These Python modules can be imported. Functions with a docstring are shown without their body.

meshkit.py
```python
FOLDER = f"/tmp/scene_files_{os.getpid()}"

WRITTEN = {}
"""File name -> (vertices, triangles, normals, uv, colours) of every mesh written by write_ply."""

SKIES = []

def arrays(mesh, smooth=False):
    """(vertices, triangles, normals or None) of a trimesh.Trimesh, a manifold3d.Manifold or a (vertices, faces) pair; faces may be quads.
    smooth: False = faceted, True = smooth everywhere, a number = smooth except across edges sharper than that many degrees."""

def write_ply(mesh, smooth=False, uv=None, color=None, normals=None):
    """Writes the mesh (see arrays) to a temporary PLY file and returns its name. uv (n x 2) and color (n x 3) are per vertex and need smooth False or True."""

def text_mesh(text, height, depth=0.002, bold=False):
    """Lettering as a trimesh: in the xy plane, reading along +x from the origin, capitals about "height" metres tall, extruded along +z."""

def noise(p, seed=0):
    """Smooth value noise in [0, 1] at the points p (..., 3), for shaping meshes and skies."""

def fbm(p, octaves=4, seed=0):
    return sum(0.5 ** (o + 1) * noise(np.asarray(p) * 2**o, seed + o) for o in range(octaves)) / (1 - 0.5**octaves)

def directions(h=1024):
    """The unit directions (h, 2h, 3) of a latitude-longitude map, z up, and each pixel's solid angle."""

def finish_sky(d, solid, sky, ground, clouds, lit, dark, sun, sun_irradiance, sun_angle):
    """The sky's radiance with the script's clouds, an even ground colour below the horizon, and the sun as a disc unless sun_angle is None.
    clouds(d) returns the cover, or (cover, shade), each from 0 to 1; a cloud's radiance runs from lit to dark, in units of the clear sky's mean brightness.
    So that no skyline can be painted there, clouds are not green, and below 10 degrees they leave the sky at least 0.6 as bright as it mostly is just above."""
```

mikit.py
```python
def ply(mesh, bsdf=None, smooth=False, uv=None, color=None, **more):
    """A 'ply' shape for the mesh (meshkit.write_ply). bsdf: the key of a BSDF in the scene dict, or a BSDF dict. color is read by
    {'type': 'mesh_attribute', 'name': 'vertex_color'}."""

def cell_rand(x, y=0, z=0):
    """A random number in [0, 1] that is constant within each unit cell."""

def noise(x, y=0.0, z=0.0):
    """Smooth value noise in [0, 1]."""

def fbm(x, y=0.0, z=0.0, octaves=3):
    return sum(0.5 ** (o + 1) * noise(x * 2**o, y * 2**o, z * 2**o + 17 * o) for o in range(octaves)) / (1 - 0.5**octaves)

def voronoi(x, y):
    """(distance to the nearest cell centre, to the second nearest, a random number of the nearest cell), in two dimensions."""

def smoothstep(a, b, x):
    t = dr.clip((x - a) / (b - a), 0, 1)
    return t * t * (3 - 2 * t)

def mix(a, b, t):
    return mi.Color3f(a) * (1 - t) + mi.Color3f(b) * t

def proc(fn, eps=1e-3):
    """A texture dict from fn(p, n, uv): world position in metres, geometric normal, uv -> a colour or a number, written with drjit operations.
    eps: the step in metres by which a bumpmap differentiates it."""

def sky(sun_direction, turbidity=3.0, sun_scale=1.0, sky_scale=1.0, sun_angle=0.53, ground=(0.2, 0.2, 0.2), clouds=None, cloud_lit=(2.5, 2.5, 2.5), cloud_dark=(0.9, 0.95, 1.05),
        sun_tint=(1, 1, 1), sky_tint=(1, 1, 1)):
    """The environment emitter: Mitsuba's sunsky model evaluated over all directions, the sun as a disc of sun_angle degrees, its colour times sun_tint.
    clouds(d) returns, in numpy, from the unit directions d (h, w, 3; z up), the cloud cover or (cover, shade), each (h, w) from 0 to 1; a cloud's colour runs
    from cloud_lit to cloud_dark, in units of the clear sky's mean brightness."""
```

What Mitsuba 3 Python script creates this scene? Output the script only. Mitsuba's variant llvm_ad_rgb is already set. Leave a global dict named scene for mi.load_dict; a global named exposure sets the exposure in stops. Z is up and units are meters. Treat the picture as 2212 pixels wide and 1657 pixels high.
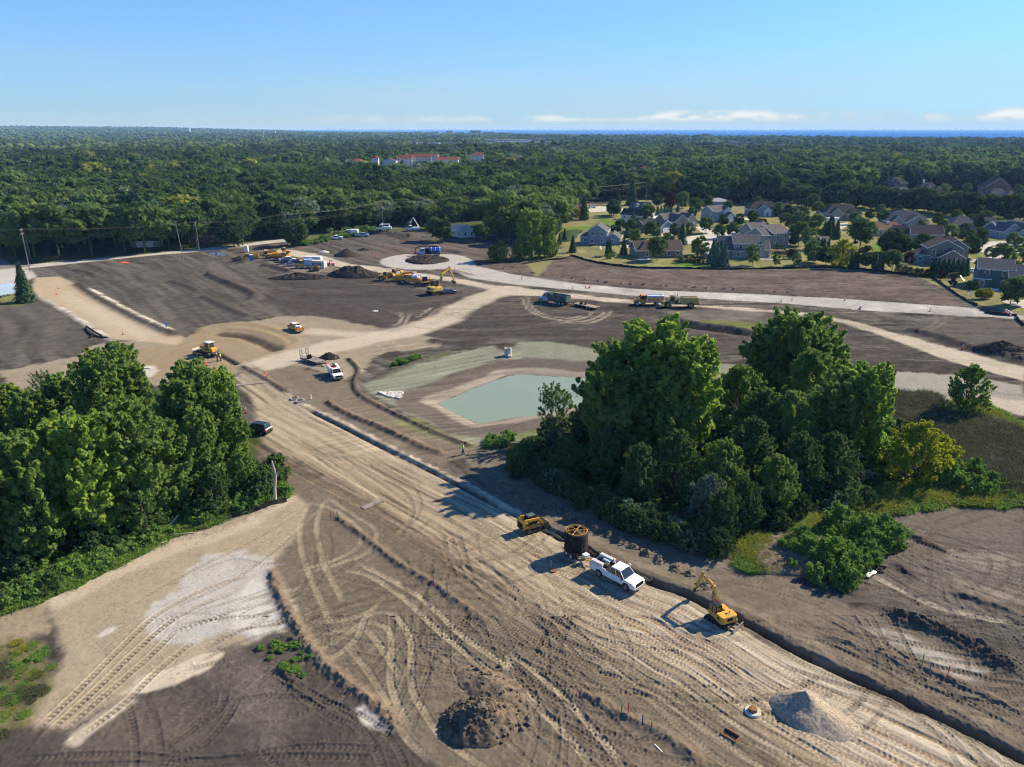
import math, random
import numpy as np, trimesh, mitsuba as mi, mikit, meshkit, drjit as dr
from mikit import proc, noise, fbm, smoothstep, mix, cell_rand
T = mi.ScalarTransform4f
scene, labels, place, used = {}, {}, {}, {}

# ---------------------------------------------------------------- camera, sky, exposure
EYE = 46.0
PITCH = math.atan((828.5 - 278) / 1587)
scene['camera'] = {'type': 'perspective', 'fov': math.degrees(2 * math.atan(1105.5 / 1587)), 'fov_axis': 'x', 'near_clip': 1.0, 'far_clip': 90000.0,
                   'to_world': T().look_at([0, 0, EYE], [0, math.cos(PITCH), EYE - math.sin(PITCH)], [0, 0, 1]),
                   'medium': {'type': 'ref', 'id': 'air'}}
SUN = (0.72, 0.40, 0.56)

def clouds(d):
    """low fair-weather cumulus far out along the whole horizon, and thin veils"""
    az = np.arctan2(d[..., 0], d[..., 1])
    el = np.degrees(np.arcsin(np.clip(d[..., 2], -1, 1)))
    p = np.stack([az * 46, el * 3.2, el * 0], -1)
    top = 0.62 + 1.25 * meshkit.fbm(np.stack([az * 21, az * 0 + 3, az * 0], -1), 3, 5) * (meshkit.noise(np.stack([az * 2.6, az * 0, az * 0], -1), 8)) ** 0.5
    puff = np.clip((meshkit.fbm(p, 5, 3) - 0.38) * 5, 0, 1) * np.clip((top - el) * 2.6, 0, 1) * np.clip((el - 0.40) * 2.5, 0, 1)
    puff = puff * np.clip((np.degrees(az) + 16) / 10, 0.04, 1)
    veil = 0.34 * np.clip(meshkit.fbm(np.stack([az * 3, el * 0.7, el * 0], -1), 4, 9) * 1.8 - 0.6, 0, 1) * np.exp(-((el - 2.2) / 2.4) ** 2)
    veil2 = 0.10 * np.clip(meshkit.fbm(np.stack([az * 2, el * 0.16, el * 0], -1), 4, 19) * 2 - 0.8, 0, 1) * np.exp(-((el - 10) / 6) ** 2)
    c = np.clip(0.9 * puff + veil + veil2 + 0.80 * np.exp(-np.maximum(el, 0) / 5.5), 0, 1)
    return np.where(el > 0, c, 0), np.clip(1.0 - puff * 1.3, 0, 1)

scene['sky'] = mikit.sky(SUN, turbidity=2.3, sun_tint=(0.955, 1.0, 1.03), sky_tint=(0.345, 0.635, 0.96), clouds=clouds, cloud_lit=(2.6, 2.7, 2.8), cloud_dark=(1.50, 2.02, 2.30), ground=(0.10, 0.10, 0.08))
exposure = 2.68

# ---------------------------------------------------------------- helpers
def key_of(name):
    n = used.get(name, 0); used[name] = n + 1
    return name if n == 0 else '%s_%03d' % (name, n)

def thing(name, label, cat, loc=(0, 0, 0), rz=0.0, group=None, s=1.0):
    k = key_of(name)
    x, y = loc[0], loc[1]
    z = loc[2] if len(loc) > 2 else gz(x, y)
    place[k] = T().translate([float(x), float(y), float(z)]).rotate([0, 0, 1], rz).scale(s)
    labels[k] = {'label': label, 'category': cat}
    if group: labels[k]['group'] = group
    return k

def part(parent, name, mesh, bsdf, smooth=30, label=None):
    if isinstance(mesh, MB): mesh = mesh.mesh()
    d = mesh if isinstance(mesh, dict) else mikit.ply(mesh, bsdf, smooth=smooth)
    k = key_of(parent + '__' + name)
    scene[k] = {**d, 'to_world': place[parent.split('__')[0]]}
    if label: labels[k] = {'label': label}
    return k

def single(name, label, cat, mesh, bsdf, loc=(0, 0, 0), rz=0, group=None, smooth=30, s=1.0):
    """a thing of one mesh"""
    k = thing(name, label, cat, loc, rz, group, s)
    if isinstance(mesh, MB): mesh = mesh.mesh()
    d = mesh if isinstance(mesh, dict) else mikit.ply(mesh, bsdf, smooth=smooth)
    scene[k] = {**d, 'to_world': place[k]}
    return k

def setting(name, mesh, bsdf, smooth=True, kind='structure', label=None, **kw):
    k = key_of(name)
    scene[k] = mikit.ply(mesh, bsdf, smooth=smooth, **kw)
    labels[k] = {'kind': kind, 'label': label or name.replace('_', ' ')}
    return k

def rotm(ax, deg):
    return trimesh.transformations.rotation_matrix(math.radians(deg), ax)

class MB:
    """collects shapes of one part"""
    def __init__(self): self.p = []
    def add(self, m): self.p.append(m); return self
    def box(self, c, s, rz=0, ry=0, rx=0, bev=0.0):
        if bev:
            m = rbox(s, bev)
        else:
            m = trimesh.creation.box(s)
        for ax, a in (([1, 0, 0], rx), ([0, 1, 0], ry), ([0, 0, 1], rz)):
            if a: m.apply_transform(rotm(ax, a))
        m.apply_translation(c); self.p.append(m); return self
    def span(self, x0, x1, y0, y1, z0, z1, bev=0.0):
        return self.box(((x0 + x1) / 2, (y0 + y1) / 2, (z0 + z1) / 2), (abs(x1 - x0), abs(y1 - y0), abs(z1 - z0)), bev=bev)
    def cyl(self, a, b, r, r2=None, n=12):
        a, b = np.array(a, float), np.array(b, float)
        self.p.append(tube([a, b], [r, r if r2 is None else r2], n)); return self
    def tube(self, pts, r, n=6):
        self.p.append(tube(pts, r, n)); return self
    def prof(self, pts, y0, y1, bev=0.0):
        """side outline (x, z) pulled across from y0 to y1; bev narrows the outer faces"""
        self.p.append(prism(pts, y0, y1, bev)); return self
    def sphere(self, c, r, sc=(1, 1, 1), sub=2):
        m = trimesh.creation.icosphere(sub, r); m.apply_scale(sc); m.apply_translation(c); self.p.append(m); return self
    def ring(self, c, R, r, n=28, m=6, ax='z'):
        a = np.arange(n + 1) * 2 * np.pi / n
        pts = np.stack([R * np.cos(a), R * np.sin(a), a * 0], 1)
        if ax == 'y': pts = pts[:, [0, 2, 1]]
        if ax == 'x': pts = pts[:, [2, 0, 1]]
        self.p.append(tube(pts + np.array(c), r, m)); return self
    def mesh(self):
        return trimesh.util.concatenate(self.p) if len(self.p) > 1 else self.p[0]

def rbox(s, b):
    s = np.array(s, float); b = min(b, s.min() * 0.45)
    pts = []
    for sx in (-1, 1):
        for sy in (-1, 1):
            for sz in (-1, 1):
                c = np.array([sx, sy, sz]) * s / 2
                for k in range(3):
                    q = c.copy()
                    for j in range(3):
                        if j != k: q[j] -= (sx, sy, sz)[j] * b
                    pts.append(q)
    return trimesh.convex.convex_hull(np.array(pts))

def hull(pts): return trimesh.convex.convex_hull(np.array(pts, float))

def tube(pts, r, n=8):
    p = np.asarray(pts, float); r = np.broadcast_to(np.asarray(r, float), (len(p),))
    t = np.gradient(p, axis=0); t /= np.linalg.norm(t, axis=1, keepdims=True) + 1e-12
    a = np.cross(t, np.where(np.abs(t[:, 2:]) < 0.9, [0, 0, 1.0], [1.0, 0, 0])); a /= np.linalg.norm(a, axis=1, keepdims=True) + 1e-12
    b = np.cross(t, a); an = np.arange(n) * 2 * np.pi / n
    v = (p[:, None] + r[:, None, None] * (np.cos(an)[None, :, None] * a[:, None] + np.sin(an)[None, :, None] * b[:, None])).reshape(-1, 3)
    i, j = np.meshgrid(np.arange(len(p) - 1), np.arange(n), indexing='ij')
    q = np.stack([i * n + j, (i + 1) * n + j, (i + 1) * n + (j + 1) % n, i * n + (j + 1) % n], -1).reshape(-1, 4)
    f = np.vstack([q[:, [0, 2, 1]], q[:, [0, 3, 2]]])
    k = len(v); v = np.vstack([v, p[0], p[-1]]); e = (len(p) - 1) * n
    c0 = np.stack([np.full(n, k), np.arange(n), (np.arange(n) + 1) % n], 1)
    c1 = np.stack([np.full(n, k + 1), e + (np.arange(n) + 1) % n, e + np.arange(n)], 1)
    return trimesh.Trimesh(v, np.vstack([f, c0[:, ::-1], c1[:, ::-1]])[:, ::-1], process=False)

def prism(pts, y0, y1, bev=0.0):
    from shapely.geometry import Polygon
    g = Polygon(pts).buffer(0)
    if bev:
        inner = g.buffer(-bev, join_style=2)
        if inner.is_empty or inner.geom_type != 'Polygon': bev = 0
    def ext(poly, a, b):
        m = trimesh.creation.extrude_polygon(poly, abs(b - a), engine='earcut')
        v = m.vertices.copy(); m.vertices = np.stack([v[:, 0], min(a, b) + v[:, 2], v[:, 1]], 1); m.invert(); return m
    if not bev: return ext(g, y0, y1)
    return trimesh.util.concatenate([ext(g, y0 + bev, y1 - bev), ext(inner, y0, y1)])

def smoothline(pts, step=0.5):
    """Catmull-Rom through the points, resampled"""
    p = np.array(pts, float)
    if len(p) < 3:
        L = np.linalg.norm(p[1] - p[0]); n = max(2, int(L / step)); t = np.linspace(0, 1, n)[:, None]; return p[0] * (1 - t) + p[1] * t
    q = np.vstack([2 * p[0] - p[1], p, 2 * p[-1] - p[-2]]); out = []
    for i in range(1, len(q) - 2):
        n = max(2, int(np.linalg.norm(q[i + 1] - q[i]) / step)); t = (np.arange(n) / n)[:, None]
        a, b, c, d = q[i - 1], q[i], q[i + 1], q[i + 2]
        out.append(0.5 * (2 * b + (c - a) * t + (2 * a - 5 * b + 4 * c - d) * t ** 2 + (3 * b - a - 3 * c + d) * t ** 3))
    return np.vstack(out + [p[-1:]])

def inpoly(P, poly):
    x, y = P[:, 0], P[:, 1]; r = np.zeros(len(P), bool); n = len(poly)
    for i in range(n):
        (x0, y0), (x1, y1) = poly[i], poly[(i + 1) % n]
        if y0 == y1: continue
        c = (y0 > y) != (y1 > y)
        r ^= c & (x < (x1 - x0) * (y - y0) / (y1 - y0) + x0)
    return r

def polydist(P, poly, closed=True):
    d = np.full(len(P), 1e18); n = len(poly)
    for i in range(n if closed else n - 1):
        a, b = np.array(poly[i]), np.array(poly[(i + 1) % n]); ab = b - a
        t = np.clip(((P - a) @ ab) / max(ab @ ab, 1e-9), 0, 1)
        q = P - a - t[:, None] * ab; d = np.minimum(d, (q * q).sum(1))
    return np.sqrt(d)

# ---------------------------------------------------------------- materials
def rgb(c): return {'type': 'rgb', 'value': [float(x) for x in c]}
def mat(name, c, rough=0.5, metal=0.0, coat=0.0, two=True, spec=0.5):
    b = {'type': 'principled', 'base_color': c if isinstance(c, dict) else rgb(c), 'roughness': rough, 'metallic': metal, 'specular': spec}
    if coat: b['clearcoat'] = coat; b['clearcoat_gloss'] = 0.9
    scene[name] = {'type': 'twosided', 'bsdf': b} if two else b
def dirty(c, d=(0.16, 0.125, 0.09), amt=0.5, sc=2.2):
    """paint with dried mud low down and in patches"""
    def f(p, n, uv):
        k = fbm(p.x * sc, p.y * sc, p.z * sc, octaves=3)
        m = smoothstep(0.48, 0.75, k) * amt + 0.10 * amt
        return mix(c, d, dr.clip(m, 0, 1)) * (0.9 + 0.2 * k)
    return proc(f)
mat('paint_white', dirty((0.72, 0.73, 0.74), amt=0.12), 0.35, coat=0.4)
mat('paint_yellow', dirty((0.62, 0.34, 0.035), amt=0.55), 0.5)
mat('paint_pale_yellow', dirty((0.66, 0.46, 0.09), amt=0.35), 0.5)
mat('paint_orange', dirty((0.72, 0.25, 0.012), amt=0.25), 0.4, coat=0.3)
mat('paint_tan', dirty((0.50, 0.36, 0.12), amt=0.4), 0.5)
mat('paint_silver', (0.45, 0.47, 0.50), 0.3, 0.5, coat=0.5)
mat('paint_black', (0.015, 0.017, 0.022), 0.25, coat=0.8)
mat('paint_grey', (0.14, 0.15, 0.18), 0.3, 0.4, coat=0.5)
mat('paint_navy', (0.03, 0.045, 0.10), 0.4)
mat('paint_blue', (0.03, 0.13, 0.55), 0.4)
mat('paint_ltblue', (0.30, 0.42, 0.60), 0.4)
mat('paint_red', (0.42, 0.03, 0.03), 0.4)
mat('paint_green', dirty((0.055, 0.10, 0.10), amt=0.3), 0.5)
mat('glass_dark', (0.02, 0.026, 0.03), 0.06, spec=0.8)
mat('glass_house', (0.05, 0.06, 0.075), 0.08, spec=0.7)
mat('rubber', dirty((0.025, 0.025, 0.026), amt=0.7), 0.85)
mat('rim_white', (0.5, 0.5, 0.48), 0.5)
mat('rim_yellow', (0.45, 0.27, 0.05), 0.6)
mat('steel', (0.32, 0.32, 0.31), 0.45, 0.6)
mat('steel_dark', dirty((0.055, 0.052, 0.05), amt=0.6), 0.6, 0.3)
mat('rust', dirty((0.20, 0.085, 0.04), (0.09, 0.05, 0.035), 0.6), 0.85)
mat('concrete', dirty((0.50, 0.48, 0.44), (0.3, 0.26, 0.2), 0.5, 0.9), 0.9)
mat('wood', dirty((0.33, 0.25, 0.17), (0.16, 0.12, 0.08), 0.7, 1.5), 0.85)
mat('wood_grey', dirty((0.24, 0.215, 0.19), (0.12, 0.10, 0.085), 0.7, 1.2), 0.9)
mat('bark', dirty((0.15, 0.125, 0.10), (0.06, 0.05, 0.04), 0.7, 1.5), 0.95)
mat('bark_pale', dirty((0.42, 0.38, 0.33), (0.2, 0.17, 0.14), 0.6, 1.5), 0.95)
mat('plastic_black', (0.012, 0.012, 0.013), 0.7, spec=0.25)
mat('fabric_black', (0.010, 0.010, 0.011), 0.75)
mat('sign_orange', (0.80, 0.10, 0.02), 0.5)
mat('paint_pink', (0.75, 0.05, 0.10), 0.6)
mat('stake_blue', (0.03, 0.08, 0.30), 0.6)
mat('stake_green', (0.04, 0.30, 0.10), 0.6)
mat('white', (0.75, 0.75, 0.74), 0.5)
mat('letter_black', (0.02, 0.02, 0.02), 0.6)
mat('skin', (0.45, 0.27, 0.18), 0.6)
mat('hivis', (0.45, 0.75, 0.05), 0.7)
mat('denim', (0.04, 0.06, 0.12), 0.85)
mat('cloth_dark', (0.03, 0.03, 0.035), 0.85)

# the haze of a clear late-summer morning
scene['air'] = {'type': 'homogeneous', 'albedo': {'type': 'rgb', 'value': [0.62, 0.84, 0.99]}, 'sigma_t': {'type': 'rgb', 'value': [0.000036, 0.00005, 0.000078]}}
scene['haze'] = {'type': 'cube', 'to_world': T().translate([0, 24000, 42]).scale([36000, 26000, 49]), 'bsdf': {'type': 'null'}, 'interior': {'type': 'ref', 'id': 'air'}}
labels['haze'] = {'kind': 'stuff', 'label': 'thin blue haze over the far woods'}

# ---------------------------------------------------------------- the graded site
DARK, DARK2, BROWN, RUST = (.066, .058, .053), (.095, .087, .077), (.188, .160, .121), (.262, .205, .130)
TAN, PALE, GRAVEL, MULCH = (.328, .280, .205), (.455, .405, .322), (.385, .375, .352), (.225, .24, .185)
DRY, GREEN, FLOOR, LIME = (.205, .20, .092), (.085, .15, .03), (.055, .078, .026), (.55, .53, .49)
WATER = [(-13.18,124.57),(-6.71,133.29),(-0.88,140.42),(1.45,141.32),(14.4,138.65),(17.09,131.67),(15.49,125.05),(3.74,119),(-5.98,115.32)]
WATER_Z = -1.1
HEAPS = []

def basin(P):
    """depth of the pond basin at points"""
    P = np.asarray(P, float); z = np.zeros(len(P))
    near = (P[:, 0] > -25) & (P[:, 0] < 45) & (P[:, 1] > 85) & (P[:, 1] < 165)
    if near.any():
        Q = P[near]; d = polydist(Q, WATER); d = np.where(inpoly(Q, WATER), -d, d) + 1.1 * (meshkit.fbm(np.column_stack([Q / 3.5, Q[:, :1] * 0]), 3, 77) - .5)
        z[near] = np.interp(d, [-6, 0, 1.5, 7, 13], [-2.2, WATER_Z - 0.02, -0.75, -0.25, 0.0])
    return z

def gz(x, y): return float(basin(np.array([[x, y]]))[0])

ROAD_AX = np.array((35.32,46.86)) - np.array((-38.41,122.66)); ROAD_AX /= np.linalg.norm(ROAD_AX)
TRENCH = smoothline([(-41.74,128.36),(-36.03,121.34),(-27.17,112.3),(-18.05,102.55),(-10.24,94.32)] + [(0.88,82.68),(4.22,78.69),(10.42,71.6),(14.87,67.36),(18.33,65.09),(20.93,62.19),(22.82,60.73),(26.76,56.01),(30.57,52.54),(34.03,49.4),(37.11,46.41),(39.57,43.68)], 0.5)

class Paint:
    def __init__(self, P):
        self.P = P; n = len(P); self.c = np.tile(DARK2, (n, 1)); self.z = basin(P)
        self.n1 = meshkit.fbm(np.stack([P[:, 0] / 7, P[:, 1] / 7, P[:, 0] * 0], 1), 4, 1) - 0.5
        self.n2 = meshkit.fbm(np.stack([P[:, 0] / 1.3, P[:, 1] / 1.3, P[:, 0] * 0], 1), 3, 2) - 0.5
        self.lo, self.hi = P.min(0), P.max(0)
    def sel(self, pts, pad):
        q = np.array(pts); a, b = q.min(0) - pad, q.max(0) + pad
        if (a > self.hi).any() or (b < self.lo).any(): return None
        m = np.nonzero((self.P[:, 0] > a[0]) & (self.P[:, 0] < b[0]) & (self.P[:, 1] > a[1]) & (self.P[:, 1] < b[1]))[0]
        return m if len(m) else None
    def mixin(self, i, c, w): self.c[i] = self.c[i] * (1 - w[:, None]) + np.array(c) * w[:, None]
    def poly(self, pts, c, soft=0.6, wob=3.0, amt=1.0, lift=0.0, patch=0.0):
        i = self.sel(pts, soft * 3 + wob)
        if i is None: return
        Q = self.P[i]; d = polydist(Q, pts); d = np.where(inpoly(Q, pts), d, -d) + wob * self.n1[i] + 0.5 * wob * self.n2[i]
        w = np.clip(d / soft * 0.5 + 0.5, 0, 1); w = w * w * (3 - 2 * w)
        if lift: self.z[i] += lift * w
        w = w * amt
        if patch: w = w * np.clip(1 - patch + 3 * patch * (self.n2[i] + 0.7 * self.n1[i] + 0.25), 0, 1)
        self.mixin(i, c, w)
    def near(self, line, width):
        from scipy.spatial import cKDTree
        L = line if len(line) > 40 else smoothline(line, 0.3)
        i = self.sel(L, width)
        if i is None: return None
        if len(L) < 2: return None
        seg = np.linalg.norm(np.diff(L, axis=0), axis=1); S = np.concatenate([[0], np.cumsum(seg)])
        d, j = cKDTree(L).query(self.P[i], distance_upper_bound=width * 1.2)
        ok = np.isfinite(d); i, j = i[ok], j[ok]
        if not len(i): return None
        k = np.clip(j, 1, len(L) - 2); tg = L[k + 1] - L[k - 1]; tg /= np.linalg.norm(tg, axis=1, keepdims=True) + 1e-9
        q = self.P[i] - L[j]; t = q[:, 0] * -tg[:, 1] + q[:, 1] * tg[:, 0]; s = S[j] + (q * tg).sum(1)
        end = np.clip(np.minimum(S[j] , S[-1] - S[j]) / 2.0, 0, 1)
        return i, s, t, end
    def band(self, line, w, c, soft=0.5, wob=1.0, amt=1.0, streak=0.0, lift=0.0):
        r = self.near(line, w / 2 + soft + wob)
        if r is None: return
        i, s, t, e = r
        d = w / 2 - np.abs(t) + wob * self.n1[i] + 0.4 * wob * self.n2[i]
        k = np.clip(d / soft * 0.5 + 0.5, 0, 1); k = k * k * (3 - 2 * k) * amt
        if streak: k = k * np.clip(1 - streak + 2.4 * streak * meshkit.fbm(np.stack([s / 9, t / 0.5, t * 0], 1), 3, 7), 0, 1)
        self.mixin(i, c, k * e)
        if lift: self.z[i] += lift * k * e
    def track(self, line, w=0.5, c=TAN, amt=0.6, depth=0.04, lug=0.42, shoulder=1.0):
        """one wheel's or crawler's print: pressed strip with lug marks, soil pushed up at both sides"""
        r = self.near(line, w * 1.6)
        if r is None: return
        i, s, t, e = r
        a = np.abs(t) / (w / 2)
        k = np.clip((1.15 - a) * 4, 0, 1) * e
        self.mixin(i, c, k * amt * np.clip(0.75 + 1.2 * self.n2[i] + 0.6 * self.n1[i], 0, 1))
        rim = np.exp(-((a - 1.35) / 0.3) ** 2) * e
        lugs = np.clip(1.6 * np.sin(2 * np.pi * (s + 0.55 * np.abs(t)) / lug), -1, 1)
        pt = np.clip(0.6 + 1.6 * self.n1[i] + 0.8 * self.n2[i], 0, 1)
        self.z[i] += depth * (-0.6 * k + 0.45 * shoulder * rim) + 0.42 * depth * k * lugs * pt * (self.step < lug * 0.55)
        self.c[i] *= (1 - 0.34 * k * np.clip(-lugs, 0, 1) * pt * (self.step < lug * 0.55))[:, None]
    def ridge(self, line, w, h, c=None, clod=0.6, amt=1.0, seed=3):
        """a windrow (h above 0) or a cut (below 0)"""
        r = self.near(line, w)
        if r is None: return
        i, s, t, e = r
        n = meshkit.fbm(np.stack([s / 0.55, t / 0.55, t * 0], 1), 3, seed) - 0.45
        g = np.exp(-(t / (w * 0.42)) ** 2) * e
        self.z[i] += h * g * (1 + clod * 2.2 * n)
        if c is not None: self.mixin(i, c, np.clip(g * 1.6 + n * 0.8 * (g > 0.1), 0, 1) * amt)

def paint(P, step):
    g = Paint(P); g.step = step
    x, y = P[:, 0], P[:, 1]; n1, n2 = g.n1, g.n2
    # worked topsoil: passes of blade and tracks run in long wandering curves
    wx = x + 14 * (meshkit.fbm(np.stack([x / 60, y / 60, x * 0], 1), 2, 11) - 0.5); wy = y + 14 * (meshkit.fbm(np.stack([x / 60, y / 60, x * 0 + 9], 1), 2, 12) - 0.5)
    def streak(ang, ls, lt, seed, oct=3):
        a, b = math.cos(ang), math.sin(ang)
        return meshkit.fbm(np.stack([(wx * a + wy * b) / ls, (-wx * b + wy * a) / lt, x * 0], 1), oct, seed) - 0.5
    s1 = streak(0.05, 26, 1.5, 21); s2 = streak(-0.95, 30, 1.3, 22); s3 = streak(-0.8, 34, .9 if step < .4 else 1.7, 24)
    zone = np.clip((meshkit.noise(np.stack([x / 45, y / 45, x * 0], 1), 31) - 0.5) * 5 + np.clip(-x / 18, -1, 1.6), 0, 1)
    st = s1 * (1 - zone) + s2 * zone
    st2 = streak(0.35, 34, .8, 23) if step < .4 else streak(.2, 40, 1.6, 23)
    st2 = st2 * (1 - zone) + s3 * zone
    g.c *= np.clip(0.96 + 0.95 * st + 0.6 * st2 + 0.5 * n1 + 0.35 * n2, 0.45, 1.9)[:, None]; SV = np.clip(1 + .75 * st + .55 * st2 + .5 * n2, .5, 1.7)
    g.z += 0.04 * st + 0.05 * n2
    P_ = g.poly
    # upper fields
    P_([(-136.99,228.69),(-138.03,255.03),(-115.33,279.49),(-92.8,259.59),(-76.52,238.19),(-43.25,238.19),(-22.71,228.69),(-13.88,204.03),(-18.44,182.67),(-28.86,173.47),(-53.29,187.1),(-68.25,181.47),(-76.13,169.18),(-80.9,171.3),(-126.23,218.19)], DARK2, amt=0.5, wob=5)
    P_([(-78.65,240.18),(-43.93,242.2),(-26.05,213.27),(-8.69,223.33),(-14.15,198.27),(-19.62,182.67),(-34.49,173.47),(-55.24,187.61),(-69.51,204.03)], DARK, wob=6, amt=0.9)
    P_([(-139.16,195.5),(-135.47,207.02),(-104.85,171.3),(-94.05,153.82),(-99.06,149.53),(-104.17,142.32)], DARK2, wob=2, amt=0.8)
    P_([(-23.22,207.02),(0,213.27),(16.7,208.55),(32.29,201.11),(39.75,192.8),(46.16,177.96),(57.29,169.18),(50.51,153.82),(25.52,155.6),(0,165.09),(-13.17,161.17),(-26.74,171.3),(-19.5,182.67)], DARK, wob=5, amt=0.85)
    P_([(81.55,182.67),(85.24,163.11),(91.24,145.45),(97.56,132.29),(98.45,133.64),(64.68,139.32),(69.64,157.42)], DARK, wob=4, amt=0.8)
    P_([(96.91,187.61),(113.66,185.11),(129.15,180.29),(106.22,145.45),(100.13,161.17),(95.81,173.47)], DARK2, wob=4, amt=0.9)
    P_([(0,259.59),(11.22,274.25),(22.85,279.49),(45.53,257.29),(111.4,251.48),(128.55,238.19),(124.29,198.27),(93.52,208.55),(44.91,219.88),(21.8,228.33),(0,245.5)], (.120, .098, .086), wob=2, amt=0.9)
    P_([(-63.74,284.92),(-41.45,322.22),(-1.16,308.8),(0,238.19),(-9.18,259.59),(-23.03,279.49),(-51.92,269.19)], (.115, .095, .082), wob=3, amt=0.8)
    dk = g.c.sum(1) < .42; g.c[dk] *= SV[dk][:, None] ** .7
    # tan cut areas
    P_([(-93.91,161.17),(-84.82,163.11),(-76.48,166.09),(-73.53,176.82),(-67.08,181.47),(-57.9,186.35),(-53.29,187.1),(-43,181.47),(-33.36,173.47),(-24.35,169.18),(-12.16,160.22),(-18.67,157.42),(-29.3,150.37),(-30.41,140.81),(-32.88,135.02),(-49.08,147.05),(-53.73,140.81),(-54.44,135.02),(-71.57,129.65),(-85.11,128.36),(-94.15,127.1),(-102.19,139.32),(-98.53,144.65),(-92.14,150.37)], TAN, wob=4, amt=0.72)
    P_([(-76.2,173.47),(-67.44,179.12),(-57.7,175.69),(-49.12,163.11),(-49.09,152.08),(-54.25,142.32),(-69.97,159.27),(-76.06,165.09)], RUST, wob=3, amt=0.7)
    P_([(-83.45,153.82),(-81.09,157.42),(-72.17,162.13),(-56.21,143.87),(-54.44,135.02),(-60.04,137.86),(-72.41,135.02)], RUST, wob=2, amt=0.8)
    P_([(-155.92,238.19),(-148.76,240.18),(-132.92,223.33),(-125.69,217.19),(-83.04,172.38),(-76.48,166.09),(-75.7,159.27),(-83.29,162.13),(-92.48,163.5),(-136.07,208.55),(-145.04,218.19)], (.41, .335, .235), wob=1.0, amt=0.92)
    P_([(-132.25,216.53),(-98.83,185.11),(-82.36,167.11),(-84.82,163.11),(-105.9,182.67),(-130.16,207.02)], PALE, wob=2, soft=2, amt=0.5)
    P_([(-77.8,142.32),(-74.75,143.87),(-71.45,140.81),(-70.37,136.43),(-74.21,135.02)], LIME, wob=2, amt=0.7)
    P_([(-53.73,140.81),(-47.63,147.05),(-31.98,135.02),(-27.75,127.1),(-18.23,116.67),(-7.57,104.03),(-3.88,100.61),(-10.45,96.6),(-22.68,108.59),(-36.27,122.27),(-51.37,139.32)], BROWN, wob=3, amt=0.75)
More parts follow.
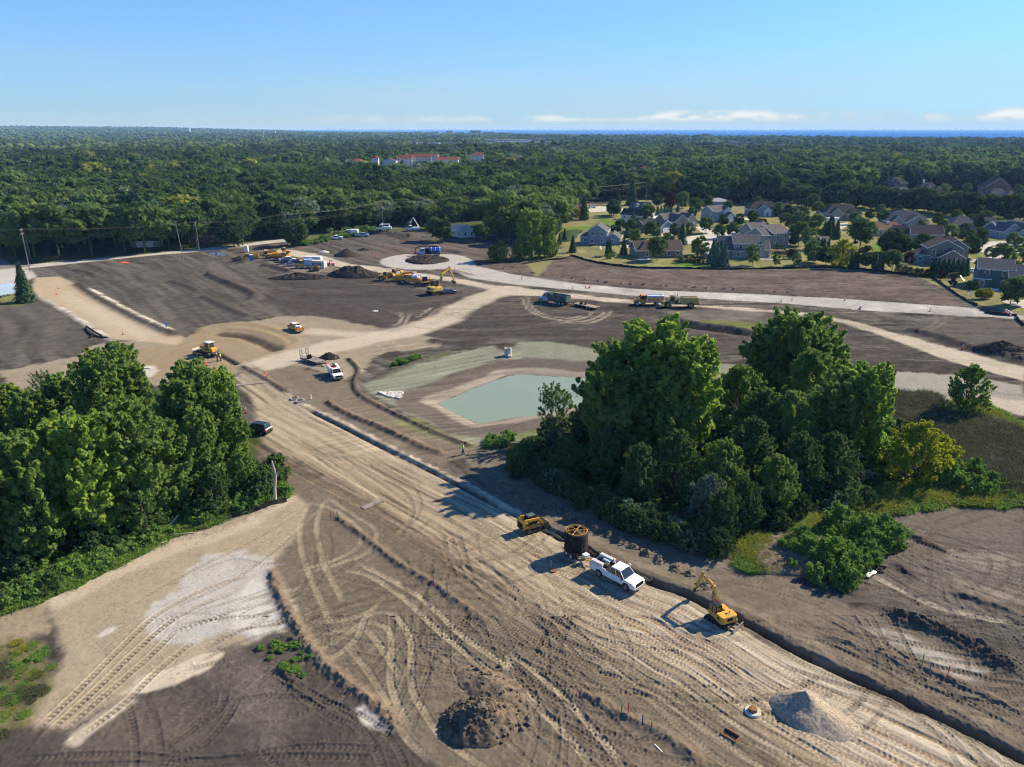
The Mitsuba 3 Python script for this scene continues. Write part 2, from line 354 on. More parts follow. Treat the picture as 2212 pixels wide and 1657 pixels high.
    P_([(-9.15,101.45),(0,103.15),(0,91.43)] + [(3.28,94.31),(14.2,79.52),(23.23,72.79),(31.9,66.52),(37.38,62.57),(41.97,58.29),(45.95,53.86),(39.39,43.9),(30.51,52.4),(18.33,65.09),(8.05,74.25),(0,82.98)], BROWN, wob=2, amt=0.62)
    P_([(45.37,81.8),(50.35,83.58),(65.91,84.19),(62.53,77.87),(50.87,60.37),(42.05,62.57),(36.44,65.7),(39.22,69.1),(47.46,77.87)], (.136, .120, .106), wob=3, amt=0.9)
    # the main road grade
    P_([(-54.44,135.02),(-53.73,140.81),(-41.55,127.73),(-35.91,120.88),(-22.34,106.73),(-10.2,93.95)] + [(0,82.27),(4.2,78.14),(10.36,71.13),(14.76,66.73),(18.19,64.5),(20.75,61.53),(26.41,55.63),(30.32,51.97),(36.83,45.94),(39.46,43.25),(22.64,43.04),(18.92,47.62),(14.18,52.11),(6.63,58.29),(0,66.32)] + [(-5.48,70.9),(-11.5,77.87),(-18.58,86.06),(-26.46,93.58),(-33.47,99.77)] + [(-37.91,104.03),(-47.35,124.64)], TAN, wob=1.2, amt=0.95)
    P_([(-31.89,94.31),(-24.5,92.13),(-18.69,86.7),(-11.57,78.42),(0,66.11)] + [(0,65.7),(6.63,58.29),(14.18,52.11),(18.92,47.62),(22.64,43.04),(-3.51,43.04)] + [(-5.48,43.04),(-8.51,45.94),(-9.72,47.87),(-12.88,50.46),(-17.08,54.76),(-18.7,56.97),(-22.6,62.19),(-26.79,70.44),(-28.25,77.87)], (.152, .129, .098), wob=1.5, amt=0.9)
    for q, c, a in (([(0,71.37),(7.01,62.57),(14.54,53.86),(21.39,49.4),(23.48,43.38),(21.71,43.38),(18.92,47.62),(12.46,53.86),(5.65,60.01),(0,66.32)], RUST, .5), ([(-29.52,92.85),(-22.16,88.67),(-11.57,78.42),(0,66.52),(0,64.5),(-12.9,77.87),(-23.87,89.35)], (.15, .115, .082), .8), ([(-36.57,99.77),(-26.64,94.31),(-18.93,88.01),(-8.71,77.87),(0,69.1),(0,71.83),(-9.02,81.22),(-19.42,90.72),(-27.38,97.37)], RUST, .45), ([(8.01,73.76),(14.58,65.7),(18.69,62.57),(23.97,57.29),(29.76,50.73),(35.12,46.17),(38.82,43.04),(26.33,43.04),(19.92,51),(13.31,58.63),(5.06,69.1)], PALE, .7), ([(-12.99,90.03),(-3.22,80.64),(0,76.29),(0,81.22),(-6.69,90.03)], PALE, .4)):
        P_(q, c, soft=2.0, wob=2, amt=a)
    # bottom left: tan pad, gravel, topsoil
    P_([(-48.16,64.1),(-44.52,70.44),(-40.01,76.03),(-34.33,79.24),(-28.74,87.68),(-26.14,84.81),(-25.76,78.96),(-26.93,70.9),(-22.6,62.19),(-21.87,59.66),(-24.34,57.62),(-27.23,56.01),(-30.62,52.11),(-33.29,49.4),(-35.32,47.13),(-39.79,47.37),(-40.42,49.92),(-41.43,55.38),(-45.01,60.37)], TAN, wob=1.2, amt=0.9)
    P_([(-48.16,64.1),(-44.52,70.44),(-40.01,76.03),(-28.74,87.68),(-27.68,86.06),(-33.45,76.81),(-39.49,71.83),(-44.02,65.7),(-46.3,62.57)], PALE, wob=1.5, amt=0.6)
    P_([(-36.32,60.73),(-36.79,63.71),(-34.97,66.11),(-35.66,69.54),(-34.91,72.79),(-32.32,73.66),(-28.04,72.79),(-26.38,69.54),(-23.81,64.89),(-22.17,61.09),(-22.91,57.96),(-25.12,58.63),(-27.88,60.73),(-30.61,57.96),(-32.81,57.96)], GRAVEL, soft=0.5, wob=2.5, amt=1.0, patch=0.32)
    P_([(-28.46,67.79),(-26.49,69.32),(-23.98,64.89),(-22.39,61.45),(-23.19,58.12),(-26.94,60.01),(-28.18,62.19)], (.46, .45, .42), soft=0.25, wob=0.6)
    P_([(-40.23,58.46),(-39.33,60.37),(-38.32,60.26),(-38.36,59.14),(-39.28,58.12)], LIME, soft=0.3, wob=0.8, amt=0.8)
    P_([(-39.98,47.37),(-35.41,46.29),(-32.64,50.46),(-30.22,52.11),(-27.14,55.75),(-24.34,57.62),(-22.95,58.8),(-21.03,58.29),(-18.88,56.81),(-17.01,54.46),(-12.88,50.46),(-9.68,47.62),(-8.51,45.94),(-5.48,43.04),(-39.88,43.04),(-40.73,45.94)], DARK, soft=0.5, wob=2.2, amt=0.95)
    P_([(-26.3,56.97),(-21.44,53.86),(-17.45,48.37),(-18.64,45.94),(-23.2,48.37),(-26.01,53.86)], (.16, .138, .125), soft=2, wob=3, amt=0.7)
    P_([(-35.34,46.17),(-32.38,49.92),(-28.13,51),(-24.16,45.94),(-28.46,43.38),(-33.75,43.38)], (.125, .104, .09), soft=2, wob=3, amt=0.6)
    P_([(-33.45,51.28),(-32.65,52.97),(-30.73,54.22),(-28.39,55.69),(-27.15,56.07),(-27.49,54.46),(-29.53,52.4),(-31.45,51.28)], PALE, soft=0.3, wob=1.2, amt=1.0)
    P_([(-35.21,45.94),(-32.78,50.73),(-32.12,50.19),(-34.46,45.59)], PALE, soft=0.4, wob=1.2, amt=0.8)
    P_([(-13.04,49.27),(-12.46,49.79),(-10.95,48.37),(-9.74,46.77),(-11.67,47.13)], LIME, soft=0.3, wob=1.0, amt=0.85, patch=0.4)
    P_([(-50.19,58.29),(-44.25,57.96),(-41.04,55.07),(-40.31,52.4),(-40.28,51),(-39.95,47.62),(-41.52,45.47)], (.13, .125, .055), wob=2.5, amt=0.8, patch=0.3)
    P_([(-52.83,62.19),(-50.06,63.71),(-48.4,64.5),(-44.14,59.66),(-43.34,58.29),(-50.08,58.12)], (.30, .25, .18), wob=2.5, amt=0.8, patch=0.3)
    P_([(34.06,60.37),(35.59,60.73),(37.9,58.97),(39.61,56.01),(41.54,53.86),(40.16,53.27),(36.88,56.97),(34.46,58.29)], LIME, soft=0.8, wob=2.5, amt=0.45, patch=0.5)
    P_([(48.08,69.1),(51.3,66.94),(53.74,65.7),(52.18,63.33),(47.64,64.1),(46.14,66.52)], (.34, .29, .24), soft=0.8, wob=3, amt=0.55, patch=0.4)
    P_([(48.85,72.79),(55.75,73.27),(57.16,70.9),(52.15,69.54)], (.32, .28, .24), soft=0.8, wob=3, amt=0.5, patch=0.4)
    # wood floors and rough grass
    P_([(-52.29,60.73),(-48.33,64.77),(-44.17,70.76),(-38.2,78.31),(-29.69,86.7),(-31.95,92.85),(-37.75,98.16)] + [(-39.2,105.81),(-42.6,110.52),(-56.84,129.65),(-70.94,128.36),(-81.38,127.1),(-97.56,127.1)], FLOOR, wob=0.6, soft=0.4)
    P_([(-52.29,60.73),(-48.33,64.77),(-44.17,70.76),(-38.2,78.31),(-29.69,86.7),(-31.33,90.72),(-41.31,82.39),(-47.53,76.29),(-52.27,71.37),(-56.82,67.36)], GREEN, wob=0.6, soft=0.6, amt=0.8)
    P_([(-1.46,101.03)] + [(1.97,94.31),(6.23,88.67),(11.73,82.62),(19.15,75.98),(23.07,73.17),(28.43,70.9),(39.77,79.52),(45.64,82.39),(50.5,83.89),(67.25,84.5)] + [(86,112.5),(83.2,117.21),(74.51,119.41),(68.49,124.4),(60.12,128.36),(44.92,135.02),(15.05,110.52),(2.19,106.73)], FLOOR, wob=0.8, soft=0.5)
    P_([(67.69,124.92),(75.88,124.92),(75.82,115.34),(81.31,107.59),(69.07,88.99),(60.59,92.63),(58.86,101.79)], (.10, .108, .058), wob=2, soft=1.5, amt=.9)
    P_([(39.99,80.52),(49.8,87.69),(59.03,91.69),(69.51,89.66),(66.17,84.58),(56.22,84.78),(46.83,83.11),(41.02,79.42)], (.125, .175, .04), wob=1.5, soft=1.0, amt=.9)
    # pond surroundings: seeded mulch, bare banks
    P_([(-27.97,131.62),(-23.88,140.81),(-10.69,153.47),(-4.27,158.9),(-1.11,152.94)] + [(1.58,161.17),(8.45,161.55),(18.38,155.6),(43.22,145.45),(48.03,143.87),(40.06,133.64),(15.05,110.52),(2.2,107.19)] + [(-2.17,101.87),(-7.64,105.09),(-13.81,112.3),(-19.82,119.41),(-25.62,127.1)], MULCH, wob=1.5, amt=0.85)
    P_([(63.63,139.03),(72.29,140.81),(91.1,137.14),(97.12,131.62),(87.29,115.6),(82.25,122.27),(73.46,125.13),(67.63,126.11)], (.30, .29, .25), wob=2, amt=0.9)
    P_([(84.7,127.1),(91.36,122.86),(87.29,115.6),(82.56,119.41)], PALE, wob=1.5, amt=0.7)
    P_([(70.42,128.36),(77.93,125.62),(77.23,122.86),(68.49,124.4)], (.17, .19, .06), wob=1, amt=0.9)
    P_([(-21.1,112.5),(-16.26,116.67),(-7.68,105.81),(-2.9,102.72),(-3.21,101.45),(-9.46,105.36)], (.19, .21, .08), wob=2, soft=2, amt=0.6)
    P_([(-2.99,109.55),(2.35,115.6),(12.92,115.6),(12.79,110.52),(2.2,107.19)], (.12, .17, .035), wob=2, soft=2, amt=0.8)
    P_([(-25.42,144.65),(-20.78,149.53),(-14.75,153.82),(-13.53,151.22),(-19.78,145.45),(-24.11,142.32)], (.10, .14, .03), wob=2, soft=1, amt=0.8, patch=0.3)
    P_([(45.82,181.47),(53.19,182.67),(60.94,179.12),(58.84,172.38),(51.02,174.57),(45.88,176.82)], (.14, .17, .04), wob=2, soft=1, amt=0.9, patch=0.2)
    P_([(39.5,191.48),(56.26,194.14),(67.46,190.17),(61.68,181.47),(46.99,181.47)], (.15, .135, .12), wob=2, soft=1, amt=0.8)
    i = g.sel(WATER, 12)
    if i is not None:
        d = polydist(P[i], WATER)
        w = np.clip((8.8 + 4 * n1[i] - d) / 1.2, 0, 1); g.mixin(i, (.125, .110, .095), w)
        w = np.clip((3.4 + 3 * n1[i] - d) / 1.0, 0, 1); g.mixin(i, (.30, .265, .225), w * 0.85)
        w = np.clip((0.5 - d) / 0.4, 0, 1); g.mixin(i, (.11, .095, .075), w)
    mul = g.sel([(-27.97,131.62),(-4.27,158.9),(0,101.87),(-25.62,127.1)], 2)
    if mul is not None: g.c[mul] *= (1 + 0.9 * streak(0.45, 9, 0.5, 44)[mul])[:, None]
    # roads
    P_([(-48.44,269.98),(-48.21,274.45),(-45.93,281.1),(-40.87,286.13),(-33.59,282.55),(-27.12,286.13),(-21.86,284.65),(-17.47,279.87),(-13.83,268.65),(-12.46,258.61)] + [(-12.3,259.59),(0,244.25),(21.71,227.24),(44.52,217.86),(68.3,213.59),(93.01,207.33),(125.97,194.68),(125.72,190.17),(137.63,191.48),(131.15,181.71),(123.38,185.35),(117.08,185.85),(93.29,193.07),(77.19,200.25),(59.38,205.82),(33.82,211.36),(16.82,219.54),(0,227.6),(-13.55,237.01)] + [(-21.02,252.24),(-36.4,253.09),(-43.93,258.08),(-46.8,263.09)], GRAVEL, soft=0.5, wob=0.8)
    P_([(-97.4,301.25),(-84.88,293.45),(-69.62,279.49),(-59.57,265.27),(-46.5,257.29),(-27.98,243.84),(-15.86,235.46),(-4.45,225.09)] + [(0,224.03),(17.05,213.27),(36.65,204.03),(49.85,198.83),(62.91,195.5),(76.85,190.69),(87.27,179.58),(95.06,161.55),(105.02,142.32),(98.8,132.96),(91.97,146.73),(87.71,162.72),(83.66,177.96),(75.52,187.1),(61.95,192.27),(50.53,196.32),(32.21,200.53),(16.63,207.63),(0,211.68)] + [(-11.57,224.03),(-23.3,235.07),(-44.78,247.18),(-62.26,258.66),(-79.88,278.42),(-90.98,287.71)], PALE, soft=0.8, wob=2.2, amt=0.92)
    g.band([(-2.22,217.19),(-8.15,208.55),(-13.88,194.14),(-19.34,179.82),(-25.74,171.3),(-32.89,164.69),(-41.58,156.14),(-47.36,149.53),(-53.21,142.02)], 9.0, PALE, soft=1.5, wob=3, amt=0.9, streak=0.5)
    g.band([(-19.15,177.96),(-23.8,169.18),(-33.33,167.11),(-41.97,169.18),(-50.81,171.3)], 5.0, PALE, soft=1.5, wob=2, amt=0.8, streak=0.6)
    pub = [(-174.98,236.23),(-173.5,255.03),(-166.91,262.87),(-155.9,273.22),(-141.24,286.03),(-122.87,298.81),(-109.18,314.04),(-93.7,329.36),(-82.81,344.58),(-68.36,359.46),(-47.32,370.09)]
    g.band(pub, 9.5, (.40, .385, .36), soft=0.5, wob=0.4, streak=0.1)
    g.band([(-224.73,302.48),(-192.72,274.25),(-173.5,255.03)], 12.0, (.17, .17, .17), soft=0.6, wob=0.3)
    P_([(-184.33,246.34),(-173.68,252.8),(-166.48,252.8),(-156.38,240.18),(-155.62,230.54),(-146.77,213.27),(-144.1,207.02),(-154.59,204.03)], (.42, .41, .385), wob=0.8)
    P_([(-157.68,213.27),(-145.68,212.63),(-136.92,204.03),(-134.61,198.27),(-146.4,196.87)], (.15, .16, .06), wob=1, amt=0.9)
    P_([(-219.05,302.48),(-182.68,266.73),(-176.42,259.59),(-162.78,270.19),(-146.54,282.18),(-125.22,300.02),(-110.07,316.72),(-85.9,348.59),(-104.75,370.09),(-265.55,370.09)], (.055, .075, .028), wob=1.5, amt=0.9, patch=0.1)
    P_([(-92.45,303.73),(-86.31,316.72),(-80.68,335.29),(-62.46,351.04),(-24.07,365.59),(0,352.7),(0,389.21),(-109.94,389.21)], (.075, .10, .03), wob=2, amt=0.9)
    P_([(-84.6,259.59),(-78.91,271.7),(-73.95,259.59),(-62.47,259.59),(-60.73,248.46),(-71.17,246.34),(-80.12,252.8)], (.20, .17, .14), wob=2, amt=0.8)
    # lawns
    P_([(8.24,238.04),(17.68,282.53),(23.56,278.24),(45.36,256.66),(78.94,252.19),(127.67,253.96),(133.19,234.15),(128.96,199.27),(134.07,182.55),(476.71,654.42),(314.63,873.02),(100.98,560),(46.57,459.54),(16.34,352.45),(4.23,274.06)], DRY, wob=1.0, soft=0.6)
    lw = g.sel([(18.14,290.36),(141.16,182.55),(476.71,654.42),(52.69,522.11)], 2)
    if lw is not None: g.c[lw] *= (1 + 0.7 * n1[lw] + 0.3 * n2[lw])[:, None]
    for q in ([(47.92,407.66),(59.35,386.11),(56.48,366.65),(42.26,357.61)], [(57.55,265.75),(63.78,268.79),(70.58,263.75),(68.54,256.99),(57.98,257.94)], [(155.29,318.38),(155.13,312.81),(140.08,276.34),(135.76,276.34)], [(182.67,292.3),(177.17,276.34),(172.02,273.13)], [(195.57,289.91),(202.87,292.3),(194.53,279.62),(190.46,278.52)], [(118.44,398.77),(125.95,396.61),(120.91,380.07),(117.59,382.06)], [(22.72,364.98),(34.89,372.94),(45.54,377.04),(45.64,364.98),(30.75,353.64),(22.05,353.64)], [(300.85,539.04),(305.45,531.35),(297.22,516.6),(288.69,516.6)], [(303.62,509.52),(312.96,516.6),(298.2,489.36),(284.7,476.76)]):
        P_(q, (.10, .19, .035), wob=1.0, soft=0.8, amt=0.85)
    P_([(21.39,377.04),(34.13,394.36),(42.65,398.93),(43.31,389.89),(32.69,377.04),(21.73,364.98)], (.22, .185, .11), wob=1, amt=0.8)
    if lw is not None: g.z[lw] *= 0.15
    # wheel lines along the main grade
    a, b = ROAD_AX
    rs = (x * a + y * b); rt = (-x * b + y * a)
    r = g.near(TRENCH, 17)
    if r is not None:
        road, rs_, t_, e_ = r; w_ = np.clip((1.5 - t_) / 2, 0, 1) * np.clip((t_ + 16) / 3, 0, 1)
        r_ = t_ + 2.5 * (meshkit.fbm(np.stack([rs_ / 40, t_ / 40, 0 * rs_], 1), 2, 41) - 0.5)
        f = (meshkit.fbm(np.stack([rs_ / 16, r_ / 0.8, 0 * r_], 1), 4, 42) - 0.5) * np.clip(.3 + 1.8 * meshkit.noise(np.stack([rs_ / 11, r_ / 4, 0 * r_], 1), 48), 0, 1.3)
        q = np.clip((meshkit.fbm(np.stack([rs_ / 14, r_ / 0.32, 0 * r_], 1), 3, 43) - 0.56) * 6, 0, 1)
        f2 = meshkit.fbm(np.stack([rs_ / 30, r_ / .28, 0 * r_], 1), 3, 49) - .5
        g.c[road] *= np.clip(1 + w_ * (.55 * f2 + 1.05 * f - 0.45 * q), 0.4, 1.6)[:, None]
        g.z[road] += w_ * (0.07 * f - 0.05 * q)
    R0 = np.random.default_rng(71)
    for k in range(34):
        o = R0.uniform(1.0, 14.5); i0 = int(R0.uniform(0, .8) * len(TRENCH)); i1 = min(len(TRENCH), i0 + int(R0.uniform(30, 150)))
        L = TRENCH[i0:i1]
        if len(L) < 8: continue
        t = np.linspace(-.5, .5, len(L)); L = L - np.array([-ROAD_AX[1], ROAD_AX[0]]) * (o + R0.normal() * 3.0 * t + R0.normal() * 2.5 * t * t)[:, None]
        c = [(.42, .345, .25), (.46, .39, .30), (.22, .165, .115), (.30, .22, .14)][k % 4]
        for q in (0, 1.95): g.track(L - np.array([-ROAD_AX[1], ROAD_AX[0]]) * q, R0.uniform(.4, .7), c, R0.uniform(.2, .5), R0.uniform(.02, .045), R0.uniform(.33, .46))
    for k in range(150):      # everyone drove everywhere
        cx, cy, sx, sy, a0, da = [(-5, 55, 12, 12, -.8, .5), (2, 60, 10, 12, -.7, .4), (-24, 62, 8, 8, .55, .35), (-22, 50, 10, 7, .3, .5), (-10, 72, 6, 8, -1.0, .5), (46, 71, 8, 8, -.5, .6), (30, 58, 8, 8, -.7, .3), (42, 62, 9, 6, -.5, .4), (40, 72, 8, 7, -.9, .5)][k % 9]
        pp = np.array([cx + R0.normal() * sx * .6, cy + R0.normal() * sy * .6]); an = a0 + R0.normal() * da; cv = R0.normal() * .035; L = [pp]
        for _ in range(int(R0.uniform(12, 40))):
            L.append(L[-1] + .7 * np.array([math.cos(an), math.sin(an)])); an += cv
        L = np.array(L); nn = np.array([-math.sin(an), math.cos(an)]); j = g.sel(L, 1)
        if j is None: continue
        c = np.median(g.c[j], 0) * R0.choice([.72, .85, 1.22, 1.35])
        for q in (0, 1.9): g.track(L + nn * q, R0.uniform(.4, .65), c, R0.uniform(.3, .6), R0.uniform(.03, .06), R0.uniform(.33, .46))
    # prints of single wheels
    for L, c, am, dp in (([(-26.3,85.43),(-25.76,78.96),(-23.82,72.79),(-20.46,65.7),(-17.84,60.73)], TAN, .8, .05), ([(-24.34,86.7),(-23.92,79.52),(-21.1,71.37),(-17.11,63.71)], TAN, .8, .05), ([(-24.34,86.7),(-19.54,81.8),(-16.48,78.42),(-16.34,73.76),(-19.02,71.37),(-22.38,69.32)], TAN, .8, .05), ([(-26.3,85.43),(-22.5,83.28),(-18.45,78.42),(-17.87,74.75),(-19.92,71.93),(-23.73,69.63)], TAN, .8, .05),
                         ([(-18.24,56.01),(-15.87,58.97),(-14.42,60.73),(-11.97,59.66),(-11.13,56.01),(-10.57,52.11),(-8.55,47.62)], TAN, .8, .06), ([(-16.87,54.76),(-14.84,58.29),(-14.39,61.82),(-11.88,62.01),(-9.61,57.96),(-8.75,52.11),(-6.93,48.37),(-5.19,45.94),(-1.79,43.04)], TAN, .85, .06), ([(-15.88,57.96),(-12.92,53.86),(-10.43,49.92),(-8.57,46.41),(-6.07,43.68)], TAN, .8, .05), ([(-19.71,60.91),(-16.78,61.09),(-14.3,62.57),(-13.21,64.5)], TAN, .7, .04),
                         ([(-18.77,58.97),(-16.66,59.49),(-14.88,60.73)], TAN, .7, .04), ([(-17.46,71.37),(-13.32,68.22),(-9.14,64.5),(-4.95,58.97),(-1.32,55.38),(-0.25,54.46)] + [(0.21,55.85),(4,51.28),(6.57,47.13),(8.78,43.04)], TAN, .85, .06), ([(-18.72,69.99),(-15.41,68.66),(-11.06,64.5),(-7.24,59.66),(-3.44,55.38),(-0.45,52.54)] + [(0,52.69),(2.88,48.62),(5.26,45.01),(6.14,43.04)], TAN, .85, .06), ([(-14.58,60.37),(-12.19,56.97),(-9.4,52.4)], TAN, .7, .05), ([(-6.48,53.86),(-5.4,56.01),(-4.48,55.07)], TAN, .5, .05),
                         ([(-38.63,46.41),(-37.65,51.28),(-36.49,58.29),(-35.32,62.57),(-32.2,66.52),(-28.5,68.66)], (.31, .25, .18), .6, .10), ([(-37.56,46.17),(-36.35,50.73),(-34.91,57.29),(-33.44,61.45),(-30.27,65.3)], (.31, .25, .18), .6, .10), ([(-34.79,46.17),(-33.03,49.66),(-31.68,54.46),(-30.09,58.29)], (.30, .24, .17), .5, .09), ([(-36.36,46.65),(-35.21,50.46),(-33.51,55.69),(-32.67,59.66)], (.30, .24, .17), .5, .09), ([(-35.23,69.1),(-31.66,71.83),(-27.44,70.9),(-23.95,71.37)], (.36, .34, .31), .5, .06), ([(-35.7,60.37),(-31.89,63.33),(-28.52,66.52)], (.36, .34, .31), .5, .10), ([(-33.26,58.97),(-29.53,61.45),(-27.44,64.1)], (.36, .34, .31), .5, .10), ([(-35.32,62.57),(-31.88,65.7),(-29.3,69.54),(-26.02,77.87),(-24.34,84.81)], TAN, .4, .05), ([(-40.08,61.82),(-35.73,69.1),(-30.52,76.29),(-26.71,83.58)], TAN, .4, .05),
                         ([(-29.13,44.79),(-26.74,45.94),(-25.57,47.62),(-24.54,49.4),(-25.06,52.4)], (.075, .064, .056), .6, .09), ([(-27.99,43.9),(-24.8,45.24),(-23.68,47.62),(-23.35,51)], (.075, .064, .056), .6, .09), ([(-21.44,53.86),(-17.17,51),(-14.88,49.66),(-12.43,48.12)], (.07, .06, .053), .5, .09), ([(-19.48,52.11),(-15.66,48.88),(-12.61,47.13)], (.07, .06, .053), .5, .09), ([(-39.39,43.9),(-30.83,44.56),(-23.36,43.9),(-16.61,45.24),(-9.29,45.01)], (.08, .068, .06), .6, .08), ([(-35.52,43.38),(-26.83,43.68),(-18.15,44.34),(-10.05,44.12)], (.08, .068, .06), .6, .08)):
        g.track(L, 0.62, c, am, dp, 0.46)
    for L in ([(2.67,208.55),(4.66,192.8),(8.95,184.61),(14.7,181.71),(19.86,186.35),(21.29,191.48)], [(4.17,210.1),(6.21,192.8),(10.22,186.1),(14.88,184.12),(18.73,187.1)], [(10.57,181.47),(17.52,180.29),(22.87,186.35),(24.69,191.48)], [(11.65,179.82),(19.13,178.88),(24.68,186.35),(26.71,192.8)], [(-29.75,191.48),(-28.02,181.47),(-29.19,175.69)], [(-26.63,188.88),(-26.71,182.67),(-26.76,174.57)], [(-21.66,196.87),(-24.5,183.88)], [(-20.13,194.14),(-22.44,181.47)], [(-30.81,165.09),(-23.83,157.42)], [(-32.6,163.11),(-26.73,152.94)], [(-88.01,163.11),(-88.8,169.18),(-85.62,167.11)], [(-84.95,161.17),(-85.08,167.11)], [(-85.71,174.57),(-101.32,190.17),(-118.89,207.02)], [(-83.75,163.11),(-102.35,182.67),(-124.86,207.02),(-147.56,230.54)], [(-52.3,139.32),(-43.07,127.1),(-35.99,116.67)], [(-51.4,140.81),(-42.17,128.36),(-35.09,117.75)], [(37.67,71.37),(41.3,65.7),(44.39,62.57),(49.96,60.37)]):
        g.track(L, 0.8, PALE, 0.55, 0.03, 0.8)
    for k in range(70):
        rr = random.Random(900 + k); cx, cy = rr.choice([(60, 110), (75, 95), (55, 75), (72, 82), (20, 200), (-60, 210), (-20, 190), (70, 200), (110, 190), (60, 170), (85, 125), (-45, 225), (-75, 235), (-30, 185), (60, 235), (110, 230), (30, 175), (95, 160)])
        p0 = np.array([cx + rr.uniform(-18, 18), cy + rr.uniform(-14, 14)]); an = rr.uniform(-0.5, 0.5) + (0.0 if cy > 130 else -0.8); cv = rr.uniform(-0.03, 0.03); L = [p0]
        for _ in range(44):
            L.append(L[-1] + 1.1 * np.array([math.cos(an), math.sin(an)])); an += cv
        L = np.array(L); nrm = np.array([-math.sin(an), math.cos(an)])
        for o in (0, 2.0): g.track(L + nrm * o, 0.55 if cy < 130 else .85, (.20, .17, .145) if k % 3 else (.05, .044, .04), 0.38, 0.06, 0.42)
    # windrows, cuts, edges
    for L, w, h, c in (([(-22.88,82.39),(-18.1,77.34),(-13.37,71.83),(-8.48,67.36),(-6.3,64.89),(-3.77,62.19),(-1.62,59.66)], 1.1, .28, (.15, .12, .092)), ([(4.4,51.28),(6.92,50.46),(8.68,48.88),(10.59,47.62),(11.92,46.65),(13.29,45.24),(15.09,43.04)], 1.4, .32, (.15, .12, .092)), ([(-26.91,70.44),(-23.63,64.1),(-20.74,59.66),(-18.77,56.81),(-16.52,54.16),(-12.99,51),(-9.72,47.87),(-8.69,45.94)], 1.5, .4, (.17, .135, .10)),
                       ([(36.91,62.57),(39.93,60.73),(42.79,57.79),(44.38,55.07),(45.73,52.97)], 2.6, .75, (.075, .064, .056)), ([(42.84,71.83),(43.24,69.54),(43.63,67.36)], 1.6, .3, DARK), ([(29.11,59.32),(32.69,57.29),(35.92,55.07),(40.17,51.55),(42.68,48.37)], 1.2, .2, (.13, .108, .09)), ([(46.6,78.96),(48.85,75.26),(50.17,72.79)], 1.4, .3, DARK), ([(45.17,66.11),(47.87,64.5),(51.19,61.82)], 1.3, .3, (.10, .085, .075)),
                       ([(-102.35,244.25),(-92.52,232.41),(-81.53,219.88),(-74.79,210.1),(-74.09,204.03)], 3.2, .9, DARK), ([(-109.51,232.41),(-101.26,225.09),(-93.25,215.87)], 2.5, .6, DARK), ([(-90.26,210.1),(-75.28,192.8),(-67.55,184.61)], 2.5, .6, DARK), ([(-89.83,260.52),(-82.67,255.93),(-74.53,247.18)], 3.0, .9, DARK), ([(-101.98,269.19),(-94.72,265.27)], 5, 1.2, DARK), ([(-71.17,169.18),(-63.15,166.7),(-55.37,159.27),(-51.22,154.17)], 3.2, -.8, (.10, .075, .055)), ([(-71.13,173.47),(-61.95,171.3),(-52.85,163.11),(-49.61,155.6)], 1.4, .35, RUST), ([(-73.79,177.5),(-62.63,176.82),(-50.74,165.09),(-48.59,157.42)], 1.4, .3, RUST),
                       ([(-136.99,228.69),(-119.7,208.55),(-100.05,187.61),(-81.08,169.18),(-77.89,168.14)], 3.0, .55, DARK), ([(-35.06,149.53),(-31.11,140.81),(-30.08,132.29),(-27.46,125.62),(-20.29,117.21),(-11.52,108.12),(-5.72,102.72)], 1.2, .4, (.085, .07, .058)), ([(-33.68,123.45),(-28.1,116.67),(-21.15,110.52),(-14.71,104.03),(-9.7,99.62)], 1.5, .5, (.155, .115, .085)), ([(-55.73,143.87),(-47.71,135.02),(-40.95,127.1)], 1.3, .35, (.11, .09, .072)), ([(-35.38,118.85),(-26.69,110.03),(-17.82,101.03),(-10.13,93.22)] + [(0.87,81.68),(3.93,78.31)], .75, -.55, (.065, .055, .047)),
                       ([(38.19,184.61),(43.17,177.5),(50.49,172.6),(57.58,168.35)], 4.0, -.9, (.035, .031, .028)), ([(37.55,187.61),(44.37,180.29),(51.32,175.69),(58.37,170.88)], 2.5, .5, DARK2), ([(94.7,172.38),(99.43,164.69),(101.87,155.24),(108.1,146.25)], 4.0, .9, DARK), ([(103.55,153.82),(108.04,152.94)], 5, 1.2, DARK), ([(0.78,247.18),(11.25,236.23),(21.94,229.79),(45.1,220.9),(68.97,215.87),(84.66,211.68)], 1.8, .4, (.11, .09, .08)), ([(-27.24,133.64),(-22.95,140.81),(-15.6,152.08),(-12.73,153.82)], 2.2, .45, DARK2), ([(-19.82,163.11),(-13.18,159.84),(-3.3,163.11)], 3.0, .6, DARK),
                       ([(-85.22,336.8),(-65.65,344.58),(-42.33,329.36)], 9.0, 1.6, (.10, .085, .072)), ([(-27.16,252.58),(-20.96,251.41),(-12.27,242.06)], 2.0, .3, (.22, .17, .13)), ([(-39.02,287.85),(-32.57,288.93),(-25.82,291.12),(-18.5,285.71)], 3.0, .7, DARK), ([(-44.9,70.67),(-40.01,76.03),(-34.33,79.24),(-28.95,87.35)], 1.5, .22, (.33, .275, .215)), ([(-81.34,149.53),(-74.9,157.42),(-70.88,161.55)], .8, .2, RUST), ([(-70.87,160.22),(-63.59,152.08),(-56.32,144.18)], 1.4, -.5, (.07, .055, .045)), ([(-19.14,56.97),(-22.56,58.97)], 1.0, .25, DARK), ([(-21.62,54.46),(-19.44,52.69),(-17.43,50.46)], 1.2, .3, DARK)):
        g.ridge(L, w, h, c)
    # trench and the pale stone backfill lines
    r = g.near(TRENCH, 3.0)
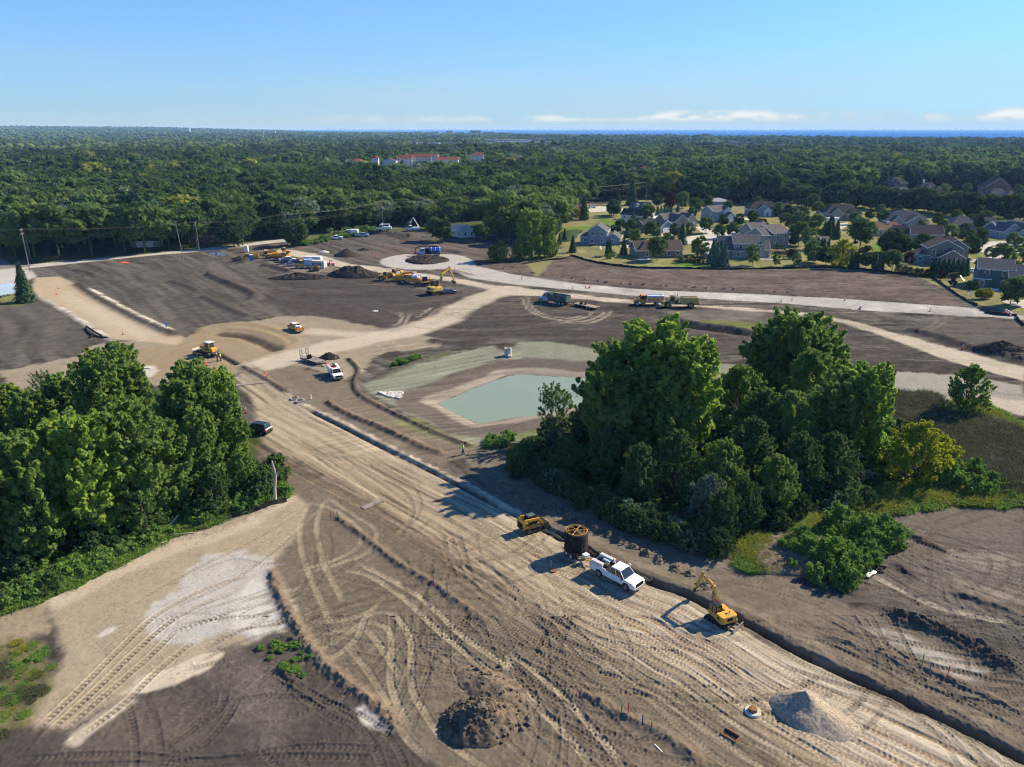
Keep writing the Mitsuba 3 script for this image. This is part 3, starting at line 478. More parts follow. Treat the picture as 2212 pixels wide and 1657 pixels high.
    if r is not None:
        i, s, t, e = r
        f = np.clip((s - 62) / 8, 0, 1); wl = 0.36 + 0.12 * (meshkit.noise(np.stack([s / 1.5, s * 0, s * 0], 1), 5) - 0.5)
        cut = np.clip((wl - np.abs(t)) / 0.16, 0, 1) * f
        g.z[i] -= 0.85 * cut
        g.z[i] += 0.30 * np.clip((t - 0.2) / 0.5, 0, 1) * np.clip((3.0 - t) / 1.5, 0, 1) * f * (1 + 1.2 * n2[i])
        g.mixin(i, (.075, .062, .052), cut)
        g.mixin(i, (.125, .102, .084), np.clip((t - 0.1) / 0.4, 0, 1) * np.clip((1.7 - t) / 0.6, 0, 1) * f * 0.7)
    for L, w, ph in (([(-36.38,121.11),(-27.11,112),(-18.01,102.29),(-10.6,94.7),(-7.09,91.43)] + [(0.59,82.68),(3.14,79.96)], 0.62, 1), ([(-136.07,208.55),(-111.9,183.88),(-93.32,164.09)], .75, 0), ([(-125.69,217.19),(-101.96,191.48),(-83.78,173.03)], .75, 0)):
        r = g.near(L, 2.5)
        if r is None: continue
        i, s, t, e = r
        wv = w * (1 + 0.22 * np.sin(s * 2 * np.pi / 2.1) + 0.5 * n2[i])
        k = np.clip((wv - np.abs(t)) / 0.18, 0, 1)
        g.mixin(i, (.17, .155, .135), np.clip((wv + 0.7 - np.abs(t)) / 0.2, 0, 1) * 0.6)
        g.mixin(i, (.52, .485, .43) if ph == 0 else (.47, .40, .31), k * np.clip(.7 + 2.2 * n2[i], .15, 1))
        g.z[i] += (.24 if ph == 0 else .03) * k * (1 + 0.3 * np.sin(s * 2 * np.pi / 2.1))
    # fine unevenness everywhere
    rough = np.clip(1.25 - g.c.sum(1) * 1.1, 0.25, 1)
    f3 = meshkit.fbm(np.stack([x / 0.34, y / 0.34, x * 0], 1), 2, 51) - 0.5
    g.z += rough * 0.085 * f3 * (1 if step < .4 else .6)
    g.c *= np.clip(1 + 0.42 * f3 * rough * (1 if step < .4 else .4) + 0.25 * rough * n2, 0.5, 1.6)[:, None]
    if step < 0.25:
        pb = meshkit.noise(np.stack([x / .17, y / .17, x * 0], 1), 61); pale = np.clip((pb - .86) * 9, 0, 1) * np.clip(.4 + 2 * n1, 0, 1)
        g.c = g.c * (1 + .55 * pale[:, None]); g.z += .03 * pale; g.c *= (1 - .5 * np.clip((.13 - pb) * 9, 0, 1))[:, None]
    return np.clip(g.c, 0.01, 0.8), g.z

def tile(x0, x1, y0, y1, step, keep, drop=0.0):
    nx, ny = int((x1 - x0) / step) + 1, int((y1 - y0) / step) + 1
    X, Y = np.meshgrid(x0 + np.arange(nx) * step, y0 + np.arange(ny) * step)
    P = np.stack([X.ravel(), Y.ravel()], 1)
    m = keep(P); idx = -np.ones(len(P), int); idx[m] = np.arange(m.sum())
    i, j = np.meshgrid(np.arange(ny - 1), np.arange(nx - 1), indexing='ij'); a = (i * nx + j).ravel()
    q = np.stack([a, a + 1, a + nx + 1, a + nx], 1); q = idx[q]; q = q[(q >= 0).all(1)]
    P = P[m]; c, z = paint(P, step)
    return np.column_stack([P, z - drop]), np.vstack([q[:, [0, 1, 2]], q[:, [0, 2, 3]]]), c

def fov(P, margin): return np.abs(P[:, 0]) < 0.74 * (P[:, 1] + 18) + margin
vs, fs, cs, at = [], [], [], 0
for args in ((-63, 63, 38, 62, 0.088, lambda P: fov(P, 3)), (-90, 90, 61.8, 100, 0.15, lambda P: fov(P, 4)), (-130, 130, 99.5, 155, 0.32, lambda P: fov(P, 6), 0.01), (-290, 290, 154, 345, 0.75, lambda P: fov(P, 10), 0.02), (-460, 460, 343, 560, 2.5, lambda P: fov(P, 20), 0.05)):
    v, f, c = tile(*args); vs.append(v); fs.append(f + at); cs.append(c); at += len(v)
GV, GF, GC = np.vstack(vs), np.vstack(fs), np.vstack(cs)
from scipy.spatial import cKDTree as _K
_gt = _K(GV[:, :2])
def gz(x, y):
    if abs(x) > 0.74 * (y + 18) + 3 or y > 556 or y < 37: return 0.0
    return float(GV[_gt.query([x, y])[1], 2])
def gzs(P): return np.where((np.abs(P[:, 0]) < 0.74 * (P[:, 1] + 18) + 3) & (P[:, 1] < 556), GV[_gt.query(P)[1], 2], 0.0)

def clods(p, n, uv):
    return 0.035 * fbm(p.x * 2.6, p.y * 2.6, p.z * 2.0, octaves=4)
def speck(p, n, uv):
    k = fbm(p.x * 7.3, p.y * 7.3, 0.0, octaves=3)
    return smoothstep(0.50, 0.78, k) * 0.34 * smoothstep(.35, .6, fbm(p.x * .4, p.y * .4, 3.0, octaves=2))
scene['soil'] = {'type': 'bumpmap', 'scale': 1.0, 'arbitrary': proc(clods, 0.05), 'bsdf': {'type': 'blendbsdf', 'weight': proc(speck),
    'a': {'type': 'diffuse', 'reflectance': {'type': 'mesh_attribute', 'name': 'vertex_color'}}, 'b': {'type': 'diffuse', 'reflectance': rgb((.075, .062, .05))}}}
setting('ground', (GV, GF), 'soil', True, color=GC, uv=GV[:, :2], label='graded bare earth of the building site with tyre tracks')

# ---------------------------------------------------------------- pond
def ripple(p, n, uv): return 0.006 * fbm(p.x * 1.5, p.y * 1.5, 0.0, octaves=2)
scene['pond_water'] = {'type': 'principled', 'base_color': proc(lambda p, n, uv: mix((.185, .240, .175), (.215, .250, .172), fbm(p.x * .12, p.y * .3, 0.0))), 'roughness': 0.2, 'specular': 0.3}
from shapely.geometry import Polygon as _Pg
_w = trimesh.creation.triangulate_polygon(_Pg(smoothline(WATER + WATER[:1], 1.0)).buffer(1.6), engine='earcut')
setting('pond', (np.column_stack([_w[0], np.full(len(_w[0]), WATER_Z)]), _w[1]), 'pond_water', False, label='still milky green water of the new basin')

# ---------------------------------------------------------------- land beyond, lake
az = np.radians(np.concatenate([[-70, -55], np.arange(-45, 46, 0.5), [55, 70]]))
SHORE_AZ = np.degrees([math.atan((u - 1105.5) / 1587 / 0.945) for u in (0, 300, 430, 560, 700, 900, 1000, 1250, 1500, 1800, 2000, 2100, 2211)])
SHORE_R = [14000, 14000, 13500, 12000, 9500, 6600, 5600, 4600, 4100, 3700, 3700, 3500, 3650]
def shore(a): return np.interp(np.degrees(a), SHORE_AZ, SHORE_R)
def land(x, y):
    """height of the land beyond the site"""
    r = np.hypot(x, y); a = np.arctan2(x, y)
    left = np.interp(np.degrees(a), [-40, -33, -24, -19, -14], [1.0, 0.95, 0.75, 0.35, 0.0])
    return 66 * left * np.clip((r - 3500) / 7000, 0, 1) ** 1.3 - 5.0 * (r < 530)
rr = np.concatenate([np.linspace(0.0, 1.0, 46) ** 2.2])
R = 20 + rr[None, :] * (shore(az)[:, None] - 20)
X, Y = R * np.sin(az)[:, None], R * np.cos(az)[:, None]
v = np.column_stack([X.ravel(), Y.ravel(), (land(X, Y) - 0.3).ravel()]); n_ = R.shape[1]
i, j = np.meshgrid(np.arange(len(az) - 1), np.arange(n_ - 1), indexing='ij'); a_ = (i * n_ + j).ravel()
q = np.stack([a_, a_ + n_, a_ + n_ + 1, a_ + 1], 1)
scene['woodland_ground'] = {'type': 'diffuse', 'reflectance': proc(lambda p, n, uv: mix((.022, .035, .014), (.05, .065, .025), fbm(p.x * .02, p.y * .02, 0.0)))}
setting('terrain', (v, q[:, ::-1]), 'woodland_ground', True, label='wooded flat land running out to the lake')
scene['lake_water'] = {'type': 'diffuse', 'reflectance': rgb((.004, .095, .40))}
setting('lake', (np.array([[-35500, 900, -6.0], [35500, 900, -6], [35500, 45000, -6], [-35500, 45000, -6]]), np.array([[0, 1, 2, 3]])), 'lake_water', False, label='deep blue lake along the horizon')

# ---------------------------------------------------------------- foliage
def leafmat(name, a, b, c, trans=0.35, s=0.11):
    """leaf colours differ from tree to tree and from spray to spray"""
    def f(p, n, uv):
        big = cell_rand(dr.floor(p.x * s), dr.floor(p.y * s), 7)
        t = noise(p.x * 0.9, p.y * 0.9, p.z * 0.9)
        return mix(mix(a, b, big), c, smoothstep(0.5, 0.95, t) * 0.6)
    scene[name] = {'type': 'principledthin', 'base_color': proc(f), 'roughness': 0.45, 'diff_trans': 2 * trans, 'spec_trans': 0.0, 'eta': 1.4}
leafmat('leaf_dark', (0.055, 0.094, 0.039), (0.068, 0.112, 0.044), (0.083, 0.130, 0.049), 0.35)
leafmat('leaf_mid', (0.086, 0.146, 0.049), (0.104, 0.169, 0.055), (0.127, 0.195, 0.060), 0.42)
leafmat('leaf_light', (0.137, 0.215, 0.065), (0.163, 0.234, 0.068), (0.189, 0.267, 0.073), 0.45)
leafmat('leaf_yellow', (0.275, 0.275, 0.039), (0.330, 0.317, 0.041), (0.220, 0.261, 0.041), 0.4)
leafmat('leaf_yellow2', (.27, .31, .035), (.31, .34, .04), (.36, .38, .045), 0.48)
leafmat('leaf_near', (0.156, 0.254, 0.065), (0.195, 0.286, 0.070), (0.240, 0.325, 0.078), 0.5)
leafmat('leaf_near2', (0.215, 0.338, 0.068), (0.247, 0.364, 0.068), (0.286, 0.390, 0.073), 0.5)
leafmat('leaf_gold', (.21, .26, .055), (.25, .27, .055), (.34, .30, .045), 0.4)
leafmat('leaf_blue', (0.086, 0.160, 0.108), (0.108, 0.176, 0.125), (0.118, 0.204, 0.151), 0.2)
leafmat('leaf_spruce', (0.047, 0.099, 0.047), (0.065, 0.116, 0.060), (0.077, 0.138, 0.065), 0.2)
leafmat('leaf_grey', (0.170, 0.224, 0.134), (0.205, 0.251, 0.152), (0.224, 0.277, 0.170), 0.3)
leafmat('leaf_purple', (0.055, 0.028, 0.030), (0.068, 0.033, 0.036), (0.076, 0.041, 0.036), 0.3)
leafmat('leaf_weed', (.135, .255, .062), (.155, .27, .064), (.20, .30, .07), 0.45)
leafmat('leaf_grass', (.16, .29, .065), (.20, .31, .07), (.27, .32, .075), 0.45)
leafmat('leaf_reed', (.10, .115, .062), (.15, .145, .10), (.23, .215, .17), 0.3)

def leaves(cen, nrm, size, rng, long=1.5, curl=0.25, tilt=0.6):
    """one folded rhombus (two triangles) for each centre"""
    n = len(cen)
    nrm = nrm + tilt * rng.normal(size=(n, 3)); nrm /= np.linalg.norm(nrm, axis=1, keepdims=True) + 1e-9
    a = np.cross(nrm, rng.normal(size=(n, 3))); a /= np.linalg.norm(a, axis=1, keepdims=True) + 1e-9
    b = np.cross(nrm, a); s = (size * rng.uniform(0.5, 1.55, n))[:, None] * 0.5
    v = np.stack([cen - a * s * long, cen - b * s + nrm * s * curl, cen + a * s * long, cen + b * s + nrm * s * curl], 1).reshape(-1, 3)
    k = np.arange(n)[:, None] * 4
    return v, np.concatenate([k + [0, 1, 2], k + [0, 2, 3]], 0)

def join(parts):
    vs, fs, at = [], [], 0
    for v, f in parts: vs.append(v); fs.append(np.asarray(f) + at); at += len(v)
    return np.vstack(vs), np.vstack(fs)

def crown_blobs(rng, n, H, R, base, kind):
    """lumps that make up a crown: centres and radii"""
    out = []
    for k in range(n):
        t = (k + 0.5) / n if kind != 'round' else rng.uniform(0, 1)
        h = base + (H - base) * t
        u = (h - base) / (H - base)
        prof = {'round': math.sqrt(max(0.05, 1 - (2 * u - 0.9) ** 2)), 'oval': math.sin(math.pi * min(1, 0.10 + 0.86 * u)) ** 0.6, 'column': (math.sin(math.pi * min(1, 0.12 + 0.84 * u)) ** 0.45), 'cone': (1.05 - u)}[kind]
        a = k * 2.39996 + rng.uniform(-0.5, 0.5); d = prof * R * (0.45 + 0.55 * math.sqrt(rng.uniform(0.05, 1)))
        r = R * rng.uniform(0.20, 0.44) * (0.75 + 0.35 * prof) * (min(1.0, 36 / n) ** 0.33)
        d = max(0, min(d, prof * R - 0.35 * r))
        out.append((d * math.cos(a), d * math.sin(a), min(h, H - 0.7 * r), r))
    return np.array(out)

def leafy(rng, blobs, per, size, squash=0.8, tilt=0.7, inner=0.25):
    """sprays of leaves over the lumps"""
    k = np.repeat(np.arange(len(blobs)), np.maximum(8, (per * (blobs[:, 3] / blobs[:, 3].mean()) ** 2)).astype(int))
    n = len(k); d = rng.normal(size=(n, 3)); d /= np.linalg.norm(d, axis=1, keepdims=True)
    flip = (d[:, 2] < -0.25) & (rng.uniform(size=n) < 0.75); d[flip, 2] *= -1
    rad = blobs[k, 3] * (1 - inner * rng.uniform(0, 1, n) ** 1.5) * rng.uniform(0.72, 1.28, n)
    c = blobs[k, :3] + d * rad[:, None] * [1, 1, squash]
    return leaves(c, d + [0, 0, 0.35], size, rng, tilt=tilt)

def core(rng, blobs, f=0.62, sub=1):
    """opaque balls for the lumps, added inside leafy crowns to block light"""
    ico = trimesh.creation.icosphere(sub); out = []
    for b in blobs:
        v = ico.vertices * rng.uniform(0.75, 1.1, (len(ico.vertices), 1)) * b[3] * f + b[:3]; out.append((v, ico.faces))
    return join(out)

def wood(rng, blobs, H, r0, base, lean=0.02, every=1):
    m = [tube(np.array([[0, 0, -0.3], [rng.normal() * lean * H, rng.normal() * lean * H, H * 0.45], [rng.normal() * lean * H * 1.5, rng.normal() * lean * H * 1.5, H * 0.86]]), [r0, r0 * 0.62, r0 * 0.12], 7)]
    for b in blobs[::every]:
        h = max(base * 0.7, b[2] - 0.9 * np.hypot(b[0], b[1]) - 0.6)
        m.append(tube(np.array([[0, 0, h], [b[0] * 0.5, b[1] * 0.5, h + (b[2] - h) * 0.42], b[:3]]), [r0 * 0.36, r0 * 0.22, r0 * 0.08], 5))
    return trimesh.util.concatenate(m)

GROUPS = {}
def spray_tree(name, seed, H, R, base, n, per, size, bsdf, prof, bark='bark', r0=0.25, up=0.8, ln=(1.3, 2.6), rad=.42, inner=.5, tips=6):
    """upright limbs ending in feathery sprays, with gaps between them"""
    rng = np.random.default_rng(seed); cs, ns, ends = [], [], []
    lean = rng.normal(size=2) * .04 * H
    for k in range(n + tips):
        u = rng.uniform(0, 1) ** .85 if k < n else rng.uniform(.9, 1.05)
        a = k * 2.39996 + rng.normal() * .4; rr = prof(min(u, 1)) * R * (rng.uniform(.35, 1.0) ** .5 if k < n else .5) * rng.uniform(.8, 1.2) * (.72 + .55 * float(meshkit.noise(np.array([math.cos(a) * 1.4 + seed, math.sin(a) * 1.4, u * 3.5]), seed)))
        tip = np.array([rr * math.cos(a) + lean[0] * u, rr * math.sin(a) + lean[1] * u, base + (H - base) * u]); o = np.array([math.cos(a), math.sin(a), 0.0])
        d = o * rng.uniform(.35, 1.0) + np.array([0, 0, up * rng.uniform(.5, 1.3)]) + rng.normal(size=3) * .15; d /= np.linalg.norm(d); L = rng.uniform(*ln)
        m = int(per * L / ln[1]); t = rng.uniform(0, 1, m) ** .8; w = rad * (1.15 - .85 * t) * rng.uniform(.6, 1.2)
        q = rng.normal(size=(m, 3)); q -= (q @ d)[:, None] * d; c = tip + d * ((t - .75) * L)[:, None] + q * w[:, None] * .8; c[:, 2] -= .12 * (q ** 2).sum(1) * w
        cs.append(c); ns.append(q * .7 + d * .5 + [0, 0, .5]); ends.append(tip - d * L * .6)
    c, nr = np.vstack(cs), np.vstack(ns); c[:, 2] = np.maximum(c[:, 2], .15)
    bl = crown_blobs(rng, 14, H * .9, R * inner, base + .5, 'oval')
    E = np.array(ends)[::3]; w = wood(rng, np.column_stack([E, np.ones(len(E))]), H, r0, base)
    GROUPS[name] = {'crown': mikit.ply(join([leaves(c, nr, size, rng, tilt=.75, long=1.35), core(rng, bl, .62)]), bsdf), 'trunk': mikit.ply(w, bark, smooth=True), 'H': H}
def tree_kind(name, seed, H, R, base, nb, per, size, bsdf, kind='oval', squash=0.8, bark='bark', cores=True, r0=0.25, tilt=0.7, every=1):
    rng = np.random.default_rng(seed)
    bl = crown_blobs(rng, nb, H, R, base, kind)
    ls = leafy(rng, bl, per, size, squash, tilt)
    parts = [ls] + ([core(rng, bl)] if cores else [])
    w = wood(rng, bl, H, r0, base, every=every)
    GROUPS[name] = {'crown': mikit.ply(join(parts), bsdf), 'trunk': mikit.ply(w, bark, smooth=True), 'H': H}

def spruce_kind(name, seed, H, R, bsdf, n=1500, size=0.5, base=0.06, droop=0.35):
    rng = np.random.default_rng(seed)
    t = rng.uniform(0, 1, n) ** 1.25; tier = np.round(t * 16) / 16 + rng.normal(size=n) * 0.012
    a = rng.uniform(0, 2 * np.pi, n); lobe = 0.82 + 0.18 * np.sin(a * 7 + tier * 40)
    rmax = R * np.maximum(1.02 - tier, .01) ** .8 * lobe; rad = rmax * rng.uniform(0.25, 1.12, n)
    z = H * (base + (1 - base) * tier) - droop * rad * 0.6
    c = np.column_stack([rad * np.cos(a), rad * np.sin(a), z]); d = np.column_stack([np.cos(a), np.sin(a), 0.7 + 0 * a])
    m = join([leaves(c, d, size, rng, long=1.9, tilt=0.35), (trimesh.creation.cone(R * 0.42, H * 0.85, sections=10).vertices + [0, 0, H * base], trimesh.creation.cone(R * 0.42, H * 0.85, sections=10).faces)])
    GROUPS[name] = {'crown': mikit.ply(m, bsdf), 'trunk': mikit.ply(tube([[0, 0, -0.2], [0, 0, H * 0.5], [0, 0, H * 0.93]], [0.016 * H, 0.01 * H, 0.002 * H], 6), 'bark', smooth=True), 'H': H}

def plant(kind, loc, name, label, cat, s=1.0, rz=0.0, group=None, hs=1.0, trunk=True):
    k = key_of(name); g = GROUPS[kind]
    z = loc[2] if len(loc) > 2 else gz(loc[0], loc[1])
    w = T().translate([float(loc[0]), float(loc[1]), float(z)]).rotate([0, 0, 1], rz).scale([s, s, s * hs])
    place[k] = w; labels[k] = {'label': label, 'category': cat}
    if group: labels[k]['group'] = group
    scene[k + '__crown'] = {**g['crown'], 'to_world': w}
    if trunk: scene[k + '__trunk'] = {**g['trunk'], 'to_world': w}
    return k

# near trees of the two woods: (H about 16 m)
PO = lambda u: math.sin(math.pi * min(1, .14 + .68 * u)) ** .55
PC = lambda u: math.sin(math.pi * min(1, .18 + .66 * u)) ** .5 * (1 - .12 * u)
PR = lambda u: math.sqrt(max(.08, 1 - (2 * u - .85) ** 2 * .8))
for q in range(3):
    spray_tree('cottonwood%d' % q, 100 + q, 17.5, 5.2, 1.6, 230, 62, .50, ['leaf_near', 'leaf_near2', 'leaf_near'][q], PO, 'bark', .30, .9, (1.4, 3.0), .55, .55, 10)
    spray_tree('maple%d' % q, 110 + q, 16.5, 3.9, .8, 210, 58, .46, ['leaf_near', 'leaf_near2', 'leaf_near'][q], PC, 'bark_pale' if q == 1 else 'bark', .22, .7, (1.2, 2.5), .5, .5, 9)
    spray_tree('willow%d' % q, 120 + q, 12.0, 4.4, .5, 200, 74, .30, ['leaf_mid', 'leaf_near', 'leaf_grey'][q], PR, 'bark', .24, .9, (1.0, 2.2), .42, .55, 12)
spray_tree('goldtree', 131, 8.5, 4.2, .5, 130, 80, .27, 'leaf_yellow2', PR, 'bark', .2, .5, (.9, 2.0), .5, .22, 6)
spray_tree('sparse', 132, 10.0, 3.0, 1.0, 60, 44, .26, 'leaf_mid', PO, 'bark', .12, 1.0, (1.2, 2.6), .3, .12, 6)
for q, b in enumerate(('leaf_mid', 'leaf_dark', 'leaf_grey', 'leaf_weed')):
    spray_tree('shrub%d' % q, 140 + q, 3.0, 2.0, .1, 46, 34, .24, b, PR, 'bark', .06, .8, (.6, 1.4), .3, .4, 5)
# garden and street trees, conifers
for q, b in enumerate(('leaf_dark', 'leaf_mid', 'leaf_light', 'leaf_yellow', 'leaf_purple')):
    tree_kind('garden%d' % q, 150 + q, 9.0, 3.6, 1.5, 30, 75, 0.50, b, 'round', 0.85, 'bark', True, 0.16, 0.8, 3)
tree_kind('oak', 156, 12.0, 5.6, 2.0, 36, 80, 0.62, 'leaf_dark', 'round', 0.85, 'bark', True, 0.3, 0.8, 3)
tree_kind('young', 157, 6.0, 1.9, 1.2, 16, 70, 0.34, 'leaf_light', 'oval', 0.9, 'bark', True, 0.09, 0.8, 3)
spruce_kind('spruce', 160, 10.0, 3.0, 'leaf_spruce', 1500, 0.55)
spruce_kind('blue_spruce', 161, 8.5, 2.5, 'leaf_blue', 1500, 0.48)
spruce_kind('arbor', 162, 4.5, 0.95, 'leaf_spruce', 700, 0.32, 0.0, 0.0)

# ---- the far wood: crowns only, each an instance
FAR = {}
def far_kind(name, seed, H, R, nb, per, size, bsdf, base=None, corefaces=1):
    rng = np.random.default_rng(seed); base = H * 0.35 if base is None else base
    bl = crown_blobs(rng, nb, H, R, base, 'round')
    if per:
        m = join([leafy(rng, bl, per, size, 0.8, 0.6), core(rng, bl, 0.75, 0)])
    else:
        m = core(rng, bl, 1.0)
    m = join([m, (tube([[0, 0, -1], [0, 0, H * 0.6]], [0.3, 0.2], 4).vertices, tube([[0, 0, -1], [0, 0, H * 0.6]], [0.3, 0.2], 4).faces)])
    scene['group_' + name] = {'type': 'shapegroup', 'tree': mikit.ply(m, bsdf)}
    FAR[name] = H
COL = ['leaf_dark', 'leaf_mid', 'leaf_dark', 'leaf_light', 'leaf_grey', 'leaf_gold', 'leaf_spruce']
for q, b in enumerate(COL):
    far_kind('wood_a%d' % q, 200 + q, 14, 6.4, 26, 30, 1.0, b)
    far_kind('wood_b%d' % q, 220 + q, 14, 6.2, 10, 12, 1.9, b)
    far_kind('wood_c%d' % q, 240 + q, 13, 10.5, 3, 0, 0, b)

SITE_EDGE = [(-343.14,322),(-179.87,273.04),(-164.97,274.06),(-136.24,286.95),(-107.97,316.51),(-86.98,344.33),(-47.2,369.83),(-20.95,352.45),(-1.11,322),(15.7,296.2),(20.73,352.45),(40.88,428.53),(65.27,495.21),(102.08,529.28),(127.44,476.73),(178.68,488.9),(211.34,495.21),(235.49,508.31),(308.04,643.61),(362.94,665.59),(472.15,701.47),(736.64,714.28)]
SITE_EDGE = [(-2000, SITE_EDGE[0][1])] + SITE_EDGE + [(2500, SITE_EDGE[-1][1])]
_ex = np.array([p[0] for p in SITE_EDGE]); _ey = np.array([p[1] for p in SITE_EDGE])
CLEAR = [[(12.21,259.42),(21.82,352.45),(47.94,488.9),(80.41,560),(55.49,399.2),(31.08,322),(19.93,264.13)]]   # glades: pond lawn, the mission garden, farm field
CLEAR += [[(-22.74,319),(-27.3,333.68),(-26.51,386.6),(-15.87,386.6),(-12.52,319)], [(-11.32,323.76),(-11.8,361.22),(-6.82,361.22),(-6.48,323.76)], [(-152.91,299.16),(-162.2,319),(-153.34,319),(-143.94,299.16)], [(-132.27,309.89),(-141.22,333.68),(-133.39,333.68),(-121.34,305.51)], [(43.96,428.66),(49.25,475.61),(69.9,462.96),(64.89,428.66)]]
STREETS = [[(-85.84,339.64),(-46.32,362.68),(-1.34,392.97),(43.14,438.41),(90.75,501.68),(130.67,540.41)], [(208.73,488.9),(296.27,540.41),(379.05,560)]]
FOREST_KEYS = []
def scatter():
    rng = np.random.default_rng(77)
    pts = []
    r = 250.0
    while r < 10500:
        sp = 8.6 if r < 560 else 9.6 if r < 900 else 12.5 if r < 1500 else 23 if r < 3200 else 50
        n = int(2 * math.radians(39) * r / sp)
        a = np.radians(np.linspace(-39, 39, n)) + rng.uniform(-0.42, 0.42, n) * sp / r
        rad = r + rng.uniform(-0.45, 0.45, n) * sp
        m = rad < shore(a) - 15
        pts.append(np.column_stack([rad * np.sin(a), rad * np.cos(a), rad])[m])
        r += sp * (1.0 if r < 3200 else 1.6)
    Q = np.vstack(pts); P = Q[:, :2]
    ok = P[:, 1] > np.interp(P[:, 0], _ex, _ey) + 3
    for c in CLEAR: ok &= ~inpoly(P, c)
    for s in STREETS: ok &= polydist(P, s, False) > 7
    for c in OPEN: ok &= ~((np.abs(P[:, 0] - c[0]) < c[2]) & (P[:, 1] > c[1] - c[3]) & (P[:, 1] < c[1] + 12))
    return Q[ok], rng
OPEN = []

MARKS = [(x / y, t) for (x, y), t in (((-199.87,296.2), 'the leftmost utility poles'), ((-170.15,274.06), 'the road junction'), ((-152.89,274.06), 'the low white shed'), ((-141.58,279.3), 'the parked driveway'), ((-129.56,290.36), 'the leaning pole'), ((-121.82,296.2), 'the site sign frame'), ((-109.26,308.59), 'the white toilet cabin'), ((-97.68,322), 'the parked scrapers'), ((-85.1,336.57), 'the road bend'), ((-69.2,352.45), 'the trucks on the road'), ((-50.6,360.94), 'the bucket truck'), ((-30.54,336.57), 'the roundabout'), ((-18.36,336.57), 'the small white house'), ((-2.99,308.59), 'the grey shed'), ((12.98,322), 'the cottonwood grove'), ((39.18,410.01), 'the garden pond'), ((77.7,459.54), 'the white dormer house'), ((118.57,488.9), 'the vinyl fence'), ((160.64,488.9), 'the hip roofed house'), ((208.73,488.9), 'the right hand houses'), ((286.53,522.11), 'the brick houses'), ((334.58,522.11), 'the far right street'))]
place_x = {}
def forest():
    P, rng = scatter()
    order = np.argsort(P[:, 2]); P = P[order]
    # colour follows drifts of kinds
    f = meshkit.noise(np.stack([P[:, 0] / 70, P[:, 1] / 90, P[:, 0] * 0], 1), 4) * 0.65 + 0.35 * rng.uniform(0, 1, len(P)); u = rng.uniform(0, 1, len(P))
    n_thing = 0
    zs = land(P[:, 0], P[:, 1])
    for k, (x, y, r) in enumerate(P):
        if f[k] < 0.34: c = 0
        elif f[k] < 0.56: c = 2 if u[k] < 0.45 else 1
        elif f[k] < 0.70: c = 1 if u[k] < 0.7 else 3
        else: c = 4 if u[k] < 0.25 else 3 if u[k] < 0.8 else 1
        if u[k] > 0.985: c = 5
        elif u[k] > 0.965: c = 6
        s = rng.uniform(0.62, 1.0) + .62 * rng.uniform() ** 2.2; hs = rng.uniform(0.85, 1.2) * (.55 + .45 / s)
        lod = 'a' if r < 640 else 'b' if r < 1500 else 'c'
        if lod == 'c': s *= 1.3 if r < 3200 else 2.4; hs *= 0.75 if r < 3200 else 0.45
        z = zs[k] if r > 530 else 0.0
        w = T().translate([float(x), float(y), float(z)]).rotate([0, 0, 1], float(rng.uniform(0, 360))).scale([s, s, s * hs])
        if n_thing < 270 and abs(x) < 0.74 * y and lod == 'a':
            n_thing += 1
            kk = key_of('woodland_tree')
            scene[kk] = {'type': 'instance', 'to_world': w, 'shapegroup': {'type': 'ref', 'id': 'group_wood_a%d' % c}}
            hue = ['dark green', 'mid green', 'deep green', 'bright green', 'greyish green', 'yellow green', 'blackish green'][c]
            size = 'tall' if s * hs > 1.1 else 'low' if s * hs < 0.85 else 'medium'
            lm = min(MARKS, key=lambda m: abs(m[0] - x / y)); row = 'front row' if y < np.interp(x, _ex, _ey) + 12 else 'second row' if y < np.interp(x, _ex, _ey) + 24 else 'rows further back'
            lb = '%s %s tree in %s behind %s' % (size, hue, row, lm[1])
            place_x[kk] = x / y
            labels[kk] = {'label': lb, 'category': 'tree', 'group': lb.replace(' tree ', ' trees ')}
        else:
            scene['forest__%d' % (1000 + k)] = {'type': 'instance', 'to_world': w, 'shapegroup': {'type': 'ref', 'id': 'group_wood_%s%d' % (lod, c)}}
    same = {}
    for k, v in labels.items():
        if k.startswith('woodland_tree'): same.setdefault(v['label'], []).append(k)
    for lb, ks in same.items():
        if len(ks) > 1:
            ks.sort(key=lambda k: place_x[k])
            for n, k in enumerate(ks): labels[k]['label'] = '%s, %s from left' % (lb.replace('rows further back', 'back rows'), NTH[n])
    labels['forest'] = {'kind': 'stuff', 'label': 'dense broadleaf wood reaching to the lake'}
    print('forest', len(P))


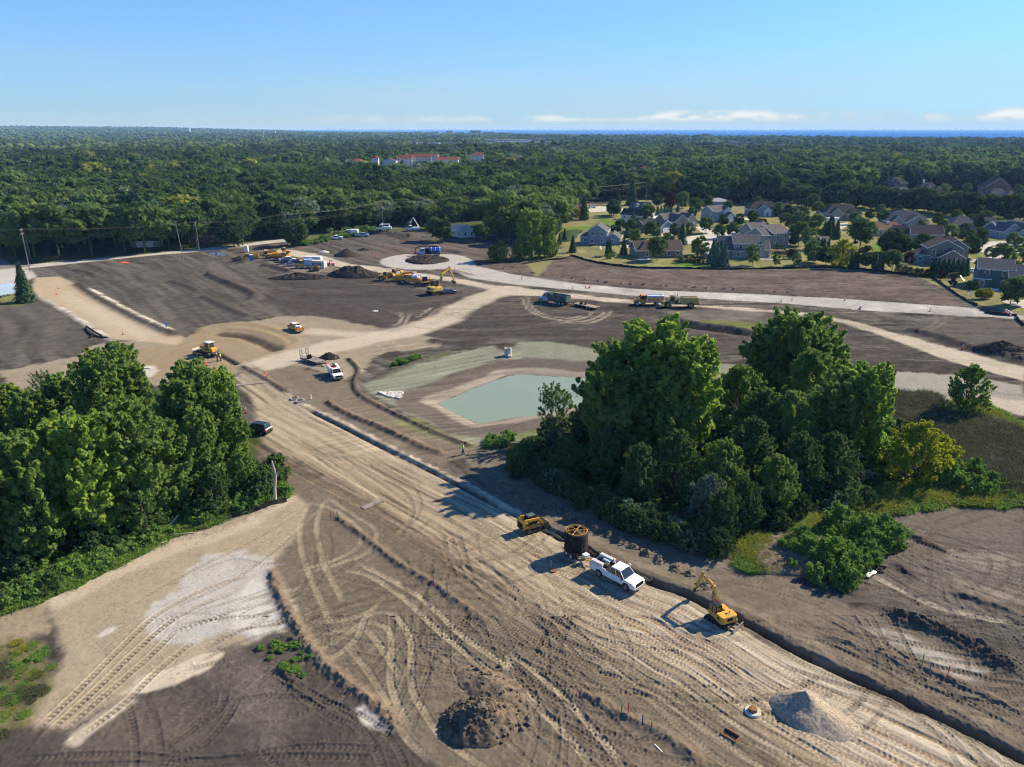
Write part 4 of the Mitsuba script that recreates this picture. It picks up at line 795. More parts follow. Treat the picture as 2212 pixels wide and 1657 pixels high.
# ---------------------------------------------------------------- the two woods on the site
rt = random.Random(5)
LEFTWOOD = [('maple0', (-44.3,95.83), .93, 'front'), ('maple1', (-43.11,99.78), .88, ''), ('maple2', (-45.53,93.59), .88, ''), ('maple0', (-45.22,79.52), .95, ''), ('maple1', (-48.91,76.29), .95, ''), ('maple2', (-53.08,71.83), .9, ''), ('maple0', (-55.43,92.86), 1.0, ''), ('maple2', (-63.46,97.38), .92, ''), ('maple1', (-59.06,76.29), .85, ''), ('maple0', (-67.13,95.07), .82, ''),
            ('cottonwood0', (-60.85,106.73), .9, ''), ('cottonwood2', (-68.58,115.6), .70, ''), ('maple0', (-64.66,115.6), .84, ''), ('maple2', (-56.66,101.45), .9, ''), ('maple1', (-73.25,100.61), .72, ''), ('sparse', (-74.77,110.52), .8, ''), ('maple0', (-73.58,97.38), .82, ''), ('maple2', (-58.4,70.44), .9, ''), ('maple0', (-39.44,94.32), .7, ''), ('maple1', (-54.09,80.64), .9, ''), ('maple0', (-78.8,100.61), .8, ''), ('maple2', (-43,83.58), .8, ''), ('maple0', (-40.58,88.01), .72, ''), ('sparse', (-43.64,77.34), .62, ''), ('sparse', (-81.37,119.97), .7, ''), ('willow1', (-35.63,88.01), .5, ''), ('willow0', (-37.9,84.19), .5, '')]
NTH = ['first', 'second', 'third', 'fourth', 'fifth', 'sixth', 'seventh', 'eighth', 'ninth', 'tenth', 'eleventh', 'twelfth', 'thirteenth', 'fourteenth', 'fifteenth', 'sixteenth', 'seventeenth', 'eighteenth', 'nineteenth', 'twentieth', 'twenty-first', 'twenty-second', 'twenty-third', 'twenty-fourth', 'twenty-fifth', 'twenty-sixth', 'twenty-seventh', 'twenty-eighth']
def wood_labels(rows, where, group):
    rows = sorted(rows, key=lambda r: r[1][0]); half = (len(rows) + 1) // 2
    for i, (kind, loc, s, _) in enumerate(rows):
        look = {'map': 'upright leafy tree', 'cot': 'tall glossy leaved tree', 'wil': 'fine leaved bushy tree', 'spa': 'thin tree with sparse foliage', 'gol': 'low golden green tree'}[kind[:3]]
        pos = ('%s from the left' % NTH[i]) if i < half else ('%s from the right' % NTH[len(rows) - 1 - i]) if i < len(rows) - 1 else 'rightmost'
        if i == 0: pos = 'leftmost'
        plant(kind, loc, 'leafy_tree', '%s, %s in wood %s' % (look, pos, where), 'tree', s, rt.uniform(0, 360), group, rt.uniform(0.94, 1.06))
LEFTWOOD = [(a, b, c * (.95 if b[0] > -60 else .88), d) for a, b, c, d in LEFTWOOD]
wood_labels(LEFTWOOD, 'by gravel pad', 'trees of the wood beside the gravel pad')
RIGHTWOOD = [('cottonwood1', (19.42,100.61), 1.12, ''), ('cottonwood0', (16.65,100.61), 1.0, ''), ('cottonwood1', (23.94,98.97), 1.0, ''), ('cottonwood2', (21.43,96.6), .9, ''), ('willow0', (11.18,101.45), .66, ''), ('cottonwood2', (14.73,96.6), .85, ''), ('willow1', (34.78,105.81), 1.0, ''), ('cottonwood2', (48.33,120.54), .98, ''), ('cottonwood0', (53.46,122.27), .86, ''), ('cottonwood2', (43.68,119.97), .8, ''), ('willow1', (47.41,110.52), 1.02, ''), ('cottonwood1', (49.58,98.17), .80, ''), ('cottonwood0', (46.2,97.38), .78, ''), ('willow0', (35.74,97.38), .95, ''), ('willow1', (38.98,95.07), .9, ''), ('sparse', (6.14,105.36), .9, ''), ('sparse', (7.79,105.81), .8, ''), ('willow0', (21.65,88.01), .75, ''), ('willow1', (26.98,84.81), .7, ''), ('willow0', (31.13,88.67), .8, ''), ('willow2', (23.72,80.08), .52, ''), ('willow0', (16.89,85.43), .62, ''), ('willow0', (12.78,91.42), .6, ''), ('willow1', (32.77,82.39), .62, ''), ('willow0', (37.87,86.7), .75, ''), ('willow0', (42.96,88.67), .7, ''), ('willow0', (8.09,92.85), .5, ''), ('willow0', (24.7,76.29), .5, ''), ('willow0', (28.08,78.42), .55, '')]
wood_labels(RIGHTWOOD, 'by the basin', 'trees of the wood between the pond and the weed mound')
for loc, s, kind, lb in (((66.23,124.04), .55, 'willow0', 'round dark green willow at the far corner of the reed bed'), ((76.33,115.6), .74, 'willow1', 'round willow standing alone behind the reed bed'), ((55.14,91.78), 1.0, 'goldtree', 'golden green low tree beside the reed bed'), ((60.7,94.32), .6, 'goldtree', 'small golden green tree just behind the larger golden tree')):
    plant(kind, loc, 'field_tree', lb, 'tree', s, rt.uniform(0, 360))
for loc, s, kind, lb in (((7.48,275.53), 1.0, 'cottonwood1', 'tall bright green cottonwood by the black fence bend'), ((12.15,277.83), .85, 'cottonwood0', 'tall green tree right of the bright cottonwood'), ((2.49,271.03), .62, 'willow1', 'bushy tree left of the bright cottonwood'), ((-4.24,268.84), .62, 'willow1', 'light green bush tree near the roundabout'), ((-6.79,266.68), .5, 'willow0', 'dark bush tree at the edge of the pale road'), ((15.34,280.16), .62, 'willow1', 'leafy tree at the lawn corner by the fence bend')):
    plant(kind, loc, 'grove_tree', lb, 'tree', s, rt.uniform(0, 360))

# undergrowth, reeds, weeds: masses nobody could count
def mass(name, kinds, label):
    n = 0
    def put(kind, x, y, s, hs=1.0, z=None):
        nonlocal n
        w = T().translate([float(x), float(y), float(gz(x, y) if z is None else z)]).rotate([0, 0, 1], rt.uniform(0, 360)).scale([s, s, s * hs])
        scene['%s__%03d' % (name, 100 + n)] = {'type': 'instance', 'to_world': w, 'shapegroup': {'type': 'ref', 'id': kind}}; n += 1
    labels[name] = {'kind': 'stuff', 'label': label}
    return put
for q in range(4): scene['group_shrub%d' % q] = {'type': 'shapegroup', 'bush': GROUPS['shrub%d' % q]['crown']}
def blades(seed, n, rad, h, w, lean=0.3):
    rng = np.random.default_rng(seed); r = rad * np.sqrt(rng.uniform(0, 1, n)); a = rng.uniform(0, 2 * np.pi, n)
    b = np.column_stack([r * np.cos(a), r * np.sin(a), 0 * a]); d = rng.normal(size=(n, 3)) * lean; d[:, 2] = 1
    hh = h * rng.uniform(0.5, 1.1, (n, 1)); sd = rng.normal(size=(n, 3)); sd[:, 2] = 0; sd /= np.linalg.norm(sd, axis=1, keepdims=True)
    m = b + d * hh * 0.55; t = b + d * hh + np.column_stack([d[:, 0], d[:, 1], -np.abs(d[:, 0])]) * hh * 0.5
    v = np.stack([b - sd * w, b + sd * w, m + sd * w * .8, m - sd * w * .8, t], 1).reshape(-1, 3); k = np.arange(n)[:, None] * 5
    return v, np.concatenate([k + [0, 1, 2], k + [0, 2, 3], k + [3, 2, 4]], 0)
scene['group_reed'] = {'type': 'shapegroup', 'tuft': mikit.ply(blades(1, 420, 1.7, 1.5, 0.045), 'leaf_reed')}
scene['group_grass'] = {'type': 'shapegroup', 'tuft': mikit.ply(blades(2, 420, 1.5, 0.75, 0.05, 0.5), 'leaf_grass')}
scene['group_weed'] = {'type': 'shapegroup', 'tuft': mikit.ply(leafy(np.random.default_rng(3), np.array([[rt.uniform(-1, 1), rt.uniform(-1, 1), rt.uniform(0.15, 0.9), rt.uniform(.3, .5)] for _ in range(14)]), 34, 0.26, 0.9), 'leaf_weed')}
scene['group_golden'] = {'type': 'shapegroup', 'tuft': mikit.ply(blades(4, 300, 1.2, 1.0, 0.05, 0.4), 'leaf_gold')}
def fill(poly, n, fn, seed):
    r = np.random.default_rng(seed); q = np.array(poly); lo, hi = q.min(0), q.max(0); P = r.uniform(lo, hi, (n * 6, 2)); P = P[inpoly(P, poly)][:n]
    for x, y in P: fn(float(x), float(y), r)
put = mass('undergrowth', None, 'dense undergrowth along and inside the two woods')
RW = [(0,101.45)] + [(2,95.82),(6.31,90.03),(11.81,83.28),(19.27,76.55),(23.22,73.76),(30.36,76.81),(40,80.08),(45.2,82.68)] + [(55.3,97.38),(64.71,119.97),(57.73,124.64),(44.11,132.29),(15.8,110.52),(4.38,106.73)]
LW = [(-52.54,61.09),(-48.52,65.09),(-44.36,71.13),(-38.35,78.69),(-31.63,86.06),(-33.51,92.13),(-38.84,97.37)] + [(-41.74,105.81),(-54.88,124.64),(-67.43,124.64),(-79.98,124.64),(-95.88,124.64)]
fill(RW, 190, lambda x, y, r: put('group_shrub%d' % r.choice([0, 1, 1, 1, 2]), x, y, r.uniform(.5, 1.15)), 11)
fill(LW, 90, lambda x, y, r: put('group_shrub%d' % r.choice([0, 0, 1, 1]), x, y, r.uniform(.5, 1.1)), 12)
def along(line, n, spread, fn, seed):
    r = np.random.default_rng(seed); L = smoothline(line, 0.5)
    for k in r.integers(0, len(L), n): fn(float(L[k, 0] + r.normal() * spread), float(L[k, 1] + r.normal() * spread), r)
along([(1.33,95.44),(3.56,92.7),(6.27,89.48),(11.77,82.98),(15.81,78.96),(19.21,76.29),(23.02,74.01)], 120, 0.7, lambda x, y, r: put('group_shrub%d' % r.choice([1, 1, 1, 0, 2]), x, y, r.uniform(.45, .9)), 13)
along([(-34.27,86.7),(-32.75,88.67),(-33.96,93.58)], 10, .7, lambda x, y, r: put('group_shrub%d' % r.choice([0, 1]), x, y, r.uniform(.6, 1.1)), 14)
put = mass('reed_bed', None, 'brown flowering reeds in the wet hollow on the right')
fill([(68.23,124.92),(75.46,124.13),(73.27,113.98),(77.55,113.98),(80.51,106.38),(68.5,88.12),(62.64,88.99),(62.46,94.05),(65.87,102.91),(63.96,111.99),(63.19,113.98)], 520, lambda x, y, r: put('group_reed', x, y, r.uniform(.8, 1.3)), 15)
put = mass('tall_grass', None, 'tall green and golden weeds on the wood edges')
G_ = lambda x, y, r: put('group_grass' if r.uniform() < .6 else 'group_golden', x, y, r.uniform(.7, 1.2))
fill([(42.64,83.19),(50.22,88.56),(59.03,91.69),(69.65,89.88),(66.3,84.78),(56.22,84.78),(47.64,83.19)], 200, G_, 16)
fill([(59.88,96.02),(63.86,96.52),(64.25,91.69),(69.07,88.99),(67.11,86.01),(56.6,87.27)], 40, lambda x, y, r: put(r.choice(['group_shrub3', 'group_weed', 'group_golden']), x, y, r.uniform(.55, 1.1)), 31)
fill([(68.23,124.92),(75.46,124.13),(73.27,113.98),(77.55,113.98),(80.51,106.38),(68.5,88.12),(62.46,94.05),(65.87,102.91),(63.96,111.99)], 110, lambda x, y, r: put('group_grass', x, y, r.uniform(.9, 1.4), 1.3), 32)
fill([(58.01,108.81),(62.61,108.81),(55.88,94.54),(51.37,94.54)], 46, lambda x, y, r: put(r.choice(['group_shrub0', 'group_grass', 'group_shrub3', 'group_grass']), x, y, r.uniform(.6, 1.1)), 33)
fill([(27.45,74.93),(33.95,77.3),(42.3,82.41),(47.62,84.78),(47.07,82.8),(40.28,79.42),(33.62,74.93),(31.36,73),(27.28,69.96),(26.13,70.55)], 150, G_, 17)
fill([(82.23,121.83),(84.21,111.99),(81.31,107.59),(79.66,113.31),(78.68,116.73)], 60, G_, 18)
fill([(-52.58,61.82),(-48.76,65.09),(-44.5,70.9),(-42.31,74.5),(-43.69,76.29),(-46.23,73.76),(-50.39,68.22),(-54.12,64.1)], 190, lambda x, y, r: put('group_grass' if r.uniform() < .75 else 'group_weed', x, y, r.uniform(.7, 1.1)), 19)
fill([(-42.31,74.5),(-38.46,78.96),(-30.09,87.03),(-31.28,90.03),(-39.09,84.19),(-43.39,76.81)], 110, lambda x, y, r: put('group_grass' if r.uniform() < .75 else 'group_weed', x, y, r.uniform(.7, 1.1)), 20)
fill([(-48.64,57.96),(-44.05,57.62),(-41.25,55.07),(-40.68,52.69),(-40.48,51),(-40.45,48.12),(-40.89,46.17)], 46, lambda x, y, r: put(r.choice(['group_grass', 'group_golden', 'group_reed', 'group_weed']), x, y, r.uniform(.2, .55), .5), 21)
fill([(-127.21,336.8),(-95.56,370.09),(-109.94,389.21),(-143.91,352.7)], 30, G_, 22)
fill([(-92.34,304.98),(-85.62,314.04),(-79.36,320.83),(-84.89,307.52)], 26, lambda x, y, r: put('group_weed', x, y, r.uniform(.8, 1.4)), 23)
fill([(-83.03,319.45),(-61.36,344.58),(-63.6,357.75),(-83.12,336.8)], 50, lambda x, y, r: put('group_weed', x, y, r.uniform(.9, 1.6)), 24)
fill([(-24.82,143.87),(-20.71,149.03),(-18.6,147.71),(-21.49,143.87)], 16, lambda x, y, r: put('group_weed', x, y, r.uniform(.4, .8)), 25)
fill([(-23.8,57.29),(-20.94,57.96),(-17.37,55.07),(-18.7,52.97),(-21.44,53.86)], 26, lambda x, y, r: put('group_weed', x, y, r.uniform(.2, .5), .6), 26)
fill([(-5.51,105.81),(0,107.65),(0,102.72),(-3.93,101.87)], 14, lambda x, y, r: put('group_weed', x, y, r.uniform(.4, .9)), 27)
put = mass('weed_cover', None, 'broad leaved bright green weeds covering the old spoil mound')
MOUNDP = [(30.84,73),(33.04,75.27),(37.35,77.65),(43.15,80.9),(45.12,78.7),(47.87,79.06),(45.25,75.27),(43.62,72.69),(40.36,70.85),(38.55,69.08),(36.21,66.03),(33.88,65.76),(32.07,66.84),(30.62,69.96)]

# ---------------------------------------------------------------- machines and vehicles (x forward, y left, z up)
from shapely.geometry import Polygon as SP, Point as PT
def pane(q, inset=0.08, th=0.025):
    q = np.array(q, float); c = q.mean(0); n = np.cross(q[1] - q[0], q[2] - q[0]); n /= np.linalg.norm(n)
    q = np.array([p + (c - p) / np.linalg.norm(c - p) * inset for p in q]); return hull(np.vstack([q - n * th, q + n * th]))
def lathe_y(prof, y, n=18):
    """prof: (radius, offset across) pairs; axle along y"""
    a = np.arange(n) * 2 * np.pi / n; v = np.array([[r * math.cos(t), y + o, r * math.sin(t)] for r, o in prof for t in a]); m = len(prof)
    f = [[i * n + j, i * n + (j + 1) % n, (i + 1) * n + (j + 1) % n, (i + 1) * n + j] for i in range(m - 1) for j in range(n)]
    f = np.array(f); return trimesh.Trimesh(v, np.vstack([f[:, [0, 1, 2]], f[:, [0, 2, 3]]]), process=False)
def wheel(p, x, y, r=0.40, w=0.26, rim='steel', z=None, lug=0):
    z = r if z is None else z
    t = lathe_y([(r * .58, -w / 2 + .02), (r * .9, -w / 2), (r, -w * .36), (r, w * .36), (r * .9, w / 2), (r * .58, w / 2 - .02)], 0, 20)
    if lug:
        b = MB().add(t)
        for k in range(14):
            for s in (-1, 1):
                a = 2 * math.pi * (k + .25 * s) / 14; b.box((r * math.cos(a), s * w * .2, r * math.sin(a)), (.07 * r / .8, w * .42, .10 * r / .8), ry=-math.degrees(a) + 0)
        t = b.mesh()
    t.apply_translation([x, y, z]); k = part(p, 'wheel', t, 'rubber')
    m = lathe_y([(0.001, -w * .44), (r * .25, -w * .44), (r * .32, -w * .34), (r * .56, -w * .42), (r * .6, -w * .40), (r * .6, w * .40), (r * .56, w * .42), (r * .32, w * .34), (r * .25, w * .44), (0.001, w * .44)], 0, 16)
    m.apply_translation([x, y, z]); part(k, 'rim', m, rim)
def cut(pts, holes):
    g = SP(pts).buffer(0)
    for x, z, r in holes: g = g.difference(PT(x, z).buffer(r, 12))
    return list(g.exterior.coords)[:-1]
def greenhouse(p, xb, xt, zb, zt, yb, yt, paint, splits=(), name='cab', glass='glass_dark', x0=0):
    """glazed cab: xb, xt the (rear, front) ends at sill and at roof; splits: where pillars part the side windows (0..1)"""
    B = [(xb[0], -yb, zb), (xb[1], -yb, zb), (xb[1], yb, zb), (xb[0], yb, zb)]; Tt = [(xt[0], -yt, zt), (xt[1], -yt, zt), (xt[1], yt, zt), (xt[0], yt, zt)]
    part(p, name, hull(B + Tt + [(x * .97 + .03 * (xt[0] + xt[1]) / 2, y * .93, z + .05) for x, y, z in Tt]), paint)
    L = lambda a, b, t: tuple(np.array(a) * (1 - t) + np.array(b) * t)
    part(p, 'windscreen', pane([B[1], B[2], Tt[2], Tt[1]]), glass); part(p, 'rear_window', pane([B[3], B[0], Tt[0], Tt[3]], .12), glass)
    e = [0, *splits, 1]
    for s in (0, 1):
        b0, b1, t0, t1 = (B[0], B[1], Tt[0], Tt[1]) if s == 0 else (B[2], B[3], Tt[2], Tt[3])
        ee = e if s == 0 else [1 - k for k in e[::-1]]
        for a, b in zip(ee[:-1], ee[1:]): part(p, 'side_window', pane([L(b0, b1, a), L(b0, b1, b), L(t0, t1, b), L(t0, t1, a)], .07), glass)
def pickup(label, loc, rz, paint, bed='bed', group=None, cat='pickup truck', name='pickup_truck', crew=True, L=5.9):
    p = thing(name, label, cat, loc, rz, group)
    ar = [(1.85, .42, .5), (-1.75, .42, .5)]
    pts = [(-2.95, .5), (-2.95, 1.22), (-.85, 1.22), (-.85, 1.18), (1.5, 1.18), (1.6, 1.22), (2.7, 1.14), (2.9, 1.0), (2.95, .5)]
    part(p, 'body', prism(cut(pts, ar), -.98, .98, .05), paint)
    if bed == 'bed':
        part(p, 'bed_liner', MB().span(-2.88, -.98 if crew is True else -.5, -.83, .83, 1.2, 1.235).mesh(), 'plastic_black')
        part(p, 'bed_rail', MB().span(-2.95, -.9, .84, .985, 1.2, 1.34, .03).span(-2.95, -.9, -.985, -.84, 1.2, 1.34, .03).mesh(), paint); part(p, 'tailgate', MB().span(-2.98, -2.90, -.84, .84, .75, 1.34, .02), paint)
    r0 = -.42 if crew == 'ext' else -.85 if crew else -.2
    greenhouse(p, (r0, 1.62), (r0 + .18, .95), 1.18, 1.88, .93, .78, paint, (.48,) if crew else ())
    part(p, 'front_bumper', MB().span(2.85, 3.03, -.95, .95, .45, .68, .04), 'steel'); part(p, 'rear_bumper', MB().span(-3.08, -2.93, -.9, .9, .48, .66, .03), 'steel')
    part(p, 'grille', MB().span(2.88, 2.965, -.6, .6, .72, 1.06), 'plastic_black')
    for s in (1, -1):
        part(p, 'headlight', MB().span(2.80, 2.97, s * .64, s * .94, .78, 1.04, .03), 'white'); part(p, 'tail_light', MB().span(-2.985, -2.9, s * .85, s * .97, .85, 1.18), 'paint_red')
        part(p, 'mirror', MB().box((1.45, s * 1.10, 1.3), (.12, .2, .22), bev=.03), 'plastic_black')
        for x in (1.85, -1.75): wheel(p, x, s * .86, .42)
    part(p, 'chassis', MB().span(-2.7, 2.6, -.55, .55, .35, .58), 'steel_dark')
    return p
def sedan(label, loc, rz, paint, suv=False, group=None):
    p = thing('parked_car', label, 'car', loc, rz, group); h = .22 if suv else 0
    ar = [(1.4, .33, .4), (-1.35, .33, .4)]
    part(p, 'body', prism(cut([(-2.3, .3), (-2.32, .75 + h), (-2.2, .92 + h), (-1.6, .96 + h), (1.0, .92 + h), (2.05, .78 + h), (2.3, .62), (2.32, .3)], ar), -.9, .9, .07), paint)
    greenhouse(p, (-1.95 if not suv else -2.15, 1.15), (-1.05 if not suv else -1.9, .3), .92 + h, 1.42 + 1.4 * h, .82, .62, paint, (.5,))
    for s in (1, -1):
        part(p, 'headlight', MB().span(2.1, 2.31, s * .55, s * .84, .58, .72, .03), 'white'); part(p, 'tail_light', MB().span(-2.33, -2.2, s * .5, s * .85, .7, .84), 'paint_red'); part(p, 'mirror', MB().box((.75, s * .98, 1.0 + h), (.12, .16, .12), bev=.03), paint)
        for x in (1.4, -1.35): wheel(p, x, s * .8, .33, .22)
    part(p, 'bumper', MB().span(2.2, 2.36, -.8, .8, .32, .5, .03), paint)
    return p
def crawler(p, y, L, w, h, pads=26, name='track', z0=0.0):
    """endless track: two rounded ends, pads proud of the belt, rollers inside"""
    r = h / 2; pr = SP([(-L / 2 + r, z0 + r), (L / 2 - r, z0 + r)] + [(L / 2 - r, z0 + r + .001)]).buffer(r - .05, 10)
    k = part(p, name, prism(list(pr.exterior.coords)[:-1], y - w / 2 + .02, y + w / 2 - .02), 'plastic_black')
    b = MB(); S = 2 * (L - h) + math.pi * h
    for i in range(pads):
        s = S * i / pads
        if s < L - h: x, z, a = -L / 2 + r + s, h, 0
        elif s < L - h + math.pi * r: t = (s - (L - h)) / r; x, z, a = L / 2 - r + r * math.sin(t), r + r * math.cos(t), math.degrees(t)
        elif s < 2 * (L - h) + math.pi * r: x, z, a = L / 2 - r - (s - (L - h) - math.pi * r), 0, 0
        else: t = (s - 2 * (L - h) - math.pi * r) / r; x, z, a = -L / 2 + r - r * math.sin(t), r - r * math.cos(t), math.degrees(t)
        b.box((x, y, z0 + z + (.02 if z < .01 else 0)), (S / pads * .62, w, .07), ry=a)
    part(k, 'track_pads', b, 'steel_dark')
    b = MB(); sd = 1 if y > 0 else -1
    for x in np.linspace(-L / 2 + r, L / 2 - r, 5): b.cyl((x, y + sd * (w / 2 - .06), z0 + r * (1 if abs(x) > L / 2 - r - .01 else .62)), (x, y + sd * (w / 2 + .015), z0 + r * (1 if abs(x) > L / 2 - r - .01 else .62)), r * (.62 if abs(x) > L / 2 - r - .01 else .36), n=14)
    part(k, 'roller', b, 'steel_dark')
def bar(a, b, w, h, taper=1.0):
    """box beam between two (x, z) points"""
    a, b = np.array(a, float), np.array(b, float); d = b - a; d /= np.linalg.norm(d); n = np.array([-d[1], d[0]])
    return prism([tuple(a + n * h / 2), tuple(a - n * h / 2), tuple(b - n * h / 2 * taper), tuple(b + n * h / 2 * taper)], -w / 2, w / 2, min(.03, w * .2))
def bucket(c, ang, w, s, teeth=5):
    """open scoop: curved shell, side plates and teeth; c the hinge (x, z)"""
    t = np.radians(np.linspace(200, 20, 9)); o = [(math.cos(a) * s * .5, math.sin(a) * s * .5 - s * .5) for a in t]
    i = [(x * .86, (z + s * .5) * .86 - s * .5) for x, z in o[::-1]]
    b = MB().add(prism([(-x, z) for x, z in o + i], -w / 2, w / 2)); side = [(-x, z) for x, z in o]
    for y in (-w / 2, w / 2 - .04): b.add(prism(side, y, y + .04))
    for k in range(teeth): b.box((o[0][0] * -1 + .05, -w / 2 + (k + .5) * w / teeth, o[0][1] - .02), (.24 * s, .10 * w / teeth * 3, .08))
    m = b.mesh(); m.apply_transform(rotm([0, 1, 0], ang)); m.apply_translation([c[0], 0, c[1]]); return m
def excavator(label, loc, rz, s, paint, boom, cabside=1, slew=0.0, blade=False, text=None, lamp=False):
    """boom: list of (x, z) joints: foot, knee, tip of boom, tip of stick"""
    p = thing('excavator', label, 'excavator', loc, rz, s=s); R = rotm([0, 0, 1], slew)
    def up(name, m, b, label=None, parent=None):
        m = m.mesh() if isinstance(m, MB) else m; m = m.copy(); m.apply_transform(R); return part(parent or p, name, m, b, label=label)
    for y in (-1.0, 1.0): crawler(p, y, 3.6, .55, .72, 30)
    part(p, 'undercarriage', MB().span(-.9, .9, -.8, .8, .3, .62, .05).cyl((0, 0, .6), (0, 0, .86), .62, n=20), 'steel_dark')
    body = [(-1.75, -1.0), (-1.75, 1.0), (-1.45, 1.22), (1.35, 1.22), (1.35, -1.22), (-1.45, -1.22)]
    up('engine_deck', trimesh.creation.extrude_polygon(SP(body), .30, engine='earcut').apply_translation([0, 0, .88]), paint)
    rear = [(-1.78, -1.05), (-1.78, 1.05), (-1.45, 1.24), (-.35, 1.24), (-.35, -1.24), (-1.45, -1.24)]
    up('counterweight', trimesh.util.concatenate([trimesh.creation.extrude_polygon(SP(rear), .72, engine='earcut').apply_translation([0, 0, 1.1]), trimesh.creation.extrude_polygon(SP(rear).buffer(-.06), .78, engine='earcut').apply_translation([0, 0, 1.1])]), paint)
    up('hood', MB().span(-.35, 1.2, -cabside * 1.2, -cabside * .32, 1.15, 1.72, .06), paint)
    k = up('rear_grille', MB().span(-1.82, -1.6, -.42, .42, 1.25, 1.68), 'plastic_black'); up('exhaust', MB().cyl((-.95, -cabside * .5, 1.85), (-.95, -cabside * .5, 2.12), .06), 'steel_dark'); up('hatch', MB().cyl((-1.0, .1, 1.87), (-1.0, .1, 1.905), .18, n=16), 'plastic_black')
    up('vent', MB().span(-1.2, -.7, cabside * 1.2, cabside * 1.265, 1.3, 1.62), 'plastic_black')
    c0 = len(scene); y0, y1 = sorted((cabside * .28, cabside * 1.2))
    up('cab_base', MB().span(-.3, 1.3, y0, y1, 1.12, 1.45, .04), paint)
    fr = MB()
    for x, y in ((-.28, y0 + .04), (-.28, y1 - .04), (1.26, y0 + .04), (1.26, y1 - .04)): fr.box((x, y, 2.05), (.08, .08, 1.3))
    fr.span(-.34, 1.24, y0 - .02, y1 + .02, 2.66, 2.78, .04); fr.span(.45, .52, y1 - .07, y1, 1.4, 2.7); fr.span(.45, .52, y0, y0 + .07, 1.4, 2.7)
    up('cab_frame', fr, 'plastic_black')
    up('cab_glass', MB().span(-.26, 1.27, y0 + .03, y1 - .03, 1.45, 2.66), 'glass_dark'); up('roof_hatch', MB().span(.2, 1.0, y0 + .15, y1 - .15, 2.78, 2.80), 'glass_dark')
    J = [np.array(q, float) for q in boom]; bo = MB()
    bo.add(bar(J[0], J[1], .36, .46, .95)).add(bar(J[1], J[2], .34, .44, .7)).cyl((J[1][0], -.2, J[1][1]), (J[1][0], .2, J[1][1]), .24, n=14).cyl((J[2][0], -.22, J[2][1]), (J[2][0], .22, J[2][1]), .2, n=12)
    bm = up('boom', bo, paint)
    up('stick', MB().add(bar(J[2] + (J[2] - J[3]) * .12, J[3], .26, .34, .62)), paint)
    cy = MB(); m1 = (J[0] + J[1]) / 2
    for y in (-.28, .28): cy.cyl((J[0][0] + .45, y, J[0][1] - .35), (J[1][0] * .8 + J[0][0] * .2 + .1, y, J[1][1] * .8 + J[0][1] * .2 - .1), .07)
    q = (J[1] + J[2]) / 2; d = J[2] - J[1]; nn = np.array([-d[1], d[0]]) / np.linalg.norm(d); nn = nn if nn[1] > 0 else -nn
    cy.cyl((*(q + nn * .38)[[0]], 0, (q + nn * .38)[1]), (J[2] + (J[2] - J[3]) * .12)[[0]].tolist() + [0, (J[2] + (J[2] - J[3]) * .12)[1]], .08)
    d2 = J[3] - J[2]; n2 = np.array([-d2[1], d2[0]]) / np.linalg.norm(d2); n2 = n2 if n2[0] > 0 else -n2
    a, b = J[2] + d2 * .15 + n2 * .3, J[3] - d2 * .08 + n2 * .22; cy.cyl((a[0], 0, a[1]), (b[0], 0, b[1]), .07)
    up('hydraulic_ram', cy, 'steel'); up('hose', MB().tube([(J[0][0], .1, J[0][1] + .3), ((J[0][0] + J[1][0]) / 2, .1, (J[0][1] + J[1][1]) / 2 + .32), (J[1][0], .1, J[1][1] + .3), *[( (J[1] + (J[2] - J[1]) * t)[0], .1, (J[1] + (J[2] - J[1]) * t)[1] + .28) for t in (.3, .7)]], .035), 'plastic_black')
    up('bucket', bucket(J[3], 25, .85, .95), 'steel_dark')
    if blade:
        part(p, 'dozer_blade', MB().add(prism([(-2.62, .02), (-2.50, .02), (-2.42, .3), (-2.50, .62), (-2.60, .62), (-2.54, .3)], -1.3, 1.3)), 'steel'); part(p, 'blade_arm', MB().box((-2.0, .5, .35), (1.1, .14, .16)).box((-2.0, -.5, .35), (1.1, .14, .16)), 'steel_dark')
    if lamp: up('warning_lamp', MB().cyl((1.05, -.18, 2.25), (1.05, -.18, 2.5), .07).box((1.05, -.18, 2.05), (.12, .1, .4)), 'sign_orange')
    if text:
        t = meshkit.text_mesh(text, .26, .02, True); t.apply_transform(rotm([1, 0, 0], 90)); d = J[1] - J[0] if text == 'KOMATSU' else None
        if d is not None:
            t.apply_transform(rotm([0, 1, 0], -math.degrees(math.atan2(d[1], d[0])))); o = J[0] + d * .25 - np.array([-d[1], d[0]]) / np.linalg.norm(d) * .12; t.apply_translation([o[0], -.19, o[1]])
        else: t.apply_translation([-1.4, -1.245, 1.32])
        up('lettering', t, 'letter_black', parent=bm)
    return p
